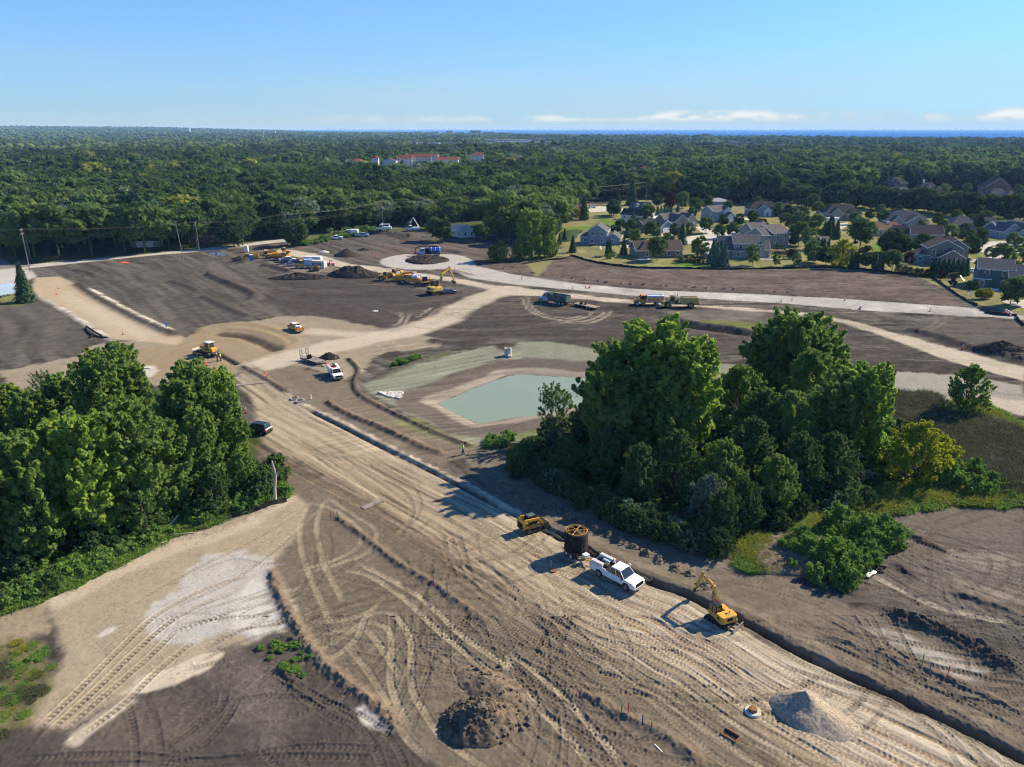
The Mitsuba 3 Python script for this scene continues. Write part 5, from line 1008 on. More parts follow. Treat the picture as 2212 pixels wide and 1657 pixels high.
def skidsteer(label, loc, rz, s=1.0, full=True, text='CAT', arm_up=0.0):
    p = thing('track_loader', label, 'loader', loc, rz, s=s)
    for y in (-.72, .72): crawler(p, y, 2.3, .42, .72, 24)
    part(p, 'body', prism([(-1.45, .45), (-1.5, 1.5), (-1.3, 1.62), (-.75, 1.5), (-.75, .9), (1.0, .85), (1.05, .35)], -.48, .48, .03), 'paint_yellow')
    part(p, 'engine_cover', prism([(-1.5, .6), (-1.52, 1.45), (-1.3, 1.62), (-.8, 1.55), (-.8, .8)], -.72, .72, .04), 'paint_yellow'); part(p, 'rear_door', MB().span(-1.56, -1.48, -.55, .55, .65, 1.45), 'plastic_black')
    part(p, 'cab', hull([(x, y, z) for x0, z in ((-.75, .9), (-.62, 2.08)) for x in (x0, .75 if z < 1 else .55) for y in (-.46, .46)]), 'plastic_black'); part(p, 'windscreen', pane([(.76, -.44, .95), (.76, .44, .95), (.565, .44, 2.05), (.565, -.44, 2.05)], .08), 'glass_dark')
    part(p, 'roof_panel', MB().span(-.5, .42, -.36, .36, 2.07, 2.10), 'paint_green')
    for sd in (-1, 1):
        part(p, 'side_window', pane([(-.6, sd * .46, 1.25), (.6, sd * .46, 1.25), (.5, sd * .46, 1.95), (-.52, sd * .46, 1.95)], .05), 'glass_dark')
        a = MB().add(prism([(-1.35, 1.45), (-1.45, 1.75), (-1.1, 1.92), (.9, 1.72 + arm_up), (1.75, .75 + arm_up), (1.6, .45 + arm_up), (1.4, .6 + arm_up), (.75, 1.42 + arm_up), (-1.0, 1.6)], sd * .60 - .07, sd * .60 + .07)).cyl((-1.1, sd * .6, 1.35), (.2, sd * .6, 1.58), .05)
        k = part(p, 'lift_arm', a, 'paint_yellow')
        part(p, 'fender', MB().span(-1.2, .95, sd * .50, sd * .56, .72, .98), 'paint_yellow')
    b = MB().add(prism([(1.5, .12 + arm_up), (2.45, .08 + arm_up), (2.45, .12 + arm_up), (1.62, .2 + arm_up), (1.58, .75 + arm_up), (1.9, .95 + arm_up), (1.86, .99 + arm_up), (1.48, .8 + arm_up)], -.95, .95))
    for y in (-.95, .91): b.add(prism([(1.5, .12 + arm_up), (2.45, .08 + arm_up), (1.9, .97 + arm_up), (1.5, .8 + arm_up)], y, y + .04))
    part(p, 'bucket', b, 'steel_dark')
    if full: part(p, 'bucket_load', MB().add(lump(5, .75, .9, .35)).mesh().apply_translation([1.9, 0, .45 + arm_up]), 'heap_brown')
    if text:
        t = meshkit.text_mesh(text, .26, .02, True); t.apply_transform(rotm([1, 0, 0], 90)); t.apply_translation([-1.35, -.735, 1.1]); part(p, 'lettering', t, 'letter_black')
    return p
def lump(seed, rx, ry, h, n=2):
    m = trimesh.creation.icosphere(n + 1, 1.0); d = 0.75 + 0.5 * meshkit.fbm(m.vertices * 2.5 + seed * 7.3, 3, seed); m.vertices *= d[:, None]; m.apply_scale([rx, ry, h]); return m

def heapmat(name, c, c2, sc=2.5):
    scene[name] = {'type': 'bumpmap', 'scale': 1.0, 'arbitrary': proc(lambda p, n, uv: 0.06 * fbm(p.x * 3.3, p.y * 3.3, p.z * 3.3, octaves=3), 0.04), 'bsdf': {'type': 'diffuse', 'reflectance': proc(lambda p, n, uv: mix(c, c2, smoothstep(.3, .7, fbm(p.x * sc, p.y * sc, p.z * sc))))}}
heapmat('heap_dark', (.035, .031, .029), (.085, .070, .060)); heapmat('heap_soil', (.070, .058, .047), (.17, .135, .10)); heapmat('heap_brown', (.10, .082, .066), (.21, .165, .122)); heapmat('heap_stone', (.23, .195, .155), (.40, .34, .27), 9.0); heapmat('heap_pale', (.45, .43, .40), (.62, .60, .56))
def heap(name, label, cat, loc, rx, ry, h, bsdf, seed, rz=0, rough=.35, peak=1.0, clod=0, n=34, group=None, z=None, shape=None):
    """a dumped pile: cone of loose material with lumps rolled to its foot"""
    r = np.linspace(0, 1.12, n); a = np.arange(3 * n) * 2 * np.pi / (3 * n); Rr, Aa = np.meshgrid(r, a, indexing='ij')
    x, y = Rr * np.cos(Aa), Rr * np.sin(Aa); q = np.stack([x * rx, y * ry, x * 0 + seed * 3.1], -1)
    edge = 1 + 0.25 * (meshkit.fbm(np.stack([np.cos(Aa) * 1.3, np.sin(Aa) * 1.3, Aa * 0 + seed], -1), 2, seed) - .5)
    rr_ = Rr / edge; base = np.clip(1 - rr_, 0, 1) ** peak if peak != 1.0 else np.clip(1 - rr_, 0, 1)
    zz = h * base * (1 + rough * 0.8 * (meshkit.fbm(q / max(.5, h * .5), 3, seed) - .5)) + rough * .55 * min(1, h) * (meshkit.fbm(q * 1.9, 3, seed + 5) - .42) * np.clip(base * 5, 0, 1)
    if shape is not None: zz = shape(x, y, zz)
    zz = zz - 0.25 * np.clip((rr_ - .97) * 8, 0, 1) - .02
    v = np.column_stack([(x * rx).ravel(), (y * ry).ravel(), zz.ravel()]); m = 3 * n
    i, j = np.meshgrid(np.arange(n - 1), np.arange(m), indexing='ij'); qd = np.stack([i * m + j, (i + 1) * m + j, (i + 1) * m + (j + 1) % m, i * m + (j + 1) % m], -1).reshape(-1, 4)
    parts = [(v, np.vstack([qd[:, [0, 1, 2]], qd[:, [0, 2, 3]]]))]; R = np.random.default_rng(seed)
    for _ in range(clod):
        t = R.uniform(0, 6.28); d = R.uniform(.15, 1.06); s = R.uniform(.06, .17) * (1.7 if R.uniform() < .12 else 1); m_ = lump(int(R.integers(99)), s, s * R.uniform(.6, 1.1), s * .7, 0)
        k = np.argmin((v[:, 0] - d * rx * math.cos(t)) ** 2 + (v[:, 1] - d * ry * math.sin(t)) ** 2); parts.append((m_.vertices + [d * rx * math.cos(t), d * ry * math.sin(t), max(0, v[k, 2]) + s * .2], m_.faces))
    return single(name, label, cat, join(parts), bsdf, (loc[0], loc[1], gz(*loc) if z is None else z), rz, group, smooth=40)
def hdg(a, b): return math.degrees(math.atan2(b[1] - a[1], b[0] - a[0]))
def spot(a, b, left=0.0, fwd=0.0):
    """midpoint and heading from a (rear) to b (front), moved left and forward"""
    r = math.radians(hdg(a, b)); c = ((a[0] + b[0]) / 2 + fwd * math.cos(r) - left * math.sin(r), (a[1] + b[1]) / 2 + fwd * math.sin(r) + left * math.cos(r)); return c, math.degrees(r)
def heavy_cab(p, xf, paint, w=1.2, hood=1.35, top=2.75, sill=1.75):
    part(p, 'hood', prism(cut([(xf - hood - .2, .75), (xf - hood - .2, 1.75), (xf - .15, 1.5), (xf, 1.3), (xf, .75)], [(xf - .75, .5, .62)]), -w * .85, w * .85, .08), paint)
    part(p, 'grille', MB().span(xf - .05, xf + .03, -.55, .55, .85, 1.38), 'steel'); part(p, 'bumper', MB().span(xf - .1, xf + .14, -w, w, .45, .78, .04), 'steel')
    part(p, 'cab_body', MB().span(xf - hood - 1.75, xf - hood, -w, w, .85, sill, .06), paint)
    greenhouse(p, (xf - hood - 1.72, xf - hood - .02), (xf - hood - 1.66, xf - hood - .35), sill - .02, top, w - .02, w - .16, paint)
    for s in (1, -1):
        part(p, 'headlight', MB().span(xf - .16, xf + .01, s * w * .55, s * w * .82, 1.0, 1.2, .03), 'white'); part(p, 'mirror', MB().box((xf - hood - .1, s * (w + .22), 2.05), (.1, .22, .5), bev=.03), 'plastic_black'); part(p, 'fuel_tank', MB().cyl((xf - hood - 1.5, s * 1.0, .7), (xf - hood - .3, s * 1.0, .7), .3, n=14), 'steel')
        wheel(p, xf - .75, s * (w - .15), .5, .3, 'rim_white')
def chassis(p, x0, x1, axles, r=.5, dual=True):
    part(p, 'chassis', MB().span(x0, x1, -.45, .45, .62, .88), 'steel_dark')
    for x in axles:
        for s in (1, -1): wheel(p, x, s * .95, r, .5 if dual else .32, 'rim_white')
def dozer(label, loc, rz, s=1.0):
    p = thing('bulldozer', label, 'bulldozer', loc, rz, s=s)
    for y in (-1.05, 1.05): crawler(p, y, 3.9, .72, 1.15, 30)
    part(p, 'hull', MB().span(-1.6, 1.5, -.62, .62, .55, 1.45, .05), 'paint_yellow'); part(p, 'hood', prism([(.1, 1.4), (.1, 2.2), (1.75, 2.02), (1.9, 1.9), (1.9, 1.0), (1.5, .9)], -.5, .5, .06), 'paint_yellow'); part(p, 'radiator_grille', MB().span(1.88, 1.95, -.42, .42, 1.1, 1.85), 'plastic_black')
    part(p, 'fender', MB().span(-1.7, .3, .6, 1.25, 1.2, 1.42, .03).span(-1.7, .3, -1.25, -.6, 1.2, 1.42, .03), 'paint_yellow'); part(p, 'fuel_tank', MB().span(-2.1, -1.35, -.75, .75, 1.0, 1.95, .1), 'paint_yellow')
    greenhouse(p, (-1.35, .15), (-1.25, .05), 1.42, 2.95, .72, .66, 'paint_tan', (.5,)); part(p, 'cab_roof', MB().span(-1.5, .25, -.82, .82, 2.95, 3.1, .05), 'rim_white')
    part(p, 'exhaust', MB().cyl((1.0, .2, 2.05), (1.0, .2, 2.9), .07), 'steel_dark')
    part(p, 'blade', prism([(2.75, .1), (2.95, .05), (2.8, .5), (2.78, .9), (2.98, 1.4), (2.85, 1.42), (2.62, .9), (2.62, .5)], -1.85, 1.85), 'steel'); part(p, 'push_arm', MB().box((1.4, 1.55, .55), (2.6, .2, .26), bev=.03).box((1.4, -1.55, .55), (2.6, .2, .26), bev=.03), 'paint_yellow'); part(p, 'lift_ram', MB().cyl((1.7, .35, 1.9), (2.68, .5, .9), .07).cyl((1.7, -.35, 1.9), (2.68, -.5, .9), .07), 'steel')
    part(p, 'ripper', MB().span(-2.75, -1.9, -.9, .9, .7, .95, .04).box((-2.75, 0, .55), (.18, .12, .9)).box((-2.75, .7, .55), (.18, .12, .9)).box((-2.75, -.7, .55), (.18, .12, .9)), 'steel_dark')
    return p
def scraper(label, loc, rz, s=1.0):
    p = thing('motor_scraper', label, 'scraper', loc, rz, s=s)
    part(p, 'tractor_body', prism([(1.7, .9), (1.7, 1.9), (2.6, 2.0), (4.6, 1.85), (5.0, 1.6), (5.0, .8), (2.4, .7)], -.75, .75, .08), 'paint_yellow'); part(p, 'grille', MB().span(4.98, 5.05, -.55, .55, 1.0, 1.6), 'plastic_black')
    part(p, 'bumper', MB().span(5.0, 5.3, -1.2, 1.2, .7, 1.0, .05), 'paint_yellow'); part(p, 'fender', MB().span(2.3, 4.3, .8, 1.5, 1.75, 1.9, .04).span(2.3, 4.3, -1.5, -.8, 1.75, 1.9, .04), 'paint_yellow')
    greenhouse(p, (1.7, 2.9), (1.75, 2.75), 1.9, 3.15, .7, .62, 'paint_yellow', name='cab'); part(p, 'cab_roof', MB().span(1.55, 3.0, -.85, .85, 3.15, 3.27, .04), 'paint_tan')
    part(p, 'gooseneck', MB().tube([(1.7, 0, 1.4), (1.3, 0, 2.3), (.6, 0, 2.75), (-.3, 0, 2.6), (-.9, 0, 2.0)], .3, 8).box((-.9, 0, 2.0), (.5, 2.7, .5), bev=.06), 'paint_yellow'); part(p, 'draft_arm', MB().box((-1.9, 1.5, 1.3), (2.6, .22, .5), ry=24, bev=.04).box((-1.9, -1.5, 1.3), (2.6, .22, .5), ry=24, bev=.04), 'paint_yellow')
    part(p, 'bowl', MB().add(prism([(-4.8, .55), (-4.8, 2.1), (-1.3, 2.1), (-.9, 1.2), (-1.3, .5)], 1.25, 1.4)).add(prism([(-4.8, .55), (-4.8, 2.1), (-1.3, 2.1), (-.9, 1.2), (-1.3, .5)], -1.4, -1.25)).span(-4.8, -1.2, -1.3, 1.3, .5, .68), 'paint_yellow'); part(p, 'apron', prism([(-1.3, .55), (-.95, .9), (-.95, 1.6), (-1.25, 2.0), (-1.1, 1.2)], -1.24, 1.24), 'paint_yellow'); part(p, 'ejector', MB().span(-4.6, -4.4, -1.22, 1.22, .7, 2.3), 'steel_dark')
    part(p, 'engine_box', MB().span(-6.6, -4.85, -.8, .8, 1.0, 2.3, .08), 'paint_yellow'); part(p, 'push_block', MB().span(-7.0, -6.6, -.5, .5, .7, 1.5, .05), 'steel_dark'); part(p, 'exhaust', MB().cyl((4.0, .45, 1.9), (4.0, .45, 2.9), .08).cyl((-5.6, .3, 2.3), (-5.6, .3, 3.0), .08), 'steel_dark'); part(p, 'steering_ram', MB().cyl((1.5, .5, 1.2), (2.6, .55, 1.0), .09).cyl((1.5, -.5, 1.2), (2.6, -.55, 1.0), .09), 'steel')
    for sd in (1, -1): wheel(p, 3.3, sd * 1.2, .95, .75, 'rim_yellow', lug=1); wheel(p, -5.6, sd * 1.15, .95, .75, 'rim_yellow', lug=1)
    return p
def person(label, loc, rz, vest='hivis', legs='denim', hat='white', stride=0.25, arms=(0.15, -0.1), lean=0.0):
    """standing or walking figure, facing +x; one body, clothes over it"""
    import manifold3d as m3
    p = thing('person', label, 'person', loc, rz)
    def limb(js):
        out = None
        for (a, ra), (b, rb) in zip(js[:-1], js[1:]):
            h = m3.Manifold.batch_hull([m3.Manifold.sphere(ra, 14).translate(list(map(float, a))), m3.Manifold.sphere(rb, 14).translate(list(map(float, b)))]); out = h if out is None else out + h
        return out
    def mesh(m):
        q = m.to_mesh(); t = trimesh.Trimesh(q.vert_properties[:, :3], q.tri_verts); trimesh.smoothing.filter_taubin(t, iterations=6); return t
    lx = lean; torso = limb([((0, 0, .95), .14), ((lx * .4, 0, 1.15), .13), ((lx, 0, 1.38), .15), ((lx * 1.1, 0, 1.52), .06), ((lx * 1.2 + .01, 0, 1.60), .062)])
    sh = limb([((lx, .17, 1.40), .075), ((lx, -.17, 1.40), .075)]); head = limb([((lx * 1.2 + .015, 0, 1.68), .088), ((lx * 1.2 + .02, 0, 1.75), .092)]) + limb([((lx * 1.2 + .10, 0, 1.68), .018), ((lx * 1.2 + .115, 0, 1.66), .02)]) + limb([((lx * 1.2, .09, 1.70), .022), ((lx * 1.2, -.09, 1.70), .022)])
    body = torso + sh + head; cl, sl = None, None
    for s, st in ((1, stride), (-1, -stride)):
        leg = [((0, s * .09, .93), .105), ((st * .55 + .03, s * .10, .50), .068), ((st - .02, s * .10, .09), .048)]
        body = body + limb(leg) + limb([((st - .04, s * .10, .05), .045), ((st + .15, s * .11, .035), .035)])
        t = limb([(a, r + .022) for a, r in leg[:2]] + [((st - .02, s * .10, .13), .07)]); cl = t if cl is None else cl + t
        a = arms[0 if s > 0 else 1]; el = (lx + a * .6 - .03, s * .25, 1.13); ha = (lx + a * 1.7 + .06, s * .24, .90)
        body = body + limb([((lx, s * .19, 1.39), .058), (el, .042), (ha, .032)])
        for k in range(4): body = body + limb([((ha[0] + .01 * k - .02, ha[1], ha[2] - .02), .02), ((ha[0] + .025 * k - .04, ha[1] + .008 * k, ha[2] - .09 - .008 * (k in (1, 2))), .011)])
        body = body + limb([(ha, .018), ((ha[0] + .06, ha[1], ha[2] - .05), .012)])
        t = limb([((lx, s * .19, 1.39), .078), (((lx + el[0]) / 2, s * .225, 1.25), .068)]); sl = t if sl is None else sl + t
    part(p, 'body', mesh(body), 'skin', True)
    part(p, 'trousers', mesh(cl + limb([((0, .05, .96), .135), ((0, -.05, .96), .135)])), legs, True)
    part(p, 'vest', mesh(sl + limb([((0, .04, 1.0), .15), ((lx * .4, .03, 1.15), .155), ((lx, .05, 1.36), .16)]) + limb([((0, -.04, 1.0), .15), ((lx * .4, -.03, 1.15), .155), ((lx, -.05, 1.36), .16)])), vest, True)
    h = MB().sphere((lx * 1.2 + .01, 0, 1.765), .118, (1.1, .95, .85)); h.cyl((lx * 1.2 + .04, 0, 1.755), (lx * 1.2 + .04, 0, 1.775), .15, n=18); part(p, 'hard_hat', h, hat, True)
    part(p, 'boot', MB().box((stride + .04, .10, .05), (.29, .11, .10), bev=.03).box((-stride + .04, -.10, .05), (.29, .11, .10), bev=.03), 'cloth_dark')
    return p

# ---------------------------------------------------------------- foreground work along the trench
c, r = spot((9.33,68.67), (12.02,65.94), .86)
p = pickup('white extended cab work pickup with toolboxes beside the trench', c, r, 'paint_white', crew='ext')
for y in (.78, -.78): part(p, 'toolbox', MB().span(-2.9, -1.35 if y < 0 else -.95, y - .24, y + .24, 1.36, 1.74, .03), 'rim_white')
part(p, 'bed_cargo', MB().span(-2.2, -1.2, -.4, .45, 1.24, 1.42, .04).cyl((-2.6, .3, 1.4), (-1.3, .3, 1.4), .1).box((-1.25, -.2, 1.45), (.5, .7, .3), bev=.05), 'steel_dark'); part(p, 'fuel_cell', MB().span(-2.1, -1.2, .1, .5, 1.42, 1.62, .04), 'paint_ltblue'); part(p, 'beacon', MB().cyl((-.95, .5, 1.75), (-.95, .5, 1.92), .07), 'sign_orange')
person('worker in white hard hat standing in the trench by the white pickup', (*(12.85,69.06), -.55), 150, 'cloth_dark', 'cloth_dark', 'white', .05, (.3, .2))
# pipe reel trailer
c = (7.26,72.84); r = hdg((7.22,72.28), (8.4,70.51))
p = thing('reel_trailer', 'tall spool of coiled black drain pipe on a small yellow trailer', 'trailer', c, r)
b = MB()
for k in range(9):
    for R in (1.16,): b.ring((0, 0, 1.0 + k * .24), R + .02 * math.sin(k * 2.1), .17, 40, 8)
b.cyl((0, 0, .95), (0, 0, 3.0), 1.08, n=36)
k = part(p, 'pipe_coil', b, 'plastic_black', True); part(p, 'reel_top', MB().ring((0, 0, 3.22), 1.2, .035, 36).ring((0, 0, 3.22), .95, .02, 30), 'paint_yellow', True)
b = MB()
for a in range(6): b.cyl((0, 0, 3.24), (1.2 * math.cos(a * 1.0472), 1.2 * math.sin(a * 1.0472), 3.22), .035)
part(p, 'reel_spoke', b.cyl((0, 0, .6), (0, 0, 3.36), .09), 'paint_yellow'); b = MB().ring((0, 0, .84), 1.32, .05, 36)
for a in range(6): b.cyl((0, 0, .8), (1.3 * math.cos(a * 1.0472), 1.3 * math.sin(a * 1.0472), .84), .035)
part(p, 'reel_base', b, 'steel_dark'); part(p, 'frame', MB().span(-1.3, 1.2, .5, .62, .5, .64).span(-1.3, 1.2, -.62, -.5, .5, .64).box((1.9, .28, .57), (1.6, .12, .12), rz=-20).box((1.9, -.28, .57), (1.6, .12, .12), rz=20).box((2.7, 0, .57), (.5, .14, .14)).span(-1.3, -1.2, -.9, .9, .5, .64).cyl((2.5, .05, .57), (2.5, .05, .1), .04), 'paint_yellow'); part(p, 'tool_chest', MB().span(1.5, 2.1, -.35, .35, .66, 1.05, .03), 'white')
for x in (-.45, .4):
    for s in (1, -1): wheel(p, x, s * .95, .36, .22, 'rim_white')
for k in range(2): part(p, 'loose_pipe', MB().tube([(1.0 + .15 * k, 1.15, 1.1), (1.5, 1.6, .55 + .2 * k), (1.6, 2.1, .3), (1.3, 2.5, .15)], .13, 8), 'plastic_black', True)
c, r = spot((1.99,77.45), (3.27,78.23), .7); skidsteer('yellow compact track loader tipping gravel into the trench', c, r)
c = (20.64,60.98); rz = hdg((21.37,59.83), (19.79,61.41)); 
excavator('small yellow excavator with blade digging the trench', c, rz, .74, 'paint_yellow', [(1.2, 1.3), (2.0, 4.1), (4.6, 4.5), (5.6, 1.7)], 1, hdg((20.68,60.98), (18.95,65.35)) - rz, True, None, True)
# trench lining: black fabric along its side, and the pipe end
TL = smoothline([(2.79,79.69),(4.7,77.92),(6.22,76.21),(8.76,74.28),(10.14,72.56),(12.49,70.64),(13.74,69.06),(14.89,68.04)], .4); nz = meshkit.fbm(np.stack([np.arange(len(TL)) * .5, TL[:, 0] * 0, TL[:, 0] * 0], 1), 3, 3) - .5; tn = np.gradient(TL, axis=0); tn /= np.linalg.norm(tn, axis=1, keepdims=True); tn = np.stack([-tn[:, 1], tn[:, 0]], 1)
rows = [(-.55, .02), (-.25, .10), (-.02, .05), (.18, -.35), (.34, -.6)]; V = []
for q, (o, z) in enumerate(rows):
    w_ = meshkit.fbm(np.stack([np.arange(len(TL)) * .9, TL[:, 0] * 0 + q * 3.3, TL[:, 0] * 0], 1), 2, 6) - .5; xy = TL + tn * (o + .45 * nz * (o < 0) + .2 * w_)[:, None]; V.append(np.column_stack([xy, z + .16 * w_ + .06]))
V = np.array(V); n = len(TL); i, j = np.meshgrid(np.arange(4), np.arange(n - 1), indexing='ij'); a = i * n + j; F = np.stack([a, a + 1, a + n + 1, a + n], -1).reshape(-1, 4)
single('filter_fabric', 'crumpled black filter fabric lining the open trench', 'fabric', (V.reshape(-1, 3), F), 'fabric_black', (0, 0, 0), smooth=True)
single('pipe_end', 'straight black pipe end lying across the trench edge', 'pipe', MB().add(tube([(*(14.57,67.41), .14), (*(15.86,68.67), .2)], .11, 10)), 'plastic_black', (0, 0, 0), smooth=30)
# spoil heaps beside the trench
HP = [(7.26,81.52),(8.54,80.11),(10.22,78.55),(11.64,77.13),(12.94,76),(14,74.57),(15.41,73.13),(16.63,71.78),(18.22,70.24),(19.3,69.06)] + [(6.59,83.8),(5.56,83.05),(2.45,85.6),(0.45,88.01),(-1.11,90.25)] + [(5.64,82.9),(3.97,84.32),(2.6,85.41),(1.02,86.72)]
for k, q in enumerate(sorted(HP, key=lambda q: q[1])):
    heap('soil_heap', 'small heap of dug clods, %s nearest of the row beside the trench' % NTH[k], 'soil heap', q, .75 + .12 * (k * 7 % 5) / 2, .62 + .1 * (k * 3 % 4) / 2, .42 + .05 * (k % 4), 'heap_brown', 300 + k, 40 * k, .9, 1.0, 14, 15, 'heaps of spoil in a row beside the trench', z=max(0.0, gz(*q)) + .0)
heap('dug_soil', 'grey clay spoil heaped in front of the excavator bucket', 'soil heap', (20.38,66.55), 1.5, 1.1, .55, 'heap_brown', 340, 30, .9, 1.0, 30, 20)
# drains
def manhole(label, loc, cone):
    p = thing('manhole', label, 'manhole', loc)
    if cone: part(p, 'cone', lathe_z([(.001, .16), (.62, .16), (.66, .12), (.72, -.3)], 28), 'concrete'); part(p, 'frame', lathe_z([(.001, .42), (.30, .42), (.34, .40), (.36, .17), (.40, .15)], 20), 'rust')
    else: part(p, 'frame', lathe_z([(.36, -.1), (.37, .12), (.33, .13), (.33, .11)], 20), 'rust'); part(p, 'lid', lathe_z([(.001, .12), (.33, .12), (.33, .05)], 20), 'rust')
    return p
def lathe_z(prof, n=20):
    a = np.arange(n) * 2 * np.pi / n; v = np.array([[r * math.cos(t), r * math.sin(t), z] for r, z in prof for t in a]); m = len(prof)
    f = np.array([[i * n + j, (i + 1) * n + j, (i + 1) * n + (j + 1) % n, i * n + (j + 1) % n] for i in range(m - 1) for j in range(n)]); return trimesh.Trimesh(v, np.vstack([f[:, [0, 1, 2]], f[:, [0, 2, 3]]]), process=False)
manhole('rusty round manhole lid with a stake behind it', (4.54,69.63), False); manhole('concrete manhole cone with rusty iron ring near the gravel pile', (20.1,49.01), True)
def inlet(label, loc, rz, s=1.0):
    p = thing('curb_inlet', label, 'drain', loc, rz, s=s)
    part(p, 'frame', MB().span(-.72, .72, -.42, -.32, 0, .14).span(-.72, .72, .32, .46, 0, .34).span(-.78, -.70, -.42, .46, 0, .2).span(.70, .78, -.42, .46, 0, .2), 'rust')
    b = MB()
    for k in range(9): b.box((-.6 + k * .15, 0, .09), (.05, .62, .06))
    part(p, 'grate', b, 'steel_dark'); part(p, 'pit', MB().span(-.7, .7, -.32, .32, -.08, .02), 'plastic_black')
rd = hdg((26.43,55.69), (30.32,51.97)); inlet('rusty curb inlet grate beside the trench scarp', (27.1,55.75), rd, .85); inlet('rusty curb inlet grate near the manhole cone', (17.5,46.41), rd, .85)
def scoop(x, y, z):
    a = np.clip(1 - np.hypot((x + .28) / .74, y / .97), 0, 1); b = np.clip(1 - np.hypot((x - .05) / 1.0, (y + .1) / .8), 0, 1)
    n = meshkit.fbm(np.stack([x * 2.5, y * 2.5, x * 0], -1), 3, 9) - .5; return np.maximum(1.85 * a ** .93, .95 * b) * (1 + .25 * n) - .14 * np.exp(-((x + .30) ** 2 + (y + .42) ** 2) / .05) + .05 * n
heap('gravel_pile', 'big conical pile of grey crushed stone on the road grade', 'gravel pile', (25.17,48.62), 3.6, 2.5, 1.42, 'heap_stone', 350, hdg((23.04,49.66), (27.57,46.65)), .12, 1.05, 0, 60, shape=scoop)
heap('soil_mound', 'rough dark soil mound with boulders in the rutted ground', 'soil mound', (-2.6,47.87), 3.4, 2.7, 2.0, 'heap_soil', 351, 20, .8, .85, 190, 64)
heap('soil_mound', 'brown bank of soil behind the rough dark mound', 'soil mound', (-2.07,52.11), 3.8, 1.9, .7, 'heap_brown', 352, -35, .5, 1.0, 40, 36)
for k, q in enumerate([(-1.09,54.46),(-0.13,48.37),(-0.43,49.4)] + [(1.34,48.37),(0.84,47.13),(1.32,47.62),(0.79,50.19),(0.5,50.73)]):
    single('boulder', 'tan boulder beside the rough dark mound, %s from it' % NTH[k], 'boulder', lump(60 + k, .22 + .05 * (k % 3), .18, .16, 1), 'heap_brown', (*q, gz(*q) + .06), 30 * k, 'boulders beside the rough mound')
# survey stakes
def stake(q, h, bsdf, label, g=None, r=.028):
    p = thing('survey_stake', label, 'stake', q, 20, g); part(p, 'lath', MB().box((0, 0, h / 2), (.09, .03, h)), 'wood' if bsdf == 'wood' else bsdf)
    part(p, 'ribbon', MB().box((.02, .02, h * .82), (.13, .02, .10), rz=25), bsdf if bsdf != 'wood' else 'sign_orange')
for q, h, b, l in (((-8.34,66.73), 1.05, 'paint_pink', 'tall pink stake left of the blue stake on the ditch edge'), ((-7.5,65.58), .8, 'stake_blue', 'blue stake between pink and green stakes on the ditch edge'), ((-6.76,65.22), .85, 'stake_green', 'green stake on the ditch edge'), ((9.57,48.37), 1.15, 'paint_pink', 'tall pink stake by the near clod row'), ((9.08,48.67), .8, 'wood', 'thin lath left of the near tall pink stake'), ((10.59,47.37), 1.05, 'stake_blue', 'blue stake by the near clod row'), ((11.18,46.65), 1.1, 'stake_green', 'green stake by the near clod row'), ((11.64,45.94), .8, 'wood', 'thin orange ribboned lath by the near clod row'), ((38.43,52.83), 1.3, 'paint_pink', 'tall pink stake in the right hand field'), ((37.37,53.71), .95, 'stake_blue', 'dark blue stake in the right hand field'), ((37.11,54.52), 1.2, 'stake_green', 'green stake in the right hand field'), ((-22.68,81.51), .8, 'paint_pink', 'pink stake by the plank'), ((-21.8,81.22), .7, 'stake_blue', 'dark stake by the plank'), ((4.3,69.97), 1.3, 'wood', 'bare lath behind the rusty manhole lid'), ((99.8,156.5), 1.2, 'wood', 'yellow ribboned lath beside the far haul road')):
    stake(q, h, b, l)
k = thing('plank', 'pale plank lying across the road grade', 'plank', (-18.05,84.81), hdg((-19.22,83.89), (-16.91,86.06))); scene[k] = {**mikit.ply(MB().span(-1.55, 1.55, -.45, .45, .03, .12, .01).mesh(), 'wood_grey'), 'to_world': place[k]}
single('dropped_lath', 'white lath lying on the ground at the bottom edge', 'lath', MB().box((0, 0, .06), (.9, .06, .03)), 'white', (11.49,45.13), -60)
single('dropped_branch', 'pale broken branch lying by the fence below the left wood', 'branch', MB().tube([(0, 0, .1), (1, .3, .2), (2, .35, .5), (2.9, 1.0, 1.2)], [.09], 6).tube([(2, .35, .5), (2.5, .9, .6), (2.9, 1.8, .9)], [.05], 5), 'bark_pale', (-43.33,77.87), 20)
single('log', 'pale log lying against the black fence', 'log', MB().tube([(-1.3, 0, .14), (0, .05, .16), (1.3, .2, .13)], [.12, .11, .09], 8), 'bark_pale', (-39.43,76.92), 8, smooth=True)
single('dead_trunk', 'bare grey dead trunk leaning at the wood corner', 'dead tree', MB().add(tube([(0, 0, -.2), (.15, 0, 2.2), (.45, .1, 3.9), (.3, .1, 5.0), (.12, .2, 6.0)], [.24, .2, .16, .13, .08], 9)).add(tube([(.42, .1, 3.7), (.75, .2, 4.4)], [.09, .05], 6)), 'bark_pale', (-30.6,84.68), 0, smooth=True)
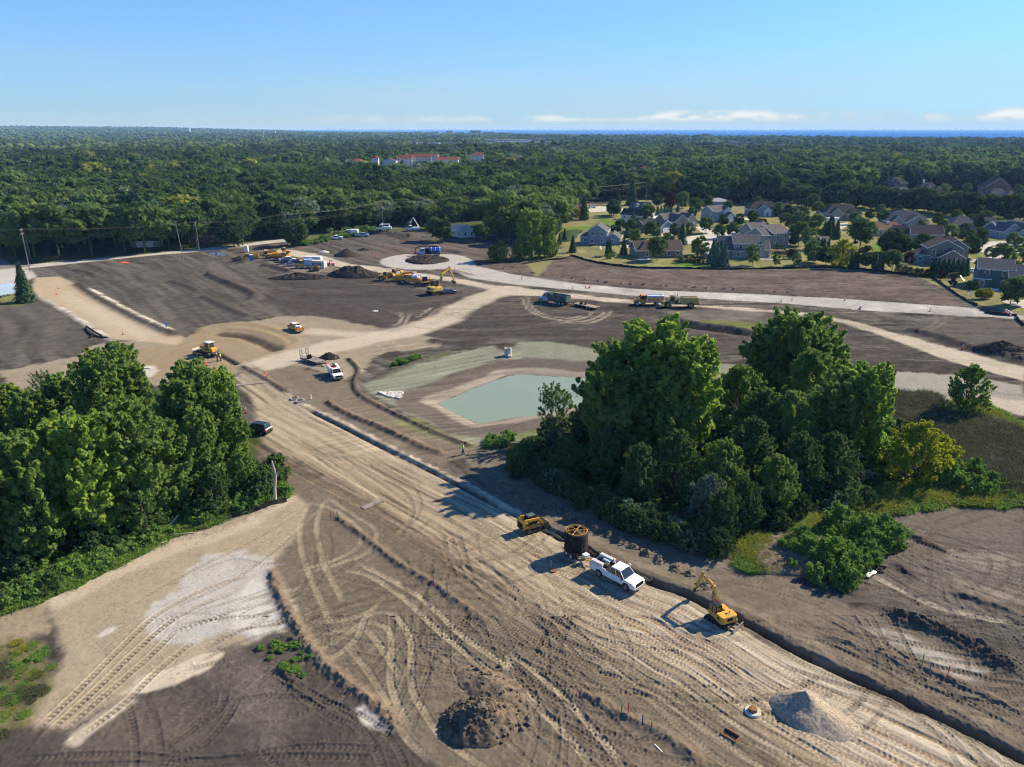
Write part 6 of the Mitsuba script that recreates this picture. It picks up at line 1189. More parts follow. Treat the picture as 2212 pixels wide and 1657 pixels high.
# silt fences
def silt(line, label, h=.62, step=2.2):
    L = smoothline(line, .45); p = thing('silt_fence', label, 'fence', (0, 0, 0)); t = np.gradient(L, axis=0); t /= np.linalg.norm(t, axis=1, keepdims=True); n = np.stack([-t[:, 1], t[:, 0]], 1)
    wv = meshkit.fbm(np.column_stack([L * .8, L[:, :1] * 0]), 2, 4) - .5; z0 = gzs(L); hh = h * (1 + .7 * wv)
    rows = [np.column_stack([L + n * (.03 * s) + n * (wv * .3 * (k > 0))[:, None], z0 - .05 + hh * k]) for k, s in ((0, 1), (.5, 1), (1, 1), (1, -1), (.5, -1), (0, -1))]
    m = len(L); V = np.vstack(rows); i, j = np.meshgrid(np.arange(5), np.arange(m - 1), indexing='ij'); a = i * m + j
    part(p, 'fabric', (V, np.stack([a, a + 1, a + m + 1, a + m], -1).reshape(-1, 4)), 'fabric_black', False); b = MB()
    for k in range(0, m, max(1, int(step / .45))): b.box((L[k, 0] + n[k, 0] * .06, L[k, 1] + n[k, 1] * .06, z0[k] + h * .55), (.05, .05, h * 1.2))
    kk = part(p, 'post', b, 'wood'); labels[kk] = {'kind': 'stuff'}
silt([(-48.4,64.5),(-46.77,67.58),(-44.76,70.9),(-42.38,74.65),(-39.86,77.61),(-37.31,79.63),(-33.9,82.09),(-30.75,84.19),(-29.32,85.43)], 'low black silt fence along the left wood'); silt([(46.96,83.39),(49.96,83.98),(53.87,84.78),(56.33,84.98),(60.37,85.19),(66.17,84.58)], 'low black silt fence below the golden weeds'); silt([(3.5,262.45),(12.6,270.59),(19.6,274.39),(23.09,280.16),(27.63,271.03),(32.45,264.13),(40.6,257.34),(49,254.37)] + [(60.59,254.56),(70.11,252.72),(86.84,253.27),(104.47,255.12)] + [(106.97,256.21),(117.4,253.98),(127.39,247.15),(134.7,239.5),(137.09,238.68),(132.7,221.82),(128.51,204.58),(127.5,197.43)], 'long black silt fence between the gardens and the bare field', .7, 3.0); silt([(124.8,189.65),(126.87,187.1),(130.75,186.1),(128.83,182.67),(126.13,175.69)], 'short black silt fence by the street end', .8)
# weed mound, tyres, sheet
heap('weed_mound', 'old soil mound under bright green weeds', 'soil mound', (((34.58,72.8))[0], ((34.58,72.8))[1] + 1.0), 9.0, 5.2, 1.5, 'heap_brown', 353, hdg((31.72,71.15), (43.83,75.27)), .4, .6, 60, 44)
def wz(x, y):
    dx, dy = x - ((34.58,72.8))[0], y - ((34.58,72.8))[1] - 1.0; a = math.radians(-hdg((31.72,71.15), (43.83,75.27))); u, v = (dx * math.cos(a) - dy * math.sin(a)) / 9.0, (dx * math.sin(a) + dy * math.cos(a)) / 5.2; return 1.4 * max(0, 1 - math.hypot(u, v)) ** .6
fill(MOUNDP, 150, lambda x, y, r: put(r.choice(['group_weed', 'group_weed', 'group_weed', 'group_shrub3', 'group_grass']), x, y, r.uniform(.35, .95), r.uniform(.6, 1.2), wz(x, y) - .05), 30)
single('plastic_sheet', 'crumpled white plastic sheet at the foot of the weed mound', 'sheet', (lambda X, Y: (np.column_stack([X.ravel() * .9, Y.ravel() * .7, .12 + .35 * meshkit.fbm(np.stack([X * 2, Y * 2, X * 0], -1), 3, 2).ravel()]), np.array([[i * 12 + j, i * 12 + j + 1, (i + 1) * 12 + j + 1, (i + 1) * 12 + j] for i in range(11) for j in range(11)])))(*np.meshgrid(np.linspace(-1, 1, 12), np.linspace(-1, 1, 12))), 'white', (38.86,69.23), 40, smooth=30)
for q, z, l in (((40.47,69.66), 0, 'old tyre lying flat beside the white sheet'), ((41.16,70.4), .1, 'old tyre leaning behind the flat tyre')):
    t = lathe_y([(.26, -.09), (.40, -.12), (.45, -.07), (.45, .07), (.40, .12), (.26, .09), (.26, -.09)], 0, 22); t.apply_transform(rotm([1, 0, 0], 90 if z == 0 else 60)); single('tyre', l, 'tyre', t, 'rubber', (*q, gz(*q) + .14 + z))
# ---------------------------------------------------------------- middle distance
c, r = spot((-36.67,139.09), (-34.25,133.89), .9)
p = pickup('white utility service truck with ladder rack', c, r, 'paint_white', bed='util', crew=False, name='service_truck', cat='truck')
part(p, 'utility_body', MB().span(-3.1, -.35, .5, 1.05, .75, 1.75, .04).span(-3.1, -.35, -1.05, -.5, .75, 1.75, .04).span(-3.1, -2.95, -.5, .5, .75, 1.5).span(-.5, -.35, -.5, .5, .75, 1.75), 'paint_white'); part(p, 'cargo', MB().span(-2.8, -.6, -.48, .48, 1.0, 1.5, .1).tube([(-2.6, .2, 1.6), (-2.0, -.2, 2.1), (-1.2, .3, 2.2), (-.7, 0, 1.9)], .06).tube([(-2.3, -.2, 1.6), (-1.6, .2, 2.0), (-.9, -.3, 2.3)], .05).ring((-1.6, .1, 1.75), .5, .07), 'steel_dark')
part(p, 'ladder', MB().box((-1.8, -.72, 2.0), (3.4, .06, .08)).box((-1.8, -.98, 2.0), (3.4, .06, .08)).add(MB().box((0, 0, 0), (.01, .01, .01)).mesh().apply_translation([-1.8, -.85, 2.0])), 'paint_pink'); part(p, 'light_bar', MB().span(.2, .45, -.5, .5, 1.9, 1.98, .02), 'sign_orange')
def flatbed(label, loc, rz, L, W, ramps, load, deck='wood_grey', s=1.0):
    p = thing('flatbed_trailer', label, 'trailer', loc, rz, s=s)
    for k in range(int(W / .24)): part(p, 'deck_board', MB().span(-L / 2, L / 2, -W / 2 + k * .24, -W / 2 + k * .24 + .22, .70 + .004 * (k % 2), .76 + .006 * (k % 3)), deck)
    part(p, 'frame', MB().span(-L / 2, L / 2, -W / 2 - .06, -W / 2, .52, .78).span(-L / 2, L / 2, W / 2, W / 2 + .06, .52, .78).span(-L / 2, L / 2, -.4, -.3, .45, .69).span(-L / 2, L / 2, .3, .4, .45, .69).box((L / 2 + .9, .3, .6), (2.0, .12, .14), rz=-17).box((L / 2 + .9, -.3, .6), (2.0, .12, .14), rz=17), 'steel_dark')
    for x in (-L * .15, -L * .15 - .95):
        for sd in (1, -1): wheel(p, x, sd * (W / 2 - .25), .36, .26, 'rim_white')
    if ramps:
        for sd in (1, -1):
            b = MB().box((-L / 2 - .05, sd * W * .33 - .28, 1.55), (.08, .06, 1.7)).box((-L / 2 - .05, sd * W * .33 + .28, 1.55), (.08, .06, 1.7))
            for q in range(6): b.box((-L / 2 - .05, sd * W * .33, .85 + q * .28), (.05, .56, .05))
            part(p, 'ramp', b, 'steel_dark')
    if load:
        for q in range(3): part(p, 'load', MB().box((L * .3 - q * .9, (-.5, .4, -.2)[q], 1.05), (.6, .8, .55), rz=20 * q, bev=.1), 'plastic_black')
    return p
c, r = spot((-43.73,147.8), (-39.16,144.66), 0); flatbed('flatbed trailer with two raised ramps behind the white service truck', c, hdg((-43.36,148.2), (-37.72,143.52)), 5.8, 2.3, True, False)
k = 'flatbed_trailer'; single('compressor', 'small dark compressor on the flatbed trailer', 'machine', MB().box((0, 0, .3), (1.0, .8, .5), bev=.08).cyl((-.3, 0, .5), (.4, 0, .7), .2), 'plastic_black', (c[0] - .8, c[1] + .3, .76), 20)
heap('soil_heap', 'dark soil heap behind the white service truck', 'soil heap', (-38.78,149.01), 2.3, 1.7, 1.35, 'heap_dark', 360, 0, .7, .9, 50, 30)
c, r = spot((-62.44,149.03), (-65.44,147.71), 0); rzd = hdg((-65.34,152.08), (-68.44,152.94)) ; dozer('yellow bulldozer grading the tan cut with two workers beside it', (-65.16,151.22), 150)
person('left of two workers standing behind the yellow bulldozer', (-61.57,146.73), 200, 'cloth_dark', 'denim', 'white', .06); person('right of two workers behind the bulldozer, yellow vest', (-61.01,147.05), 180, 'hivis', 'denim', 'hivis', .06)
person('walking worker in yellow vest by the wood shadow near the pond', (-7.3,100.22), 205, 'hivis', 'denim', 'skin', .22)
c, r = spot((-51.48,169.25), (-54.08,172.69), -.86)
p = pickup('orange crew pickup with white load parked on the tan cut', c, r, 'paint_orange', crew=True); part(p, 'cargo', MB().add(lump(3, .55, .4, .35).apply_translation([-1.4, .3, 1.45])).add(lump(4, .5, .45, .3).apply_translation([-2.3, -.2, 1.42])).add(lump(6, .4, .5, .28).apply_translation([-1.9, .35, 1.4])).box((-1.3, -.4, 1.4), (.5, .6, .3), bev=.05), 'white'); part(p, 'roof_panel', MB().span(-.6, .9, -.72, .72, 1.90, 1.93), 'white')
sedan('black estate car half hidden at the edge of the left wood', spot((-39.32,109.07), (-41.63,107.65), -.6)[0], 160, 'paint_black', True)
# basin structures
p = thing('outlet_riser', 'white concrete riser pipe standing at the pond corner', 'pipe', (-0.84,151.22)); part(p, 'barrel', lathe_z([(.78, -.6), (.78, 1.75), (.62, 1.75), (.62, .9), (.001, .9)], 28), 'concrete', 30); part(p, 'pipe_stub', MB().cyl((0, -.7, .2), (.3, -1.5, .1), .35, n=16), 'concrete')
single('flared_outfall', 'flared concrete pipe outfall at the head of the riprap', 'pipe', MB().add(hull([(-.9, -.5, -.1), (-.9, .5, -.1), (-.9, 0, .6), (.9, -1.1, -.15), (.9, 1.1, -.15), (.9, -1.0, .1), (.9, 1.0, .1)])), 'concrete', (-23.78,126.92), 0)
b = []; R_ = np.random.default_rng(8)
for q in R_.uniform(0, 1, (170, 2)):
    x, y = (np.array((-22.86,126.92)) * (1 - q[0]) + np.array((-20.17,126.45)) * q[0]) + np.array([0, (q[1] - .5) * 4.2 * (.55 + .45 * q[0])]); m = lump(int(R_.integers(50)), R_.uniform(.16, .34), R_.uniform(.14, .3), R_.uniform(.12, .22), 0); b.append((m.vertices + [x, y, gz(x, y) + .12], m.faces))
scene['riprap'] = mikit.ply(join(b), 'heap_pale'); labels['riprap'] = {'kind': 'stuff', 'label': 'bed of white broken stone at the pond inlet'}
for q, l in (((-39.05,123.97), 'open grey catch basin box at the trench start'), ((-37.66,122.57), 'second open grey basin box beside the first at the trench start')):
    p = thing('catch_basin', l, 'drain', q, 25); part(p, 'box', MB().span(-.7, .7, -.55, -.42, -.2, .3).span(-.7, .7, .42, .55, -.2, .3).span(-.7, -.58, -.42, .42, -.2, .3).span(.58, .7, -.42, .42, -.2, .3), 'concrete'); part(p, 'frame', MB().ring((0, 0, .34), .4, .05, 20), 'rust')
single('vent_pipe', 'short white plastic pipe standing by the catch basins', 'pipe', MB().cyl((0, 0, 0), (0, 0, .9), .1), 'white', (-36.14,123.97)); single('steel_plate', 'pale plate laid over the road by the trench start', 'plate', MB().span(-3.2, 3.2, -.5, .5, .05, .10), 'wood_grey', (-49.36,132.56), 22)
k = thing('drain_pipe', 'loops of corrugated black pipe lying by the stone line', 'pipe', (0, 0, 0)); scene[k] = {**mikit.ply(MB().add(tube(np.column_stack([smoothline([(-103.81,173.47),(-100.64,169.18),(-98.15,166.09),(-98.19,164.69),(-97.61,166.09),(-95.45,165.09),(-93.52,164.49)], .4), np.full(len(smoothline([(-103.81,173.47),(-100.64,169.18),(-98.15,166.09),(-98.19,164.69),(-97.61,166.09),(-95.45,165.09),(-93.52,164.49)], .4)), .22)]), .2, 8)).add(tube(np.column_stack([smoothline([(-103.77,173.91),(-101,170.88),(-98.43,168.14),(-95.66,165.49)], .4), np.full(len(smoothline([(-103.77,173.91),(-101,170.88),(-98.43,168.14),(-95.66,165.49)], .4)), .45)]), .2, 8)).mesh(), 'plastic_black', smooth=True), 'to_world': T()}
single('blue_riser', 'blue pipe stub standing at the end of the stone line', 'pipe', MB().cyl((0, 0, 0), (0, 0, 1.3), .16), 'paint_blue', (-83.49,172.38)); single('iron_cover', 'pale round cover in the dark topsoil', 'manhole', lathe_z([(.001, .14), (.6, .14), (.75, .05), (.8, -.1)], 20), 'concrete', (-36.41,191.48))
single('stone_slab', 'flat stone slab on the white stone patch', 'slab', MB().box((0, 0, .1), (1.6, .8, .18), bev=.05), 'concrete', (-74.26,142.02), 10); single('stone_slab', 'second stone slab nearer the camera on the white patch', 'slab', MB().box((0, 0, .1), (1.2, .9, .18), bev=.05), 'concrete', (-73.06,138.3), 30)
# big yellow excavator, dozer, scraper line
excavator('large yellow excavator with raised boom beside the grey car', (-22.56,213.03), hdg((-22.51,212.56), (-16.43,218.15)), 1.28, 'paint_pale_yellow', [(1.0, 1.5), (2.1, 4.4), (4.4, 5.5), (5.5, 2.4)], 1, 0.0, False, 'KOMATSU')
sedan('grey sedan parked beside the large yellow excavator', spot((-20.23,213.03), (-16.85,214.61), 0)[0], hdg((-20.23,213.03), (-16.85,214.61)), 'paint_grey')
dozer('yellow bulldozer parked between the orange truck and the big excavator', (-26.46,225.33), 20, 1.0)
scraper('yellow motor scraper at the end of the dark stockpile', (-38.5,233.05), 175, .9); scraper('second yellow motor scraper behind the first by the stockpile', (((-36.81,238.98))[0], ((-36.81,238.98))[1]), 170, .85)
c = (-31.3,228.78); p = thing('service_truck', 'orange service truck with white tanks among the parked machines', 'truck', c, 155); chassis(p, -3.6, 2.2, (-1.9,)); heavy_cab(p, 3.4, 'paint_orange'); part(p, 'body', MB().span(-3.6, .2, -1.2, -.6, .9, 1.9, .04).span(-3.6, .2, .6, 1.2, .9, 1.9, .04).span(-3.6, .2, -.6, .6, .9, 1.2), 'paint_orange')
for x, y in ((-.6, .5), (-1.8, .5), (-.6, -.5), (-1.8, -.5)): part(p, 'tank', MB().box((x, y, 2.35), (1.05, .9, .9), bev=.1), 'white')
part(p, 'crane_arm', MB().box((-2.0, 0, 2.95), (3.4, .3, .3), ry=-14, bev=.03).cyl((-3.2, 0, 1.2), (-3.2, 0, 2.6), .18), 'white')
# parking group by the road
scraper('yellow motor scraper parked beside the blue toilet cabin', (-94.14,276.01), 12, .85); scraper('yellow motor scraper parked behind the orange water truck', (-89.91,284.67), 8, .85)
c = (-85.49,272.94); p = thing('water_truck', 'orange water tank truck beside the parked scrapers', 'truck', c, 5); chassis(p, -3.4, 2.0, (-1.9,)); heavy_cab(p, 3.4, 'paint_orange'); part(p, 'tank', MB().cyl((-3.3, 0, 1.75), (.3, 0, 1.75), .95, n=24), 'paint_orange', 40); part(p, 'pump_box', MB().span(-3.9, -3.3, -.6, .6, .8, 1.4, .04), 'steel_dark')
pickup('white crew pickup parked by the orange water truck', (-81.94,268.25), 15, 'paint_white', group=None); sedan('dark navy car parked between white pickup and silver sedan', (-80.87,263.91), 12, 'paint_navy', True); sedan('silver sedan parked beside the navy skip', (-78.14,259.9), 8, 'paint_silver')
def container(label, loc, rz, paint, text, L=6.06):
    p = thing('shipping_container', label, 'container', loc, rz); W, H = 2.44, 2.6
    b = MB().span(-L / 2 + .06, L / 2 - .06, -W / 2 + .07, W / 2 - .07, .16, H - .05)
    for k in range(int(L / .28)):
        x = -L / 2 + .2 + k * .28
        for s in (1, -1): b.span(x, x + .14, s * (W / 2 - .08), s * (W / 2 - .02), .2, H - .12)
    part(p, 'shell', b, paint); fr = MB()
    for s in (1, -1):
        fr.span(-L / 2, L / 2, s * (W / 2 - .12), s * W / 2, H - .14, H).span(-L / 2, L / 2, s * (W / 2 - .12), s * W / 2, .02, .18)
        for x in (-L / 2 + .06, L / 2 - .06): fr.box((x, s * (W / 2 - .06), H / 2), (.14, .14, H))
    part(p, 'frame', fr, paint); d = MB()
    for y in (-.58, .58): d.span(L / 2 - .04, L / 2 + .03, y - .55, y + .55, .2, H - .18, .01).cyl((L / 2 + .06, y, .2), (L / 2 + .06, y, H - .2), .025)
    part(p, 'door', d, paint)
    t = meshkit.text_mesh(text, .95, .02, True); t.apply_transform(rotm([1, 0, 0], 90)); t.apply_translation([-t.extents[0] / 2 + .2, -W / 2 - .012, .95]); part(p, 'lettering', t, 'letter_black')
container('tan shipping container lettered RYAN in front', (-67.97,256.2), -12, 'rim_white', 'RYAN'); container('white shipping container lettered RYAN behind the tan one', (-71.65,264.93), -2, 'paint_white', 'RYAN')
c = (-72.74,256.01); p = thing('box_truck', 'yellow cab truck with blue box parked left of the containers', 'truck', c, 200); chassis(p, -2.6, 2.0, (-1.4,)); heavy_cab(p, 3.0, 'paint_yellow'); part(p, 'box', MB().span(-2.9, -.15, -1.15, 1.15, .95, 3.0, .04), 'paint_ltblue')
p = thing('skip', 'navy blue roll-off skip beside the silver sedan', 'skip', (-75.38,261.29), 10); part(p, 'tub', MB().span(-2.8, 2.8, -1.15, -1.05, .25, 1.9).span(-2.8, 2.8, 1.05, 1.15, .25, 1.9).span(-2.8, -2.7, -1.05, 1.05, .25, 1.9).span(2.7, 2.8, -1.05, 1.05, .25, 1.9).span(-2.8, 2.8, -1.05, 1.05, .2, .35), 'paint_navy'); b = MB()
for k in range(8):
    for s in (1, -1): b.span(-2.6 + k * .72, -2.5 + k * .72, s * 1.15, s * 1.22, .3, 1.9)
part(p, 'rib', b, 'paint_navy'); part(p, 'load', MB().span(-2.6, 2.6, -1.0, 1.0, .35, 1.5), 'heap_dark')
skidsteer('small yellow track loader in front of the tan container', (-67.05,249.82), 190, .95, False, None)
p = thing('utility_buggy', 'red two seat utility buggy right of the containers', 'buggy', (-64.43,260.5), 5); part(p, 'body', prism(cut([(-1.4, .4), (-1.4, .85), (-.3, .85), (-.3, .55), (.5, .55), (.6, .95), (1.35, .8), (1.4, .4)], [(.95, .32, .38), (-.9, .32, .38)]), -.7, .7, .05), 'paint_red'); b = MB()
for x, y in ((-.35, .62), (-.35, -.62), (.55, .62), (.55, -.62)): b.cyl((x, y, .8), (x * .8, y, 1.9), .035)
part(p, 'roll_cage', b.span(-.4, .5, -.65, .65, 1.88, 1.94), 'plastic_black'); part(p, 'seat', MB().span(-.35, -.2, -.55, .55, .6, 1.25, .04).span(-.3, .25, -.55, .55, .55, .7, .04), 'plastic_black')
for x in (.95, -.9):
    for s in (1, -1): wheel(p, x, s * .62, .32, .24)
def toilet(label, loc, rz, paint):
    p = thing('portable_toilet', label, 'portable toilet', loc, rz); part(p, 'cabin', MB().span(-.58, .58, -.58, .58, .08, 2.15, .04), paint); part(p, 'roof', hull([(x * .6, y * .6, 2.15) for x in (-1, 1) for y in (-1, 1)] + [(x * .5, y * .5, 2.35) for x in (-1, 1) for y in (-1, 1)]), 'white'); part(p, 'door', MB().span(-.42, .42, -.61, -.57, .2, 2.0, .01), paint); part(p, 'vent_pipe', MB().cyl((.4, .4, 2.2), (.4, .4, 2.6), .05), 'white')
toilet('blue portable toilet left of the parked scrapers', (-95.8,270.15), 20, 'paint_blue'); toilet('white portable toilet by the road junction', (-104.66,291.38), 0, 'paint_white')
p = thing('sign_frame', 'post frame carrying white site sign panels by the road', 'sign', (-109.89,273.62), 12); part(p, 'panel', MB().span(-2.2, -.4, -.04, .04, 1.6, 2.6), 'white'); part(p, 'panel', MB().span(.3, 3.4, -.04, .04, 1.4, 2.4), 'white'); b = MB()
for x in (-2.6, -.2, .3, 3.6): b.box((x, 0, 1.6), (.12, .12, 3.4))
part(p, 'post', b.span(-2.6, 3.6, .05, .12, 2.9, 3.0), 'wood_grey')
single('safety_mesh', 'patch of orange safety mesh lying by the road', 'mesh', MB().add(hull([(-1.6, -.6, .02), (1.6, -.7, .02), (1.7, .6, .1), (-1.2, .7, .12), (0, 0, .4)])), 'sign_orange', (-140.77,266.45), 5)
# stockpiles
heap('topsoil_stockpile', 'large black topsoil stockpile in front of the containers', 'soil pile', (-52.22,241.39), 9.5, 4.5, 3.7, 'heap_dark', 370, -6, .8, .75, 130, 60); heap('topsoil_stockpile', 'long low black soil bank left of the stockpile', 'soil pile', (-68.64,237.01), 10, 2.8, 1.7, 'heap_dark', 371, 4, .9, .7, 120, 50); heap('soil_heap', 'dark conical soil heap near the roundabout', 'soil heap', (-63.22,281.64), 5.4, 4.2, 2.9, 'heap_dark', 372, 0, .4, .9, 40, 40); heap('soil_heap', 'small dark heap right of the conical one', 'soil heap', (-59.44,295.22), 2.8, 1.8, 1.0, 'heap_dark', 373, 0, .5, 1, 30, 24)
heap('stone_heap', 'low white stone heap beside the haul road', 'stone heap', (-74.05,290.55), 2.2, 1.6, .9, 'heap_pale', 374, 0, .3, 1, 20, 24); heap('roundabout_island', 'mound of dark earth filling the roundabout island', 'soil mound', (-31.49,271.14), 7.8, 8.2, 1.5, 'heap_dark', 375, 0, .9, .38, 200, 50); heap('soil_heap', 'dark heap by the road right of the site sign', 'soil heap', (-99.09,268.2), 3.2, 1.8, .9, 'heap_dark', 376, 0, .7, 1, 30, 22); heap('soil_heap', 'brown heap near the bend of the pale bank on the far right', 'soil heap', (106.03,152.94), 4.5, 2.4, 1.6, 'heap_dark', 377, -20, .6, .9, 40, 26)
WR = smoothline([(-5.49,257.34),(-2.59,252.81),(2.62,246.74),(6.01,244.9),(10.62,240.94),(14.52,238.66),(19.25,235.22),(25.39,231.06),(29.84,227.82),(34.35,225.92),(38.84,224.36),(44.9,223.13)] + [(57.54,219.88),(68.97,215.87),(84.54,211.36)], .5); R_ = np.random.default_rng(12)
for k in range(26):
    q = WR[int(len(WR) * (k + R_.uniform(.2, .8)) / 26)]; heap('clod_heap', 'low clod heap along the far side of the pale road, %s from the roundabout' % (NTH[k]), 'soil heap', (q[0], q[1] + 2.2), R_.uniform(.8, 1.3), R_.uniform(.55, .8), R_.uniform(.35, .6), 'heap_brown', 400 + k, R_.uniform(0, 90), .9, 1, 8, 12, 'clod heaps along the pale road')
# trucks on the haul road
p = thing('vacuum_truck', 'blue and white vacuum truck beside the roundabout island', 'truck', spot((-35.58,282.13), (-28.53,281.1), .9)[0], 180 + 2); chassis(p, -4.4, 3.0, (-2.6, -3.8)); heavy_cab(p, 4.6, 'paint_ltblue'); part(p, 'debris_tank', MB().cyl((-4.6, 0, 2.2), (-.6, 0, 2.2), 1.1, n=20), 'paint_blue', 40); part(p, 'side_box', MB().span(-4.3, -.4, -1.25, 1.25, .9, 1.9, .05), 'paint_navy')
for k in range(5): part(p, 'stripe', MB().cyl((-4.5 + k * .8, 0, 2.2), (-4.15 + k * .8, 0, 2.2), 1.13, n=20), ('white', 'paint_pink')[k % 2] if k else 'white')
part(p, 'pump_unit', MB().span(-.4, 1.3, -1.1, 1.1, .9, 2.7, .1), 'plastic_black'); part(p, 'suction_boom', MB().tube([(-3.5, 0, 3.4), (-.5, 0, 3.6), (3.4, 0, 3.5), (4.6, .1, 3.2), (5.0, .1, 2.2), (5.0, .1, 1.4)], .18, 8), 'plastic_black'); part(p, 'hose_reel', MB().box((5.1, 0, 1.2), (.8, 1.7, 1.3), bev=.15), 'paint_red')
c, r = spot((13.55,198.51), (8.81,202.16), -1.0); p = thing('dump_truck', 'dump truck with dark green body and white cab on the haul road', 'truck', c, r); chassis(p, -4.6, 2.8, (-1.2, -2.4, -3.6)); heavy_cab(p, 4.6, 'paint_ltblue')
part(p, 'dump_body', MB().span(-4.6, 1.0, -1.22, -1.12, 1.15, 2.75).span(-4.6, 1.0, 1.12, 1.22, 1.15, 2.75).span(-4.6, 1.0, -1.12, 1.12, 1.1, 1.3).span(.9, 1.0, -1.12, 1.12, 1.2, 3.0).span(.9, 2.3, -1.12, 1.12, 2.95, 3.05), 'paint_green'); b = MB()
for k in range(7):
    for s in (1, -1): b.span(-4.4 + k * .85, -4.28 + k * .85, s * 1.22, s * 1.3, 1.15, 2.75)
part(p, 'body_rib', b, 'paint_green'); part(p, 'tailgate', MB().span(-4.7, -4.6, -1.2, 1.2, 1.15, 2.7), 'paint_green'); part(p, 'exhaust', MB().cyl((1.2, .9, 1.5), (1.2, .9, 3.3), .08), 'steel')
c, r = spot((23.44,192.42), (17.05,199.05), 0); flatbed('long plank decked trailer hitched behind the dump truck', c, hdg((23.3,192.93), (17.08,199.41)), 7.6, 2.5, False, True, 'wood')
c, r = spot((39.88,197.98), (35.43,198.51), -1.0); p = thing('service_truck', 'yellow cab fuel truck with white cabinet body on the haul road', 'truck', c, 180); chassis(p, -4.0, 2.4, (-2.0,)); heavy_cab(p, 4.0, 'paint_orange'); part(p, 'cabinet', MB().span(-4.0, .7, -1.25, 1.25, .95, 2.75, .04), 'paint_white'); b = MB()
for k in range(4): b.span(-3.8 + k * 1.1, -2.9 + k * 1.1, 1.25, 1.29, 1.1, 2.3)
part(p, 'roller_door', b, 'paint_orange'); b = MB()
for k in range(4): b.span(-3.8 + k * 1.1, -2.9 + k * 1.1, -1.29, -1.25, 1.1, 2.3)
part(p, 'roller_door', b, 'rust'); part(p, 'crane_arm', MB().box((-1.6, 0, 3.0), (4.6, .35, .35), bev=.04).cyl((-3.6, 0, 2.7), (-3.6, 0, 3.1), .25), 'white')
c = (45.59,196.21); p = thing('tank_tractor', 'articulated tractor with tan water tank on the haul road', 'tractor', c, 178)
part(p, 'tractor_body', prism([(1.4, .9), (1.4, 1.7), (2.6, 1.85), (4.6, 1.6), (4.9, 1.3), (4.9, .8)], -.7, .7, .08), 'paint_tan'); greenhouse(p, (1.5, 2.8), (1.6, 2.6), 1.7, 3.0, .7, .6, 'paint_tan'); part(p, 'cab_roof', MB().span(1.4, 2.8, -.75, .75, 3.0, 3.12, .04), 'steel_dark'); part(p, 'engine', MB().span(.4, 1.4, -.6, .6, 1.0, 2.0, .1).cyl((3.6, .4, 1.6), (3.6, .4, 2.6), .08), 'steel_dark'); part(p, 'hitch', MB().box((.6, 0, .9), (2.2, .5, .3), bev=.04), 'paint_tan')
part(p, 'tank', prism([(-4.9, 1.3), (-4.9, 2.7), (-4.5, 2.95), (-.5, 2.95), (-.1, 2.7), (-.1, 1.3), (-.5, 1.1), (-4.5, 1.1)], -1.15, 1.15, .2), 'paint_tan'); part(p, 'tank_band', MB().span(-4.4, -4.3, -1.19, 1.19, 1.15, 2.98).span(-.8, -.7, -1.19, 1.19, 1.15, 2.98), 'paint_tan'); part(p, 'walkway', MB().span(-4.6, -.4, -.35, .35, 2.95, 3.02), 'steel_dark'); part(p, 'spray_bar', MB().cyl((-5.2, -1.0, .9), (-5.2, 1.0, .9), .1).span(-5.2, -4.9, -.3, .3, .8, 1.6), 'steel_dark'); part(p, 'frame', MB().span(-4.8, .2, -.5, .5, .8, 1.1), 'steel_dark')
for sd in (1, -1): wheel(p, 3.2, sd * 1.1, .85, .65, 'rim_yellow', lug=1); wheel(p, -2.9, sd * 1.1, .8, .6, 'rim_yellow', lug=1)
# trucks on the public road
pickup('white pickup on the public road near the bend', (-77.29,325.47), 10, 'paint_white'); pickup('pale blue pickup on the public road behind the weeds', (-67.35,334.4), 5, 'paint_ltblue')
for loc, rz, l, arm in (((-58.91,341.88), 185, 'white utility truck on the public road with folded boom', False), ((-47.16,353.72), 185, 'white bucket truck with raised boom on the public road', True), ((-73.07,336.24), 180, 'white step van at the roadside behind trees', None)):
    p = thing('utility_truck', l, 'truck', loc, rz); chassis(p, -3.4, 2.0, (-1.8,)); heavy_cab(p, 3.4, 'paint_white'); part(p, 'service_body', MB().span(-3.5, 0, -1.15, 1.15, .9, 1.9 if arm is not None else 3.0, .05), 'paint_white')
    if arm is not None: part(p, 'boom', MB().cyl((-2.6, 0, 1.9), (-2.6, 0, 2.8), .3).box((-1.2, 0, 3.0), (3.6, .35, .35), bev=.04) if not arm else MB().cyl((-2.6, 0, 1.9), (-2.6, 0, 2.8), .3).cyl((-2.6, 0, 2.8), (-.4, .4, 6.4), .18).cyl((-.4, .4, 6.4), (.8, .6, 4.6), .14), 'white'); part(p, 'basket', MB().box((.7, 0, 2.9) if not arm else (.9, .6, 4.3), (.8, .8, 1.0), bev=.06), 'white')
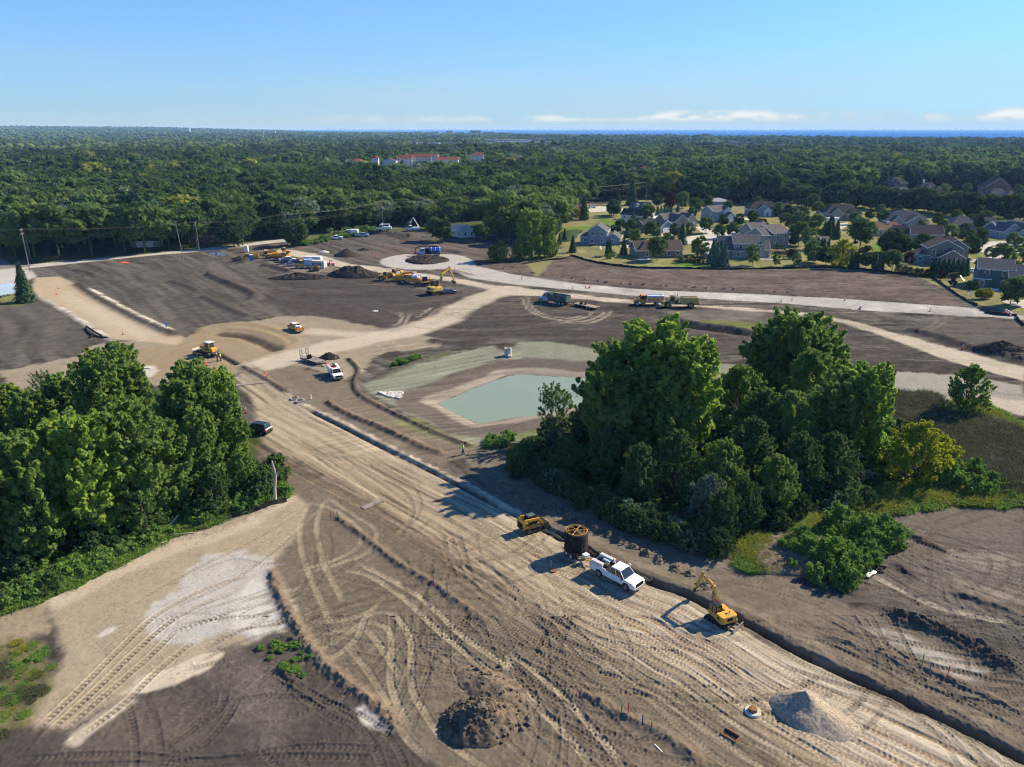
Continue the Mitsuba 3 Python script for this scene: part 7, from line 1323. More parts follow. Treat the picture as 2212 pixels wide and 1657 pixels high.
# cones and posts
def tubecone(q, label, g='orange channelizer posts along the roads'):
    p = thing('channelizer_post', label, 'traffic cone', q, 0, g); part(p, 'base', MB().cyl((0, 0, 0), (0, 0, .08), .25, n=8), 'plastic_black'); part(p, 'post', MB().cyl((0, 0, .08), (0, 0, 1.15), .11, .06, n=10), 'sign_orange'); part(p, 'band', MB().cyl((0, 0, .75), (0, 0, .85), .09, n=10).cyl((0, 0, .93), (0, 0, 1.03), .082, n=10), 'white')
for q, l in (((-137.92,220.56), 'upper of two on the pale left strip'), ((-133.22,211.68), 'lower of two on the pale left strip'), ((-91.81,167.73), 'at the near end of the left strip'), ((-62.77,143.87), 'in front of the bulldozer'), ((-47.84,135.72), 'by the trench start plate'), ((-45.56,117.21), 'at the edge of the left wood'), ((-39.56,279.46), 'left of the roundabout island'), ((-52.35,269.98), 'at the roundabout entry'), ((-52.14,279.87), 'behind the roundabout entry'), ((-19.87,253.09), 'in front of the roundabout'), ((3.14,235.46), 'on the pale road beyond the roundabout'), ((18.48,220.22), 'on the pale road before the barrel'), ((22.48,221.59), 'beside the leaning barrel'), ((29.83,229.79), 'in the bare field behind the barrel'), ((46.9,207.63), 'behind the tank tractor'), ((48.09,210.1), 'second behind the tank tractor'), ((75.55,202.56), 'left of a pair on the pale road'), ((79.45,204.92), 'right of a pair on the pale road'), ((94.05,204.03), 'on the pale road, far middle'), ((111.26,191.22), 'on the pale road near the street end'), ((99.07,155.24), 'beside the far haul road')):
    tubecone(q, 'orange post ' + l)
def barrel(q, label, tilt=0):
    p = thing('traffic_barrel', label, 'traffic barrel', q, 0, 'orange and white traffic barrels')
    for k in range(4):
        m = MB().cyl((0, 0, .08 + k * .23), (0, 0, .08 + k * .23 + .225), .30 - .015 * k, .29 - .015 * k, n=16).mesh(); m.apply_transform(rotm([0, 1, 0], tilt)); part(p, 'band', m, 'sign_orange' if k % 2 == 0 else 'white')
    m = MB().cyl((0, 0, 0), (0, 0, .08), .38, n=16).mesh(); m.apply_transform(rotm([0, 1, 0], tilt)); part(p, 'base', m, 'plastic_black')
for q, l, t in (((23.54,221.59), 'leaning orange barrel on the pale road', 25), ((93.65,193.6), 'orange barrel on the tan edge of the pale road', 10), ((130.49,189.65), 'first orange barrel at the street end', 0), ((130.28,188.37), 'second orange barrel at the street end', 0), ((129.77,187.1), 'third orange barrel at the street end', 15), ((129.43,186.1), 'fourth orange barrel at the street end', 0)): barrel(q, l, t)

# ---------------------------------------------------------------- houses of the estate
def shingle(name, c):
    scene[name] = {'type': 'diffuse', 'reflectance': proc(lambda p, n, uv: mix(tuple(k * .8 for k in c), tuple(k * 1.2 for k in c), fbm(p.x * 3, p.y * 3, p.z * 9)))}
for n_, c in (('roof_grey', (.13, .125, .125)), ('roof_dark', (.055, .055, .06)), ('roof_brown', (.105, .088, .078)), ('roof_rust', (.20, .125, .085)), ('roof_pale', (.30, .31, .33)), ('roof_red', (.22, .085, .065))): shingle(n_, c)
def siding(name, c):
    scene[name] = {'type': 'diffuse', 'reflectance': proc(lambda p, n, uv: mix(tuple(k * .82 for k in c), c, smoothstep(.05, .3, p.z / .22 - dr.floor(p.z / .22))))}
for n_, c in (('siding_blue', (.22, .28, .36)), ('siding_grey', (.30, .30, .29)), ('siding_taupe', (.24, .225, .205)), ('siding_white', (.66, .67, .68)), ('siding_green', (.13, .16, .155)), ('siding_tan', (.36, .32, .26)), ('brick_red', (.24, .13, .095)), ('stucco', (.74, .69, .63))): siding(n_, c)
HOUSES = []
def house(label, loc, rz, vols, wall, roof, extra=(), name='house', cat='house', trim='white', z=None, win=True, short=None):
    """vols: (cx, cy, width, depth, base, wall height, roof 'x' | 'y' | 'h', rise); the front looks to -y"""
    p = thing(name, label, cat, loc if z is None else (*loc, z), rz); HOUSES.append((loc, short or label))
    for q, (cx, cy, w, d, z0, hw, kind, rise, *o) in enumerate(vols):
        wl = o[0] if o else wall; rf = o[1] if len(o) > 1 else roof; t, z1 = .45, z0 + hw; fr = hull
        if kind == 'x': m = prism([(-d / 2, z0), (-d / 2, z1), (0, z1 + rise), (d / 2, z1), (d / 2, z0)], -w / 2, w / 2); R = 90
        elif kind == 'y': m = prism([(-w / 2, z0), (-w / 2, z1), (0, z1 + rise), (w / 2, z1), (w / 2, z0)], -d / 2, d / 2); R = 0
        else: m = trimesh.creation.box((w, d, hw)); m.apply_translation([0, 0, z0 + hw / 2]); R = 0
        if kind == 'x': m.apply_transform(rotm([0, 0, 1], 90))
        m.apply_translation([cx, cy, 0]); part(p, 'wall', m, wl, False)
        if kind in 'xy':
            s, l = (d, w) if kind == 'x' else (w, d); k = rise / (s / 2); e = s / 2 + t; th = .2
            ch = [(-e, z1 - k * t), (0, z1 + rise), (e, z1 - k * t), (e, z1 - k * t + th), (0, z1 + rise + th), (-e, z1 - k * t + th)]
            m = prism(ch, -l / 2 - t, l / 2 + t); f = MB()
            ch2 = [(-e - .04, z1 - k * t - .14), (0, z1 + rise - .14), (e + .04, z1 - k * t - .14), (e + .04, z1 - k * t + th - .05), (0, z1 + rise + th - .05), (-e - .04, z1 - k * t + th - .05)]
            for s_ in (-1, 1): f.add(prism(ch2, s_ * (l / 2 + t), s_ * (l / 2 + t + .07)))
            for s_ in (-1, 1): f.box((s_ * (e + .03), 0, z1 - k * t + .04), (.09, l + 2 * t, .2))
            f = f.mesh()
            if kind == 'x': m.apply_transform(rotm([0, 0, 1], 90)); f.apply_transform(rotm([0, 0, 1], 90))
        else:
            W, D = w / 2 + t, d / 2 + t; r = min(W, D) * .98; rx, ry = max(W - r, .05), max(D - r, .05); m = hull([(x * W, y * D, z1 + .02) for x in (-1, 1) for y in (-1, 1)] + [(x * W, y * D, z1 + .14) for x in (-1, 1) for y in (-1, 1)] + [(x * rx, y * ry, z1 + .14 + rise) for x in (-1, 1) for y in (-1, 1)]); f = MB()
            for s_ in (-1, 1): f.box((s_ * (W + .03), 0, z1 + .04), (.07, 2 * D + .1, .2)).box((0, s_ * (D + .03), z1 + .04), (2 * W + .1, .07, .2))
            f = f.mesh()
        for mm in (m, f): mm.apply_translation([cx, cy, 0])
        part(p, 'roof', m, rf, False); part(p, 'fascia', f, trim, False)
        if win:
            for fl in range(max(1, int((hw + .6) // 2.7))):
                zz = z0 + 1.55 + fl * 2.75
                if zz + .8 > z1: continue
                for side, span_, nx in (('s', w, 0), ('w', d, -1), ('e', d, 1)):
                    n = int(span_ // 3.4)
                    for a in range(n):
                        u = (a + .5) * span_ / n - span_ / 2
                        c = (cx + u, cy - d / 2, zz) if side == 's' else (cx + nx * w / 2, cy + u, zz)
                        if any(b is not vols[q] and abs(c[0] - b[0]) < b[2] / 2 + .4 and abs(c[1] - b[1]) < b[3] / 2 + .4 and b[4] + b[5] > zz - .8 for b in vols): continue
                        if any(e_[0] in ('garage', 'door', 'chimney') and abs(c[0] - e_[1]) < e_[3] / 2 + .8 and abs(c[1] - e_[2]) < e_[3] * .5 + .6 and fl == 0 for e_ in extra): continue
                        s = (1.2, .1, 1.5) if side == 's' else (.1, 1.2, 1.5); s2 = (.96, .14, 1.26) if side == 's' else (.14, .96, 1.26)
                        k = part(p, 'window', MB().box(c, s), trim, False); part(k, 'pane', MB().box(c, s2), 'glass_house', False)
    for e in extra:
        if e[0] == 'garage': k = part(p, 'garage_door', MB().box((e[1], e[2], 1.2), (e[3] if len(e) < 5 else .12, .12 if len(e) < 5 else e[3], 2.3)), 'white', False)
        if e[0] == 'door': part(p, 'door', MB().box((e[1], e[2], 1.1), (1.0, .12, 2.1)), 'paint_navy', False)
        if e[0] == 'chimney': part(p, 'chimney', MB().box((e[1], e[2], e[4] / 2), (e[3], e[3] * .7, e[4])).box((e[1], e[2], e[4]), (e[3] + .2, e[3] * .7 + .2, .2)), e[5] if len(e) > 5 else wall, False)
        if e[0] == 'dormer':
            m = prism([(-.9, e[3]), (-.9, e[3] + 1.2), (0, e[3] + 2.0), (.9, e[3] + 1.2), (.9, e[3])], 0, 2.6); m.apply_translation([e[1], e[2], 0]); k = part(p, 'dormer', m, wall, False); part(k, 'pane', MB().box((e[1], e[2], e[3] + .8), (.7, .1, .9)), 'glass_house', False)
            m = prism([(-1.15, e[3] + 1.0), (0, e[3] + 2.0), (1.15, e[3] + 1.0), (1.15, e[3] + 1.15), (0, e[3] + 2.18), (-1.15, e[3] + 1.15)], -.3, 2.7); m.apply_translation([e[1], e[2], 0]); part(k, 'dormer_roof', m, roof, False)
        if e[0] == 'patio': part(p, 'patio', MB().box((e[1], e[2], .08), (e[3], e[4], .16)), 'concrete', False)
    return p
house('blue two storey house with a side garage wing', (35.79,311.4), -14, [(0, 4, 8.0, 9.5, 0, 5.6, 'y', 2.6), (-5.2, 3.2, 4.0, 6, 0, 2.9, 'h', 1.5), (6.4, 4.2, 6.0, 8, 0, 2.9, 'y', 1.9)], 'siding_blue', 'roof_grey', short='the blue house')
house('white house with dormers behind a dark roofed front wing', (64.21,398.01), -40, [(0, 2, 13, 7, 0, 2.9, 'x', 2.6, 'siding_white', 'roof_dark'), (0, 9, 11, 8, 0, 5.6, 'x', 3.0, 'siding_white', 'roof_grey')], 'siding_white', 'roof_grey', [('dormer', -1.5, 5.2, 6.2), ('dormer', 3.0, 5.2, 6.2)], short='the white dormer house')
house('grey house with white garage door facing the court', (71.18,348.99), 38, [(0, 4, 8.5, 11, 0, 3.1, 'y', 2.6), (-5, 7, 8, 8, 0, 3.0, 'x', 2.6, 'siding_taupe', 'roof_dark')], 'siding_blue', 'roof_grey', [('garage', 0, -1.55, 4.8)], short='the court garage house')
house('grey gabled house with white sunlit gable on the court', (85.17,368.51), 32, [(-3, 5, 9, 12, 0, 3.2, 'y', 3.0), (4.5, 4.5, 7.5, 9, 0, 3.1, 'y', 3.0, 'siding_tan'), (0, 8, 17, 8, 0, 3.1, 'x', 3.2)], 'siding_taupe', 'roof_grey', [('garage', 4.5, -.1, 4.8)], short='the gabled court house')
house('two storey pale blue house with white porch gable', (109.28,389.41), 30, [(-1, 5, 9.5, 9, 0, 5.7, 'x', 2.4), (3.2, -.5, 5.5, 5, 0, 3.0, 'y', 2.0, 'siding_white'), (3.0, 1.5, 4.5, 4, 3, 3.0, 'y', 1.6, 'siding_white')], 'siding_blue', 'roof_grey', [('garage', 3.2, -3.1, 4.2)], short='the pale blue house')
house('low house with pale flat looking roof in the trees', (129.55,470.19), 10, [(0, 4, 13, 9, 0, 3.0, 'h', 1.8, 'siding_blue', 'roof_pale')], 'siding_blue', 'roof_pale', short='the pale roofed house')
house('long blue grey house with three hip roofs and columns', (144.75,417.89), -6, [(-4, 5, 18, 10, 0, 3.4, 'h', 4.2), (-5.5, -.5, 6, 4, 0, 3.4, 'y', 3.0), (9, 5, 11, 10, 0, 3.2, 'h', 3.6), (-3, -1.8, 4, 2.5, 0, 3.0, 'y', 1.8, 'siding_white')], 'siding_blue', 'roof_brown', [('door', -3, -3.1, 1)], short='the long blue grey house')
house('brown roofed ranch house with sunlit white gable end', (56.64,277.24), 8, [(-1, 5, 18, 9, 0, 2.9, 'x', 2.9), (-6.5, 3, 6, 8, 0, 2.9, 'h', 2.6), (1, 8, 7, 9, 0, 2.9, 'y', 2.6)], 'siding_taupe', 'roof_brown', [('patio', -8, -2.6, 5, 3)], short='the brown roofed ranch')
house('large grey house with tall chimney and long roof slope', (87.02,276.16), -6, [(1, 4.5, 10, 9, 0, 5.6, 'x', 2.6), (-6.2, 5.5, 6, 9, 0, 3.2, 'x', 4.2), (0, .2, 9, 2, 0, 2.8, 'h', .8), (7, 6.5, 5, 9, 0, 3.0, 'x', 2.8)], 'siding_grey', 'roof_grey', [('chimney', 6.3, .1, 1.4, 8.4, 'siding_grey'), ('patio', 9, -1, 7, 4)], short='the chimney house')
house('two storey grey house behind the one with tall chimney', (109.71,304.59), 28, [(0, 5, 9, 12, 0, 5.8, 'x', 2.6), (-6, 4, 6, 9, 0, 5.2, 'x', 2.6), (-2, 12, 9, 8, 0, 5.8, 'x', 3.0)], 'siding_grey', 'roof_grey', [('chimney', 1, 12, 1.1, 10.2, 'brick_red')], short='the tall grey house')
house('hip roofed tan house with stone entry, behind a white trailer', (176.43,399.14), -4, [(0, 5, 19, 10, 0, 3.2, 'h', 4.4), (-4, 0, 6, 4, 0, 3.2, 'y', 3.0), (5, 0, 7, 5, 0, 3.2, 'h', 2.8)], 'siding_tan', 'roof_brown', [('door', -4, -2.1, 1)], short='the hip roofed tan house')
house('grey hip roofed house with two white garage doors', (193.43,363.29), -8, [(-1, 6, 20, 11, 0, 3.3, 'h', 4.6), (1.8, -.5, 9, 6, 0, 3.3, 'y', 3.2), (-6.5, 0, 5, 4, 0, 3.2, 'y', 2.8)], 'siding_grey', 'roof_grey', [('garage', 1.5, -3.6, 5), ('garage', 7.4, .4, 2.8)], short='the two garage house')
house('low grey house half hidden behind round garden trees', (217.65,354.41), -4, [(-2, 5, 12, 9, 0, 3.0, 'h', 3.4), (8, 6, 10, 9, 0, 3.0, 'x', 3.0)], 'siding_blue', 'roof_grey', [('garage', -2, .4, 4.6)], short='the half hidden house')
house('pale blue house with several gables at the right edge', (224.24,330.09), 16, [(-3, 5, 9, 10, 0, 3.2, 'y', 3.2), (3, 3, 8, 10, 0, 3.2, 'y', 3.2), (3, 9, 16, 9, 0, 3.2, 'x', 3.4)], 'siding_blue', 'roof_grey', short='the gabled house at the edge')
house('ranch house with rust brown hip roofs', (168.8,336.25), 4, [(-2, 5, 11, 9, 0, 2.9, 'h', 3.0), (6, 6, 10, 8, 0, 2.9, 'h', 2.6)], 'siding_tan', 'roof_rust', [('chimney', 4, 6, 1, 5.8, 'siding_white')], short='the rust roofed ranch')
house('dark roofed house behind the grey two storey house', (174.25,311.45), -16, [(0, 5, 12, 9, 0, 4.2, 'x', 3.0), (-6, 9, 12, 8, 0, 3.4, 'x', 3.0)], 'siding_taupe', 'roof_brown', short='the dark roofed house')
house('grey two storey house with sunroom and white trim', (155.16,263.92), -14, [(0, 5, 11, 9, 0, 5.6, 'y', 2.9), (4, 8, 9, 9, 0, 5.6, 'y', 2.8), (1.5, -.5, 8, 5, 0, 3.0, 'y', 2.4), (-7.6, 4, 5, 6, 0, 2.8, 'h', 1.8, 'siding_blue')], 'siding_taupe', 'roof_brown', short='the sunroom house')
house('dark green two storey house nearest the right edge', (148.23,221.82), -24, [(-1, 5, 9, 9, 0, 5.6, 'x', 2.4), (7, 3, 9, 12, 0, 3.4, 'x', 3.6), (-4.5, -.8, 3.6, 3, 0, 2.8, 'h', 1.2)], 'siding_green', 'roof_grey', [('patio', -2, -4, 7, 4)], short='the dark green house')
house('brick house with steep hip roof in the far trees', (298.61,585.49), 8, [(0, 5, 14, 10, 0, 6, 'h', 4.4), (-3, 0, 5, 3, 0, 6, 'y', 3.0)], 'brick_red', 'roof_brown', short='the brick house')
house('brick house with arched entry gable and white chimney', (302.01,546.94), 4, [(0, 5, 17, 10, 0, 3.6, 'h', 5.4), (-3, 0, 7, 4, 0, 3.6, 'y', 4.4), (5, 0, 5, 3, 0, 3.6, 'y', 3.2)], 'brick_red', 'roof_brown', [('chimney', -1, 8, 1.1, 11, 'white')], short='the arched brick house')
house('low house with pale roof half hidden by the dark trees', (268.19,520.21), 6, [(0, 5, 20, 9, 0, 3.4, 'h', 3.8, 'siding_blue', 'roof_pale')], 'siding_blue', 'roof_pale', short='the half hidden pale roof')
house('big brick house with pale roof at the far right street', (315.01,489.36), 0, [(2, 6, 16, 11, 0, 3.6, 'h', 5.4), (-9, 6, 10, 9, 0, 3.4, 'h', 4.0, 'brick_red', 'roof_dark'), (12, 8, 10, 9, 0, 3.6, 'h', 4)], 'brick_red', 'roof_grey', [('chimney', 8, 4, 1.4, 9, 'brick_red')], short='the far street brick house')
house('dark brick house with long steep ridge, farthest right', (366.56,572.07), -10, [(0, 6, 18, 12, 0, 4, 'y', 7.0)], 'brick_red', 'roof_dark', short='the steep ridge house')
house('small white house with grey roof at the edge of the wood', (-19.77,332.66), 40, [(0, 4, 7, 9, 0, 3.0, 'y', 2.2, 'siding_white', 'roof_pale')], 'siding_white', 'roof_pale', name='cottage', short='the small white house')
house('small grey shed under the golden trees', (-9.59,336.25), 20, [(0, 2, 5, 5, 0, 2.6, 'x', 1.6)], 'siding_blue', 'roof_dark', name='shed', cat='shed', win=False, short='the grey shed')
house('little garden shed between two clipped domes', (130.82,308.76), 20, [(0, 1.5, 3.6, 3, 0, 2.2, 'x', 1.2)], 'siding_grey', 'roof_grey', name='shed', cat='shed', win=False, short='the garden shed')
house('low white walled shed in the shade of the wood', (-150.53,302.94), 6, [(0, 3, 11, 5, 0, 2.6, 'x', 1.2, 'siding_grey', 'roof_dark')], 'siding_grey', 'roof_dark', [('garage', 2, .4, 2.6), ('garage', -2, .4, 2.6)], name='shed', cat='shed', win=False, short='the roadside shed')
house('brown roofed bungalow under the trees behind the road', (-130.63,316.68), 8, [(0, 5, 15, 9, 0, 2.9, 'x', 2.6)], 'brick_red', 'roof_rust', name='bungalow', short='the brown bungalow')
for k, (q, w, r, b) in enumerate((((163.11,687), 14, 'roof_grey', 'siding_tan'), ((172.36,672.42), 16, 'roof_brown', 'siding_white'), ((222.29,734.72), 15, 'roof_grey', 'siding_tan'), ((241.29,718.1), 18, 'roof_brown', 'siding_tan'), ((141.97,770.31), 13, 'roof_grey', 'siding_tan'))):
    house('distant house among the trees, %s from the left' % NTH[k], q, 12 * k, [(0, 5, w, 10, 0, 9, 'h', 4.2), (w * .3, 0, 6, 5, 0, 9, 'y', 3)], b, r, name='distant_house')
    OPEN.append((q[0], q[1], w * .75, 60))
house('cream tower house with small red roof in the trees', (106.33,612.4), 0, [(0, 3, 4.5, 4.5, 0, 16, 'h', 1.8, 'stucco', 'roof_red'), (9, 5, 12, 8, 0, 9, 'h', 2, 'stucco', 'roof_red')], 'stucco', 'roof_red', name='tower_house'); OPEN.append(((106.33,612.4)[0], (106.33,612.4)[1], 12, 30))
# the big cream complex with red roofs
MC = (-102.55,795.04); OPEN.append((MC[0] - 3, MC[1], 64, 120))
def mf(x): return (x - 400) * 0.265
for k, (x, w, d, h, kind, rise, dy, lb) in enumerate(((180, 16, 14, 11, 'h', 3, 0, 'low left wing'), (248, 6.5, 6.5, 14, 'h', 2.5, 4, 'domed tower'), (310, 14, 10, 12, 'y', 2.5, -6, 'front gabled wing'), (362, 16, 9, 14, 'x', 3, 8, 'cloister wing'), (420, 24, 10, 15, 'x', 3.2, 14, 'long central range'), (482, 7, 7, 17, 'h', 2, 6, 'small square tower'), (535, 22, 11, 13, 'x', 2.6, 0, 'right range'), (650, 13, 11, 17, 'h', 3.6, 6, 'right pavilion'), (505, 15, 9, 8, 'y', 2, -22, 'low front block'))):
    house('cream building with red tile roof, %s of the far complex' % lb, (MC[0] + mf(x), MC[1] + dy), 0, [(0, 4, w, d, 0, h + 2.5, kind, rise)], 'stucco', 'roof_red', name='mission_building', cat='building', trim='stucco', short='x')
    if 'dom' in lb: part(list(place)[-1], 'dome', MB().sphere((0, 4, h + 2.8), 3.0, (1, 1, .85)).cyl((0, 4, h + 5), (0, 4, h + 6), .4).mesh(), 'roof_red', True)
# scattered far buildings towards the lake
for k, (u, v, w, h, c) in enumerate(((325,297,26,12,'stucco'), (70,291,7,36,'white'), (28,281,60,16,'white'), (905,310,40,13,'siding_white'), (945,311,50,14,'siding_white'), (990,312,44,13,'siding_white'), (1055,311,60,14,'siding_white'), (1100,307,130,16,'siding_white'), (1125,309,140,14,'siding_white'), (1160,303,40,14,'siding_white'), (985,288,46,30,'siding_tan'), (1035,288,76,33,'brick_red'), (1005,289,60,20,'siding_tan'), (960,290,40,26,'stucco'), (925,289,60,24,'siding_tan'), (1060,289,90,22,'siding_tan'), (725,296,40,16,'siding_white'), (860,297,46,15,'siding_white'), (1495,308,50,13,'siding_white'), (1530,309,60,13,'siding_white'), (1570,311,50,12,'siding_white'), (1640,315,40,12,'siding_white'), (625,309,4,38,'white'), (480,280,30,40,'white'), (640,286,60,20,'siding_white'))):
    t = math.tan(PITCH + math.atan((v - 828.5) / 1587)); D = (EYE - 11) / max(t, .0062); x, y = D * (u - 1105.5) / 1587 / .945, D
    if D > 8000: D = 8000; x, y = D * (u - 1105.5) / 1587 / .945, D
    zb = float(land(np.array(x), np.array(y))); p = thing('distant_building', 'distant %s %s near the horizon, %s of the far ones' % ({'stucco': 'cream', 'white': 'white', 'siding_white': 'white', 'brick_red': 'brick', 'siding_tan': 'tan'}[c], 'mast' if w < 10 else 'slab' if h > 20 else 'hall', NTH[k]), 'building', (x, y, zb))
    if w < 10: part(p, 'shaft', MB().cyl((0, 0, 0), (0, 0, h), w * .16, w * .10).cyl((0, 0, h - 2), (0, 0, h + 1), w * .3), c)
    else: part(p, 'wall', MB().span(-w / 2, w / 2, 0, w * .35, 0, h), c); part(p, 'roof', MB().span(-w / 2 - .5, w / 2 + .5, -.5, w * .35 + .5, h, h + .8), 'roof_pale'); part(p, 'window', MB().span(-w * .45, w * .45, -.15, 0, h - 4.5, h - 2.5), 'glass_house')
    OPEN.append((x, y, w * .7, D * .045))
# paved courts and drives
def paving(name, pts, label, z=.09):
    from shapely.geometry import Polygon
    v, f = trimesh.creation.triangulate_polygon(Polygon(pts).buffer(.3), engine='earcut'); setting(name, (np.column_stack([v, np.full(len(v), z)]), f), 'drive_concrete', False, label=label)
scene['drive_concrete'] = {'type': 'diffuse', 'reflectance': proc(lambda p, n, uv: mix((.42, .40, .36), (.52, .50, .45), fbm(p.x * .5, p.y * .5, 0.0)))}
paving('court_street', [(53.72,309.87),(58.37,318.14),(64.29,323.3),(70.84,318.7),(78.35,332.88),(92.96,343.67),(96.58,348.99),(101.08,348.99),(109.04,359.38),(113.82,362.98),(110.07,348.99),(101.41,339.15),(97.91,337.56),(90.51,324.47),(86.45,315.34),(85.63,309.87),(81.14,299.47),(76.4,283.91),(74,283.91),(78.42,299.47),(76.24,306.68),(74.3,313.95),(70.24,315.89),(63.59,315.34),(56.79,304.59),(52,299.47)], 'pale concrete street and drives of the court')
paving('driveway', [(68.34,342.37),(74,346.31),(73.84,332.88),(67.17,320.98)], 'drive of the court garage house'); paving('driveway', [(90.41,366.65),(96.04,374.2),(96.12,352.39),(91.46,343.02),(88.94,348.99)], 'drive of the gabled house'); paving('driveway', [(124.9,408.57),(134.67,403.17),(131.6,393.61),(122.53,398.77)], 'drive of the long house'); paving('driveway', [(44.92,307.21),(51.31,309.87),(53.67,307.21),(52.42,302.01),(44.76,300.48)], 'drive beside the blue house'); paving('driveway', [(48.29,472.38),(58.76,469.2),(67.96,453.9),(65.88,439.53),(54.57,439.53),(45.08,434.03)], 'street by the garden pond')
paving('side_street', [(170.24,273.13),(176.23,274.19),(181.89,279.62),(187.46,298.43),(196.51,309.56),(202.55,317.53),(222.66,321.23),(214.96,309.56),(199.13,307.96),(192.93,291.1),(207.6,298.43),(200.74,288.03),(190.45,284.79),(179.05,263.53),(184.55,263.53),(177.28,252.51),(173.3,257.72),(174.68,268.76),(167.19,267.94)], 'pale curving street on the right', .085); paving('driveway', [(188.45,365.49),(194.83,359.69),(200.21,347.59),(197.48,342.64),(187.57,352.68),(185.58,359.69)], 'drive of the two garage house'); paving('side_street', [(137.93,203.35),(145.63,204.58),(138.66,194.03),(137.71,198.59)], 'street end at the site', .08); paving('driveway', [(309.68,516.6),(325,531.35),(314.78,513.04),(302.19,502.62)], 'drive by the brick house'); paving('driveway', [(168.34,382.4),(173.52,386.46),(168.38,374.53),(158.74,359.69)], 'drive behind the white trailer')
v, f = trimesh.creation.triangulate_polygon(SP(smoothline([(22.55,350.01),(26.04,355.48),(31.21,359.22),(33.65,353.64),(30.04,339.53),(28.75,329.63),(23.36,317.26),(20.68,323.33),(22.55,350.01)], 1)), engine='earcut')
setting('garden_pond', (np.column_stack([v, np.full(len(v), .08)]), f), 'lake_dark', False, label='dark garden pond beside the blue house'); scene['lake_dark'] = {'type': 'principled', 'base_color': rgb((.05, .07, .035)), 'roughness': .12, 'specular': .5}
def vinyl(line, label):
    L = smoothline(line, 2.2); p = thing('vinyl_fence', label, 'fence', (0, 0, 0))
    for a, b in zip(L[:-1], L[1:]):
        c = (a + b) / 2; d = np.linalg.norm(b - a); part(p, 'panel', MB().box((c[0], c[1], .85), (d - .1, .05, 1.6), rz=math.degrees(math.atan2(b[1] - a[1], b[0] - a[0]))), 'white', False); part(p, 'post', MB().box((a[0], a[1], .95), (.14, .14, 1.9)), 'white', False)
vinyl([(54.46,389.89),(59.64,385.52),(64.06,380.39),(69.99,387.69)], 'white vinyl fence in front of the dormer house'); vinyl([(69.99,387.69),(77.69,403.61),(88.46,413.28)], 'white vinyl fence running back from the dormer house')
pickup('black pickup in the drive beside the blue house', (47.69,309.87), 10, 'paint_black'); pickup('black pickup in front of the pale blue house', (113.25,378.88), 185, 'paint_black'); pickup('white pickup on the far street by the wood', (48.48,459.9), 200, 'paint_white'); sedan('white car in the drive behind the dark green house', (155.59,247.15), 20, 'paint_white')
p = thing('box_trailer', 'white box trailer parked before the hip roofed house', 'trailer', (163.68,382.4), 20); part(p, 'box', MB().span(-3.5, 3.5, -1.2, 1.2, .6, 3.2, .08), 'white'); [wheel(p, x, s * 1.0, .36) for x in (-.5, .4) for s in (1, -1)]
p = thing('box_trailer', 'pale box trailer at the left picture edge by the spruce', 'trailer', (-147.74,209.35), 70); part(p, 'box', MB().span(-3.5, 3.5, -1.2, 1.2, .6, 3.2, .08), 'paint_ltblue'); [wheel(p, x, s * 1.0, .36) for x in (-.5, .4) for s in (1, -1)]
def swing(label, q, rz):
    p = thing('swing_set', label, 'swing set', q, rz); b = MB()
    for x in (-1.8, 1.8): b.cyl((x, -.9, 0), (x, 0, 2.3), .06).cyl((x, .9, 0), (x, 0, 2.3), .06)
    part(p, 'frame', b.cyl((-2, 0, 2.3), (2, 0, 2.3), .07), 'wood'); b = MB()
    for x in (-1, 0, 1): b.cyl((x - .2, 0, .5), (x - .2, 0, 2.3), .015).cyl((x + .2, 0, .5), (x + .2, 0, 2.3), .015).box((x, 0, .5), (.45, .2, .04))
    part(p, 'swing', b, 'plastic_black'); part(p, 'slide', MB().box((2.9, -1.0, .75), (.5, 2.4, .08), rx=35), 'white')
swing('wooden swing set with slide behind the blue house', (32.59,297.09), 10); swing('wooden swing set behind the dark green house', (141.26,233.85), 15)
p = thing('pergola', 'brown timber pergola on the patio of the chimney house', 'pergola', (99.63,277.24), -4); b = MB()
for x in (-2.2, 2.2):
    for y in (-1.6, 1.6): b.box((x, y, 1.3), (.18, .18, 2.6))
part(p, 'frame', b.box((0, -1.6, 2.65), (5.4, .12, .25)).box((0, 1.6, 2.65), (5.4, .12, .25)), 'wood'); part(p, 'rafter', MB().add(trimesh.util.concatenate([trimesh.creation.box((.08, 4.0, .2)).apply_translation([-2.6 + k * .4, 0, 2.85]) for k in range(14)])), 'wood')
for q, l in (((31.74,277.83), 'left of two small green cabinets on the lawn'), ((33.03,277.36), 'right of two small green cabinets on the lawn')): single('utility_box', l, 'box', MB().box((0, 0, .4), (.9, .7, .8), bev=.05), 'siding_green', q)
for q, l in (((54.07,403.17), 'white lamp post by the white dormer house'), ((128.96,203.35), 'white lamp post at the site fence corner')):
    p = thing('lamp_post', l, 'lamp post', q); part(p, 'post', MB().cyl((0, 0, 0), (0, 0, 2.6), .07), 'white'); part(p, 'lantern', MB().box((0, 0, 2.8), (.34, .34, .45), bev=.06), 'white')

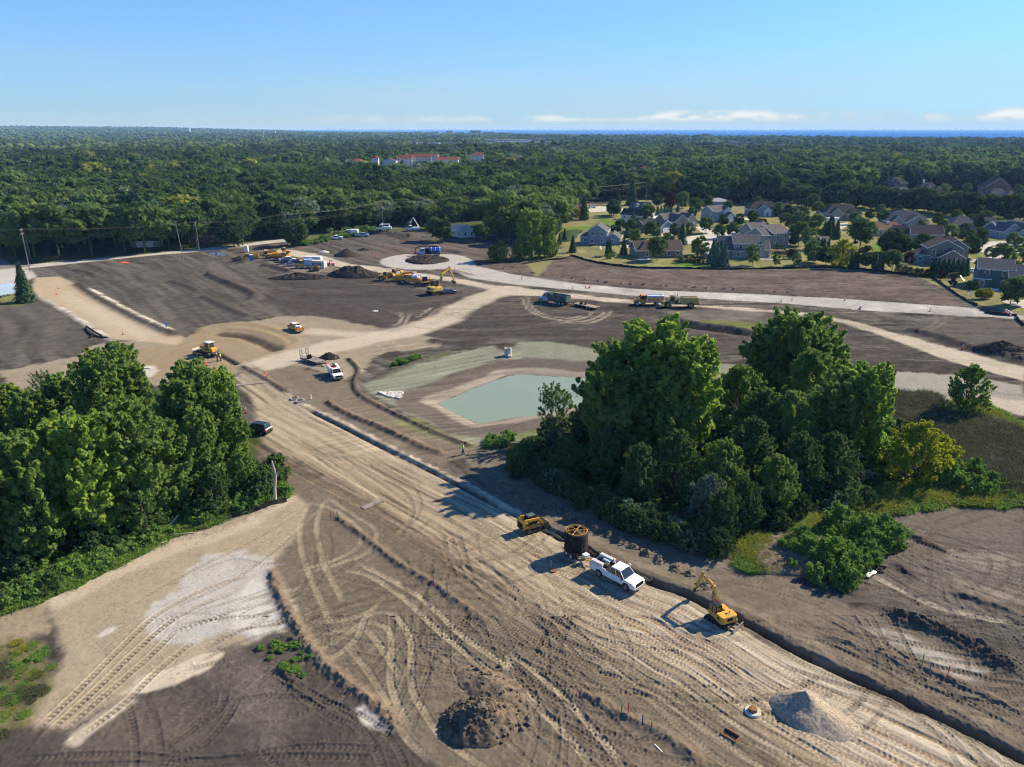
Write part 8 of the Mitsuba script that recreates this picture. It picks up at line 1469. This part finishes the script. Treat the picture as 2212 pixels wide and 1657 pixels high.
# ---------------------------------------------------------------- garden trees
LOOK = {'garden0': 'dark green round tree', 'garden1': 'mid green round tree', 'garden2': 'bright green round tree', 'garden3': 'yellowing tree', 'garden4': 'purple leaved tree', 'oak': 'broad dark oak', 'young': 'slim young tree', 'spruce': 'dark spruce', 'blue_spruce': 'blue spruce', 'arbor': 'narrow clipped evergreen', 'goldtree': 'olive green spreading tree', 'shrub1': 'dark shrub', 'shrub3': 'bright shrub'}
seen_lb = {}
def gtree(kind, q, s, hs=1.0):
    d = sorted(HOUSES, key=lambda h: math.hypot(h[0][0] - q[0], h[0][1] - q[1]))[0]; dx, dy = q[0] - d[0][0], q[1] - d[0][1] - 4
    wh = ('left of' if dx < 0 else 'right of') if abs(dx) > abs(dy) * .8 else ('in front of' if dy < 0 else 'behind'); sh = d[1] if d[1].startswith('the ') else 'the ' + d[1]
    lb = '%s %s %s' % (LOOK[kind], wh, sh); n = seen_lb.get(lb, 0); seen_lb[lb] = n + 1
    if n: lb = '%s %s, %s' % (LOOK[kind], wh, sh) + ' (the %s one from the first found to its right)' % NTH[n] if False else '%s %s %s %s' % (NTH[n], LOOK[kind], wh, sh)
    plant(kind, q, 'garden_tree' if kind not in ('shrub1', 'shrub3') else 'garden_shrub', ' '.join(lb.split()[:16]), 'tree' if kind not in ('shrub1', 'shrub3') else 'shrub', s * (.86 if kind[:6] in ('garden', 'oak') else 1), rt.uniform(0, 360), None, hs)
for kind, s, pts in (('garden0', 1.1, [(56.79,421.73)]), ('garden1', 1.1, [(71.71,394.46),(53.66,271.9)]), ('garden1', .95, [(61.26,329.83),(90.29,346.31)]), ('blue_spruce', .62, [(64,395.32)]), ('spruce', .62, [(66.42,339.15),(51.27,331.35),(43.13,285.06),(69.43,394.46)]), ('garden2', .72, [(52.8,316.73),(71.13,285.06),(81.07,339.15)]), ('garden1', .8, [(56.12,348.99),(91.35,326.83),(60.15,355.85),(50.95,348.99)]), ('arbor', 1.25, [(36.41,281.66),(37.42,282.33)]), ('shrub3', .7, [(36.33,275.08),(38.29,280.54)]), ('garden0', .78, [(72.64,332.27),(104.83,371.15),(113.6,373.44),(122.24,377.31),(152.96,416.94),(125.51,390.24)]), ('spruce', .85, [(70.98,309.87)]), ('garden1', .85, [(98.12,331.35)]), ('garden3', .5, [(105.72,345.65),(119.01,355.85)]), ('garden2', .62, [(136.86,421.73),(118.29,359.38)]), ('garden2', .95, [(147.63,416.94)]), ('garden1', 1.25, [(119.45,308.54),(133.56,345.65)]), ('garden1', .9, [(134.47,359.38),(134.25,366.65)]), ('young', 1.4, [(119.05,296.97),(107.79,263.75),(70.03,273.59)]), ('young', 1.25, [(85.52,260.81)]), ('young', .75, [(93.39,258.89),(100.54,259.46)]), ('blue_spruce', .95, [(72.31,259.85),(74.77,258.89),(72.47,265.75),(75.25,265.75)]), ('shrub1', .8, [(105.5,294.52),(105.18,289.71),(104.88,285.06),(105.68,280.54),(107.21,277.24),(103.44,287.37),(63.55,267.77),(65.41,266.75),(67.16,266.75),(68.65,265.75),(60.67,265.75)]), ('garden4', .45, [(104.27,275.08)]), ('garden4', 1.3, [(94.06,450.12)]), ('garden2', 1.25, [(103.94,458.52)]), ('garden1', 1.2, [(104.01,424.17)]), ('garden0', 1.05, [(117.72,452.89),(89.77,467.22)]), ('spruce', 1.0, [(67.43,482.45)]), ('spruce', 1.5, [(76.16,479.33)]), ('blue_spruce', .6, [(81.68,420.77),(83.94,422.71),(86.21,424.66),(88.41,426.14),(90.62,427.63),(96.94,439.38)]), ('garden1', .8, [(62.88,299.47),(96.98,403.17),(126.84,442.02),(156.87,403.17),(153.21,470.19)] + [(180.43,417.34),(204.46,417.34),(199.74,345.93),(231.16,352.68),(231.9,390.6)]), ('garden0', .75, [(109.5,407.66),(118.81,352.39),(110.75,320.98),(150.68,403.17)] + [(190.75,399.14),(215.24,378.43),(215.13,417.34),(166.34,292.3),(259.45,390.6)]), ('garden0', .5, [(48.92,345.65),(43.58,345.65),(47.14,345.65),(116.58,307.21)])):
    for q in pts: gtree(kind, q, s)
for kind, s, pts in (('garden1', 1.0, [(169.76,417.34),(184.79,372.61),(287,489.36),(337.64,563.44),(365.46,546.94)]), ('garden2', 1.3, [(136.17,331.61)]), ('garden1', 1.55, [(140.6,298.43)]), ('garden1', .8, [(172.98,378.43),(167.07,359.69)]), ('garden0', 1.0, [(122.55,254.35),(158.32,286.4),(194,318.38)]), ('garden1', .9, [(130.26,250.7),(323.36,563.44),(221.68,359.69)]), ('oak', .95, [(147.69,285.25),(220.81,347.59)]), ('oak', .7, [(151.03,285.25),(146.96,289.91)]), ('garden2', .62, [(196.68,357.91)]), ('garden2', .95, [(187.03,316.97)]), ('garden0', 1.1, [(170.42,275.26),(187.66,298.43)]), ('garden2', .7, [(207.57,307.43),(201.3,293.51)]), ('garden1', .95, [(174.89,262.93)]), ('young', .8, [(176.65,273.13)]), ('garden1', 1.0, [(136.44,197.43)]), ('young', 1.35, [(171.97,248.92),(140.06,199.76)]), ('goldtree', 1.1, [(116.21,259.05)]), ('garden0', .8, [(111.96,261.95),(109.78,266.93)]), ('spruce', .72, [(115.64,274.19)]), ('arbor', 1.25, [(117.89,255.28),(118.88,254.72),(120.44,256.21),(124.69,252.15),(125.67,251.06),(126.91,251.61)]), ('spruce', .55, [(139.2,242),(140.33,241.16),(141.45,240.33),(143.03,240.33),(144.61,240.33),(146.19,240.33),(147.77,240.33),(150.32,242)]), ('garden4', .55, [(142.25,262.93)]), ('garden4', .36, [(138,234.64),(136.1,224.72)]), ('garden3', .38, [(133.43,206.44),(134.8,206.44),(136.28,207.07)]), ('arbor', .95, [(123.66,299.69),(124.91,298.43),(127.82,298.43)]), ('garden2', 1.0, [(241.9,599.54),(252.97,604.37),(260.1,599.54),(316.58,555.07)]), ('spruce', .8, [(271.91,609.28),(281.07,614.26),(287.24,619.33)]), ('spruce', .8, [(145.8,339.42),(142.85,327.08),(140.26,330.09),(147.58,345.93)]), ('shrub1', .8, [(130.63,247.15),(131.7,245.41),(132.75,243.7),(133.36,241.16),(134.82,240.33),(136.72,240.33),(139.81,219),(138.9,220.4)])):
    for q in pts: gtree(kind, q, s)
for k, q in enumerate([(200.39,482.98),(204.02,479.85),(207.61,476.76),(215.14,482.98),(212.03,464.78),(216.77,464.78),(216.25,453.36),(220.87,453.36),(225.5,453.36),(227.42,447.85),(231.99,447.85),(235.18,445.15),(238.34,442.47),(242.86,442.47),(244.54,437.22),(243.42,427.06),(242.36,417.34),(246.63,417.34),(250.9,417.34),(252.4,412.64),(259.44,417.34),(263.71,417.34),(265.6,412.64),(267.45,408.05),(269.26,403.55),(271.04,399.14)] + [(153.23,515.99),(156.37,508.93),(159.42,502.05),(134.06,523.25),(124.39,515.99),(169.3,508.93),(174.47,508.93),(177.29,502.05),(182.4,502.05),(185.08,495.35),(180.76,470.19),(181.1,458.52)]):
    plant('oak', q, 'oak_tree', ('dark oak behind the estate houses, %s in the right row' % NTH[k]) if k < 25 else ('dark oak behind the white houses, %s in the left row' % NTH[k - 25]), 'tree', rt.uniform(.85, 1.15), rt.uniform(0, 360), 'dark oaks behind the estate houses')
for kind, s, q, lb in (('spruce', 1.05, (-136.5,202.72), 'dark spruce standing alone at the left edge by the pale strip'), ('oak', 1.1, (-114.8,305.51), 'broad grey green tree overhanging the road by the bungalow'), ('garden3', 1.05, (-9.84,336.16), 'golden leaved tree beside the grey shed'), ('garden3', .9, (-3.43,339.53), 'second golden tree right of the grey shed'), ('garden3', 1.2, (39.65,510.35), 'bright yellow tree high in the wood edge'), ('garden3', .7, (34.08,403.61), 'yellow green round tree by the row of spruces'), ('spruce', 1.0, (23.95,385.52), 'first spruce by the garden pond'), ('spruce', 1.05, (26.72,387.69), 'second spruce by the garden pond'), ('spruce', 1.0, (29.57,394.36), 'third spruce by the garden pond'), ('spruce', 1.15, (38.31,398.93), 'large spruce at the end of the wood by the pond lawn'), ('garden0', 1.0, (55.91,413.28), 'dark round tree left of the white dormer house on the lawn'), ('spruce', .65, (23.84,289.89), 'small spruce left of the blue house'), ('spruce', .5, (22.9,323.33), 'small spruce by the pond shore'), ('spruce', .45, (19.96,311.4), 'smaller spruce by the pond shore'), ('oak', .9, (-89.91,307.68), 'slim leafy tree beside the public road bend'), ('garden1', 1.1, (-32.81,322.03), 'mid green round tree left of the small white house'), ('garden0', 1.0, (-29.08,318.66), 'dark round tree in front of the small white house'), ('garden1', .8, (-13.04,318.66), 'round tree right of the small white house')):
    plant(kind, q, 'lone_tree', lb, 'tree', s, rt.uniform(0, 360))

# ---------------------------------------------------------------- utility poles and wires
POLES = []
def pole(q, h, label, arms=1, lean=0):
    p = thing('utility_pole', label, 'utility pole', q, 8); POLES.append((q, h)); part(p, 'post', MB().cyl((0, 0, -.2), (lean, 0, h), .17, .11, n=8), 'wood_grey')
    for k in range(arms):
        part(p, 'crossarm', MB().box((lean * .95, 0, h - .5 - 1.3 * k), (.14, 2.6, .14)), 'wood_grey'); b = MB()
        for y in (-1.1, -.4, .4, 1.1): b.cyl((lean * .95, y, h - .43 - 1.3 * k), (lean * .95, y, h - .2 - 1.3 * k), .05, n=6)
        part(p, 'insulator', b, 'steel')
pole((-164.29,249.24), 14.5, 'tall utility pole at the junction, nearest of the left poles', 2); pole((-179.65,274.33), 11, 'shorter utility pole just behind the tall junction pole'); pole((-199.32,295.07), 10.5, 'utility pole at the far left edge'); pole((-121.82,272.58), 13, 'dark leaning utility pole on the site side of the road', 0, -.9); pole((-120.93,285.28), 12.5, 'utility pole on the site side right of the leaning pole'); pole((-129,302.94), 8, 'thin pole behind the road beside the shed drive', 0); pole((-93.2,307.68), 13, 'utility pole at the road bend'); pole((-77.98,313.72), 3.2, 'short yellow green marker pole by the road bend', 0)
pole((-62.43,361.22), 13, 'utility pole in the trees left of the roundabout'); pole((-25.3,393.48), 13, 'utility pole in the trees behind the small white house'); pole((5.57,431.77), 13, 'utility pole in the wood by the garden pond'); pole((88.66,499.21), 13, 'utility pole behind the white dormer house')
def wire(a, b, ha, hb, offs, label, sag=1.0):
    m = MB(); a, b = np.array(a), np.array(b); d = (b - a) / np.linalg.norm(b - a); n = np.array([-d[1], d[0]]); t = np.linspace(0, 1, 9)
    for o, dz in offs: m.add(tube(np.column_stack([a[0] + (b[0] - a[0]) * t + n[0] * o, a[1] + (b[1] - a[1]) * t + n[1] * o, ha + dz + (hb - ha) * t - sag * 4 * t * (1 - t)]), .028, 4))
    single('power_line', label, 'wire', m, 'steel_dark', (0, 0, 0), smooth=False)
OF = [(-1.1, -.2), (.4, -.2), (1.1, -.2), (0, -2.2), (.2, -3.0)]
E_ = [POLES[2], POLES[0], POLES[4], POLES[6], POLES[8], POLES[9], POLES[10], POLES[11]]
for k, (a, b) in enumerate(zip(E_[:-1], E_[1:])): wire(a[0], b[0], a[1], b[1], OF, 'overhead wires along the road, %s span from the left' % NTH[k])
wire(POLES[0][0], (POLES[0][0][0] - 60, POLES[0][0][1] + 30), 14.5, 13, OF[:3], 'overhead wires leaving the picture at the left')

# ---------------------------------------------------------------- the wood, placed last so that it keeps clear of the buildings
forest()

print('entries', len(scene))
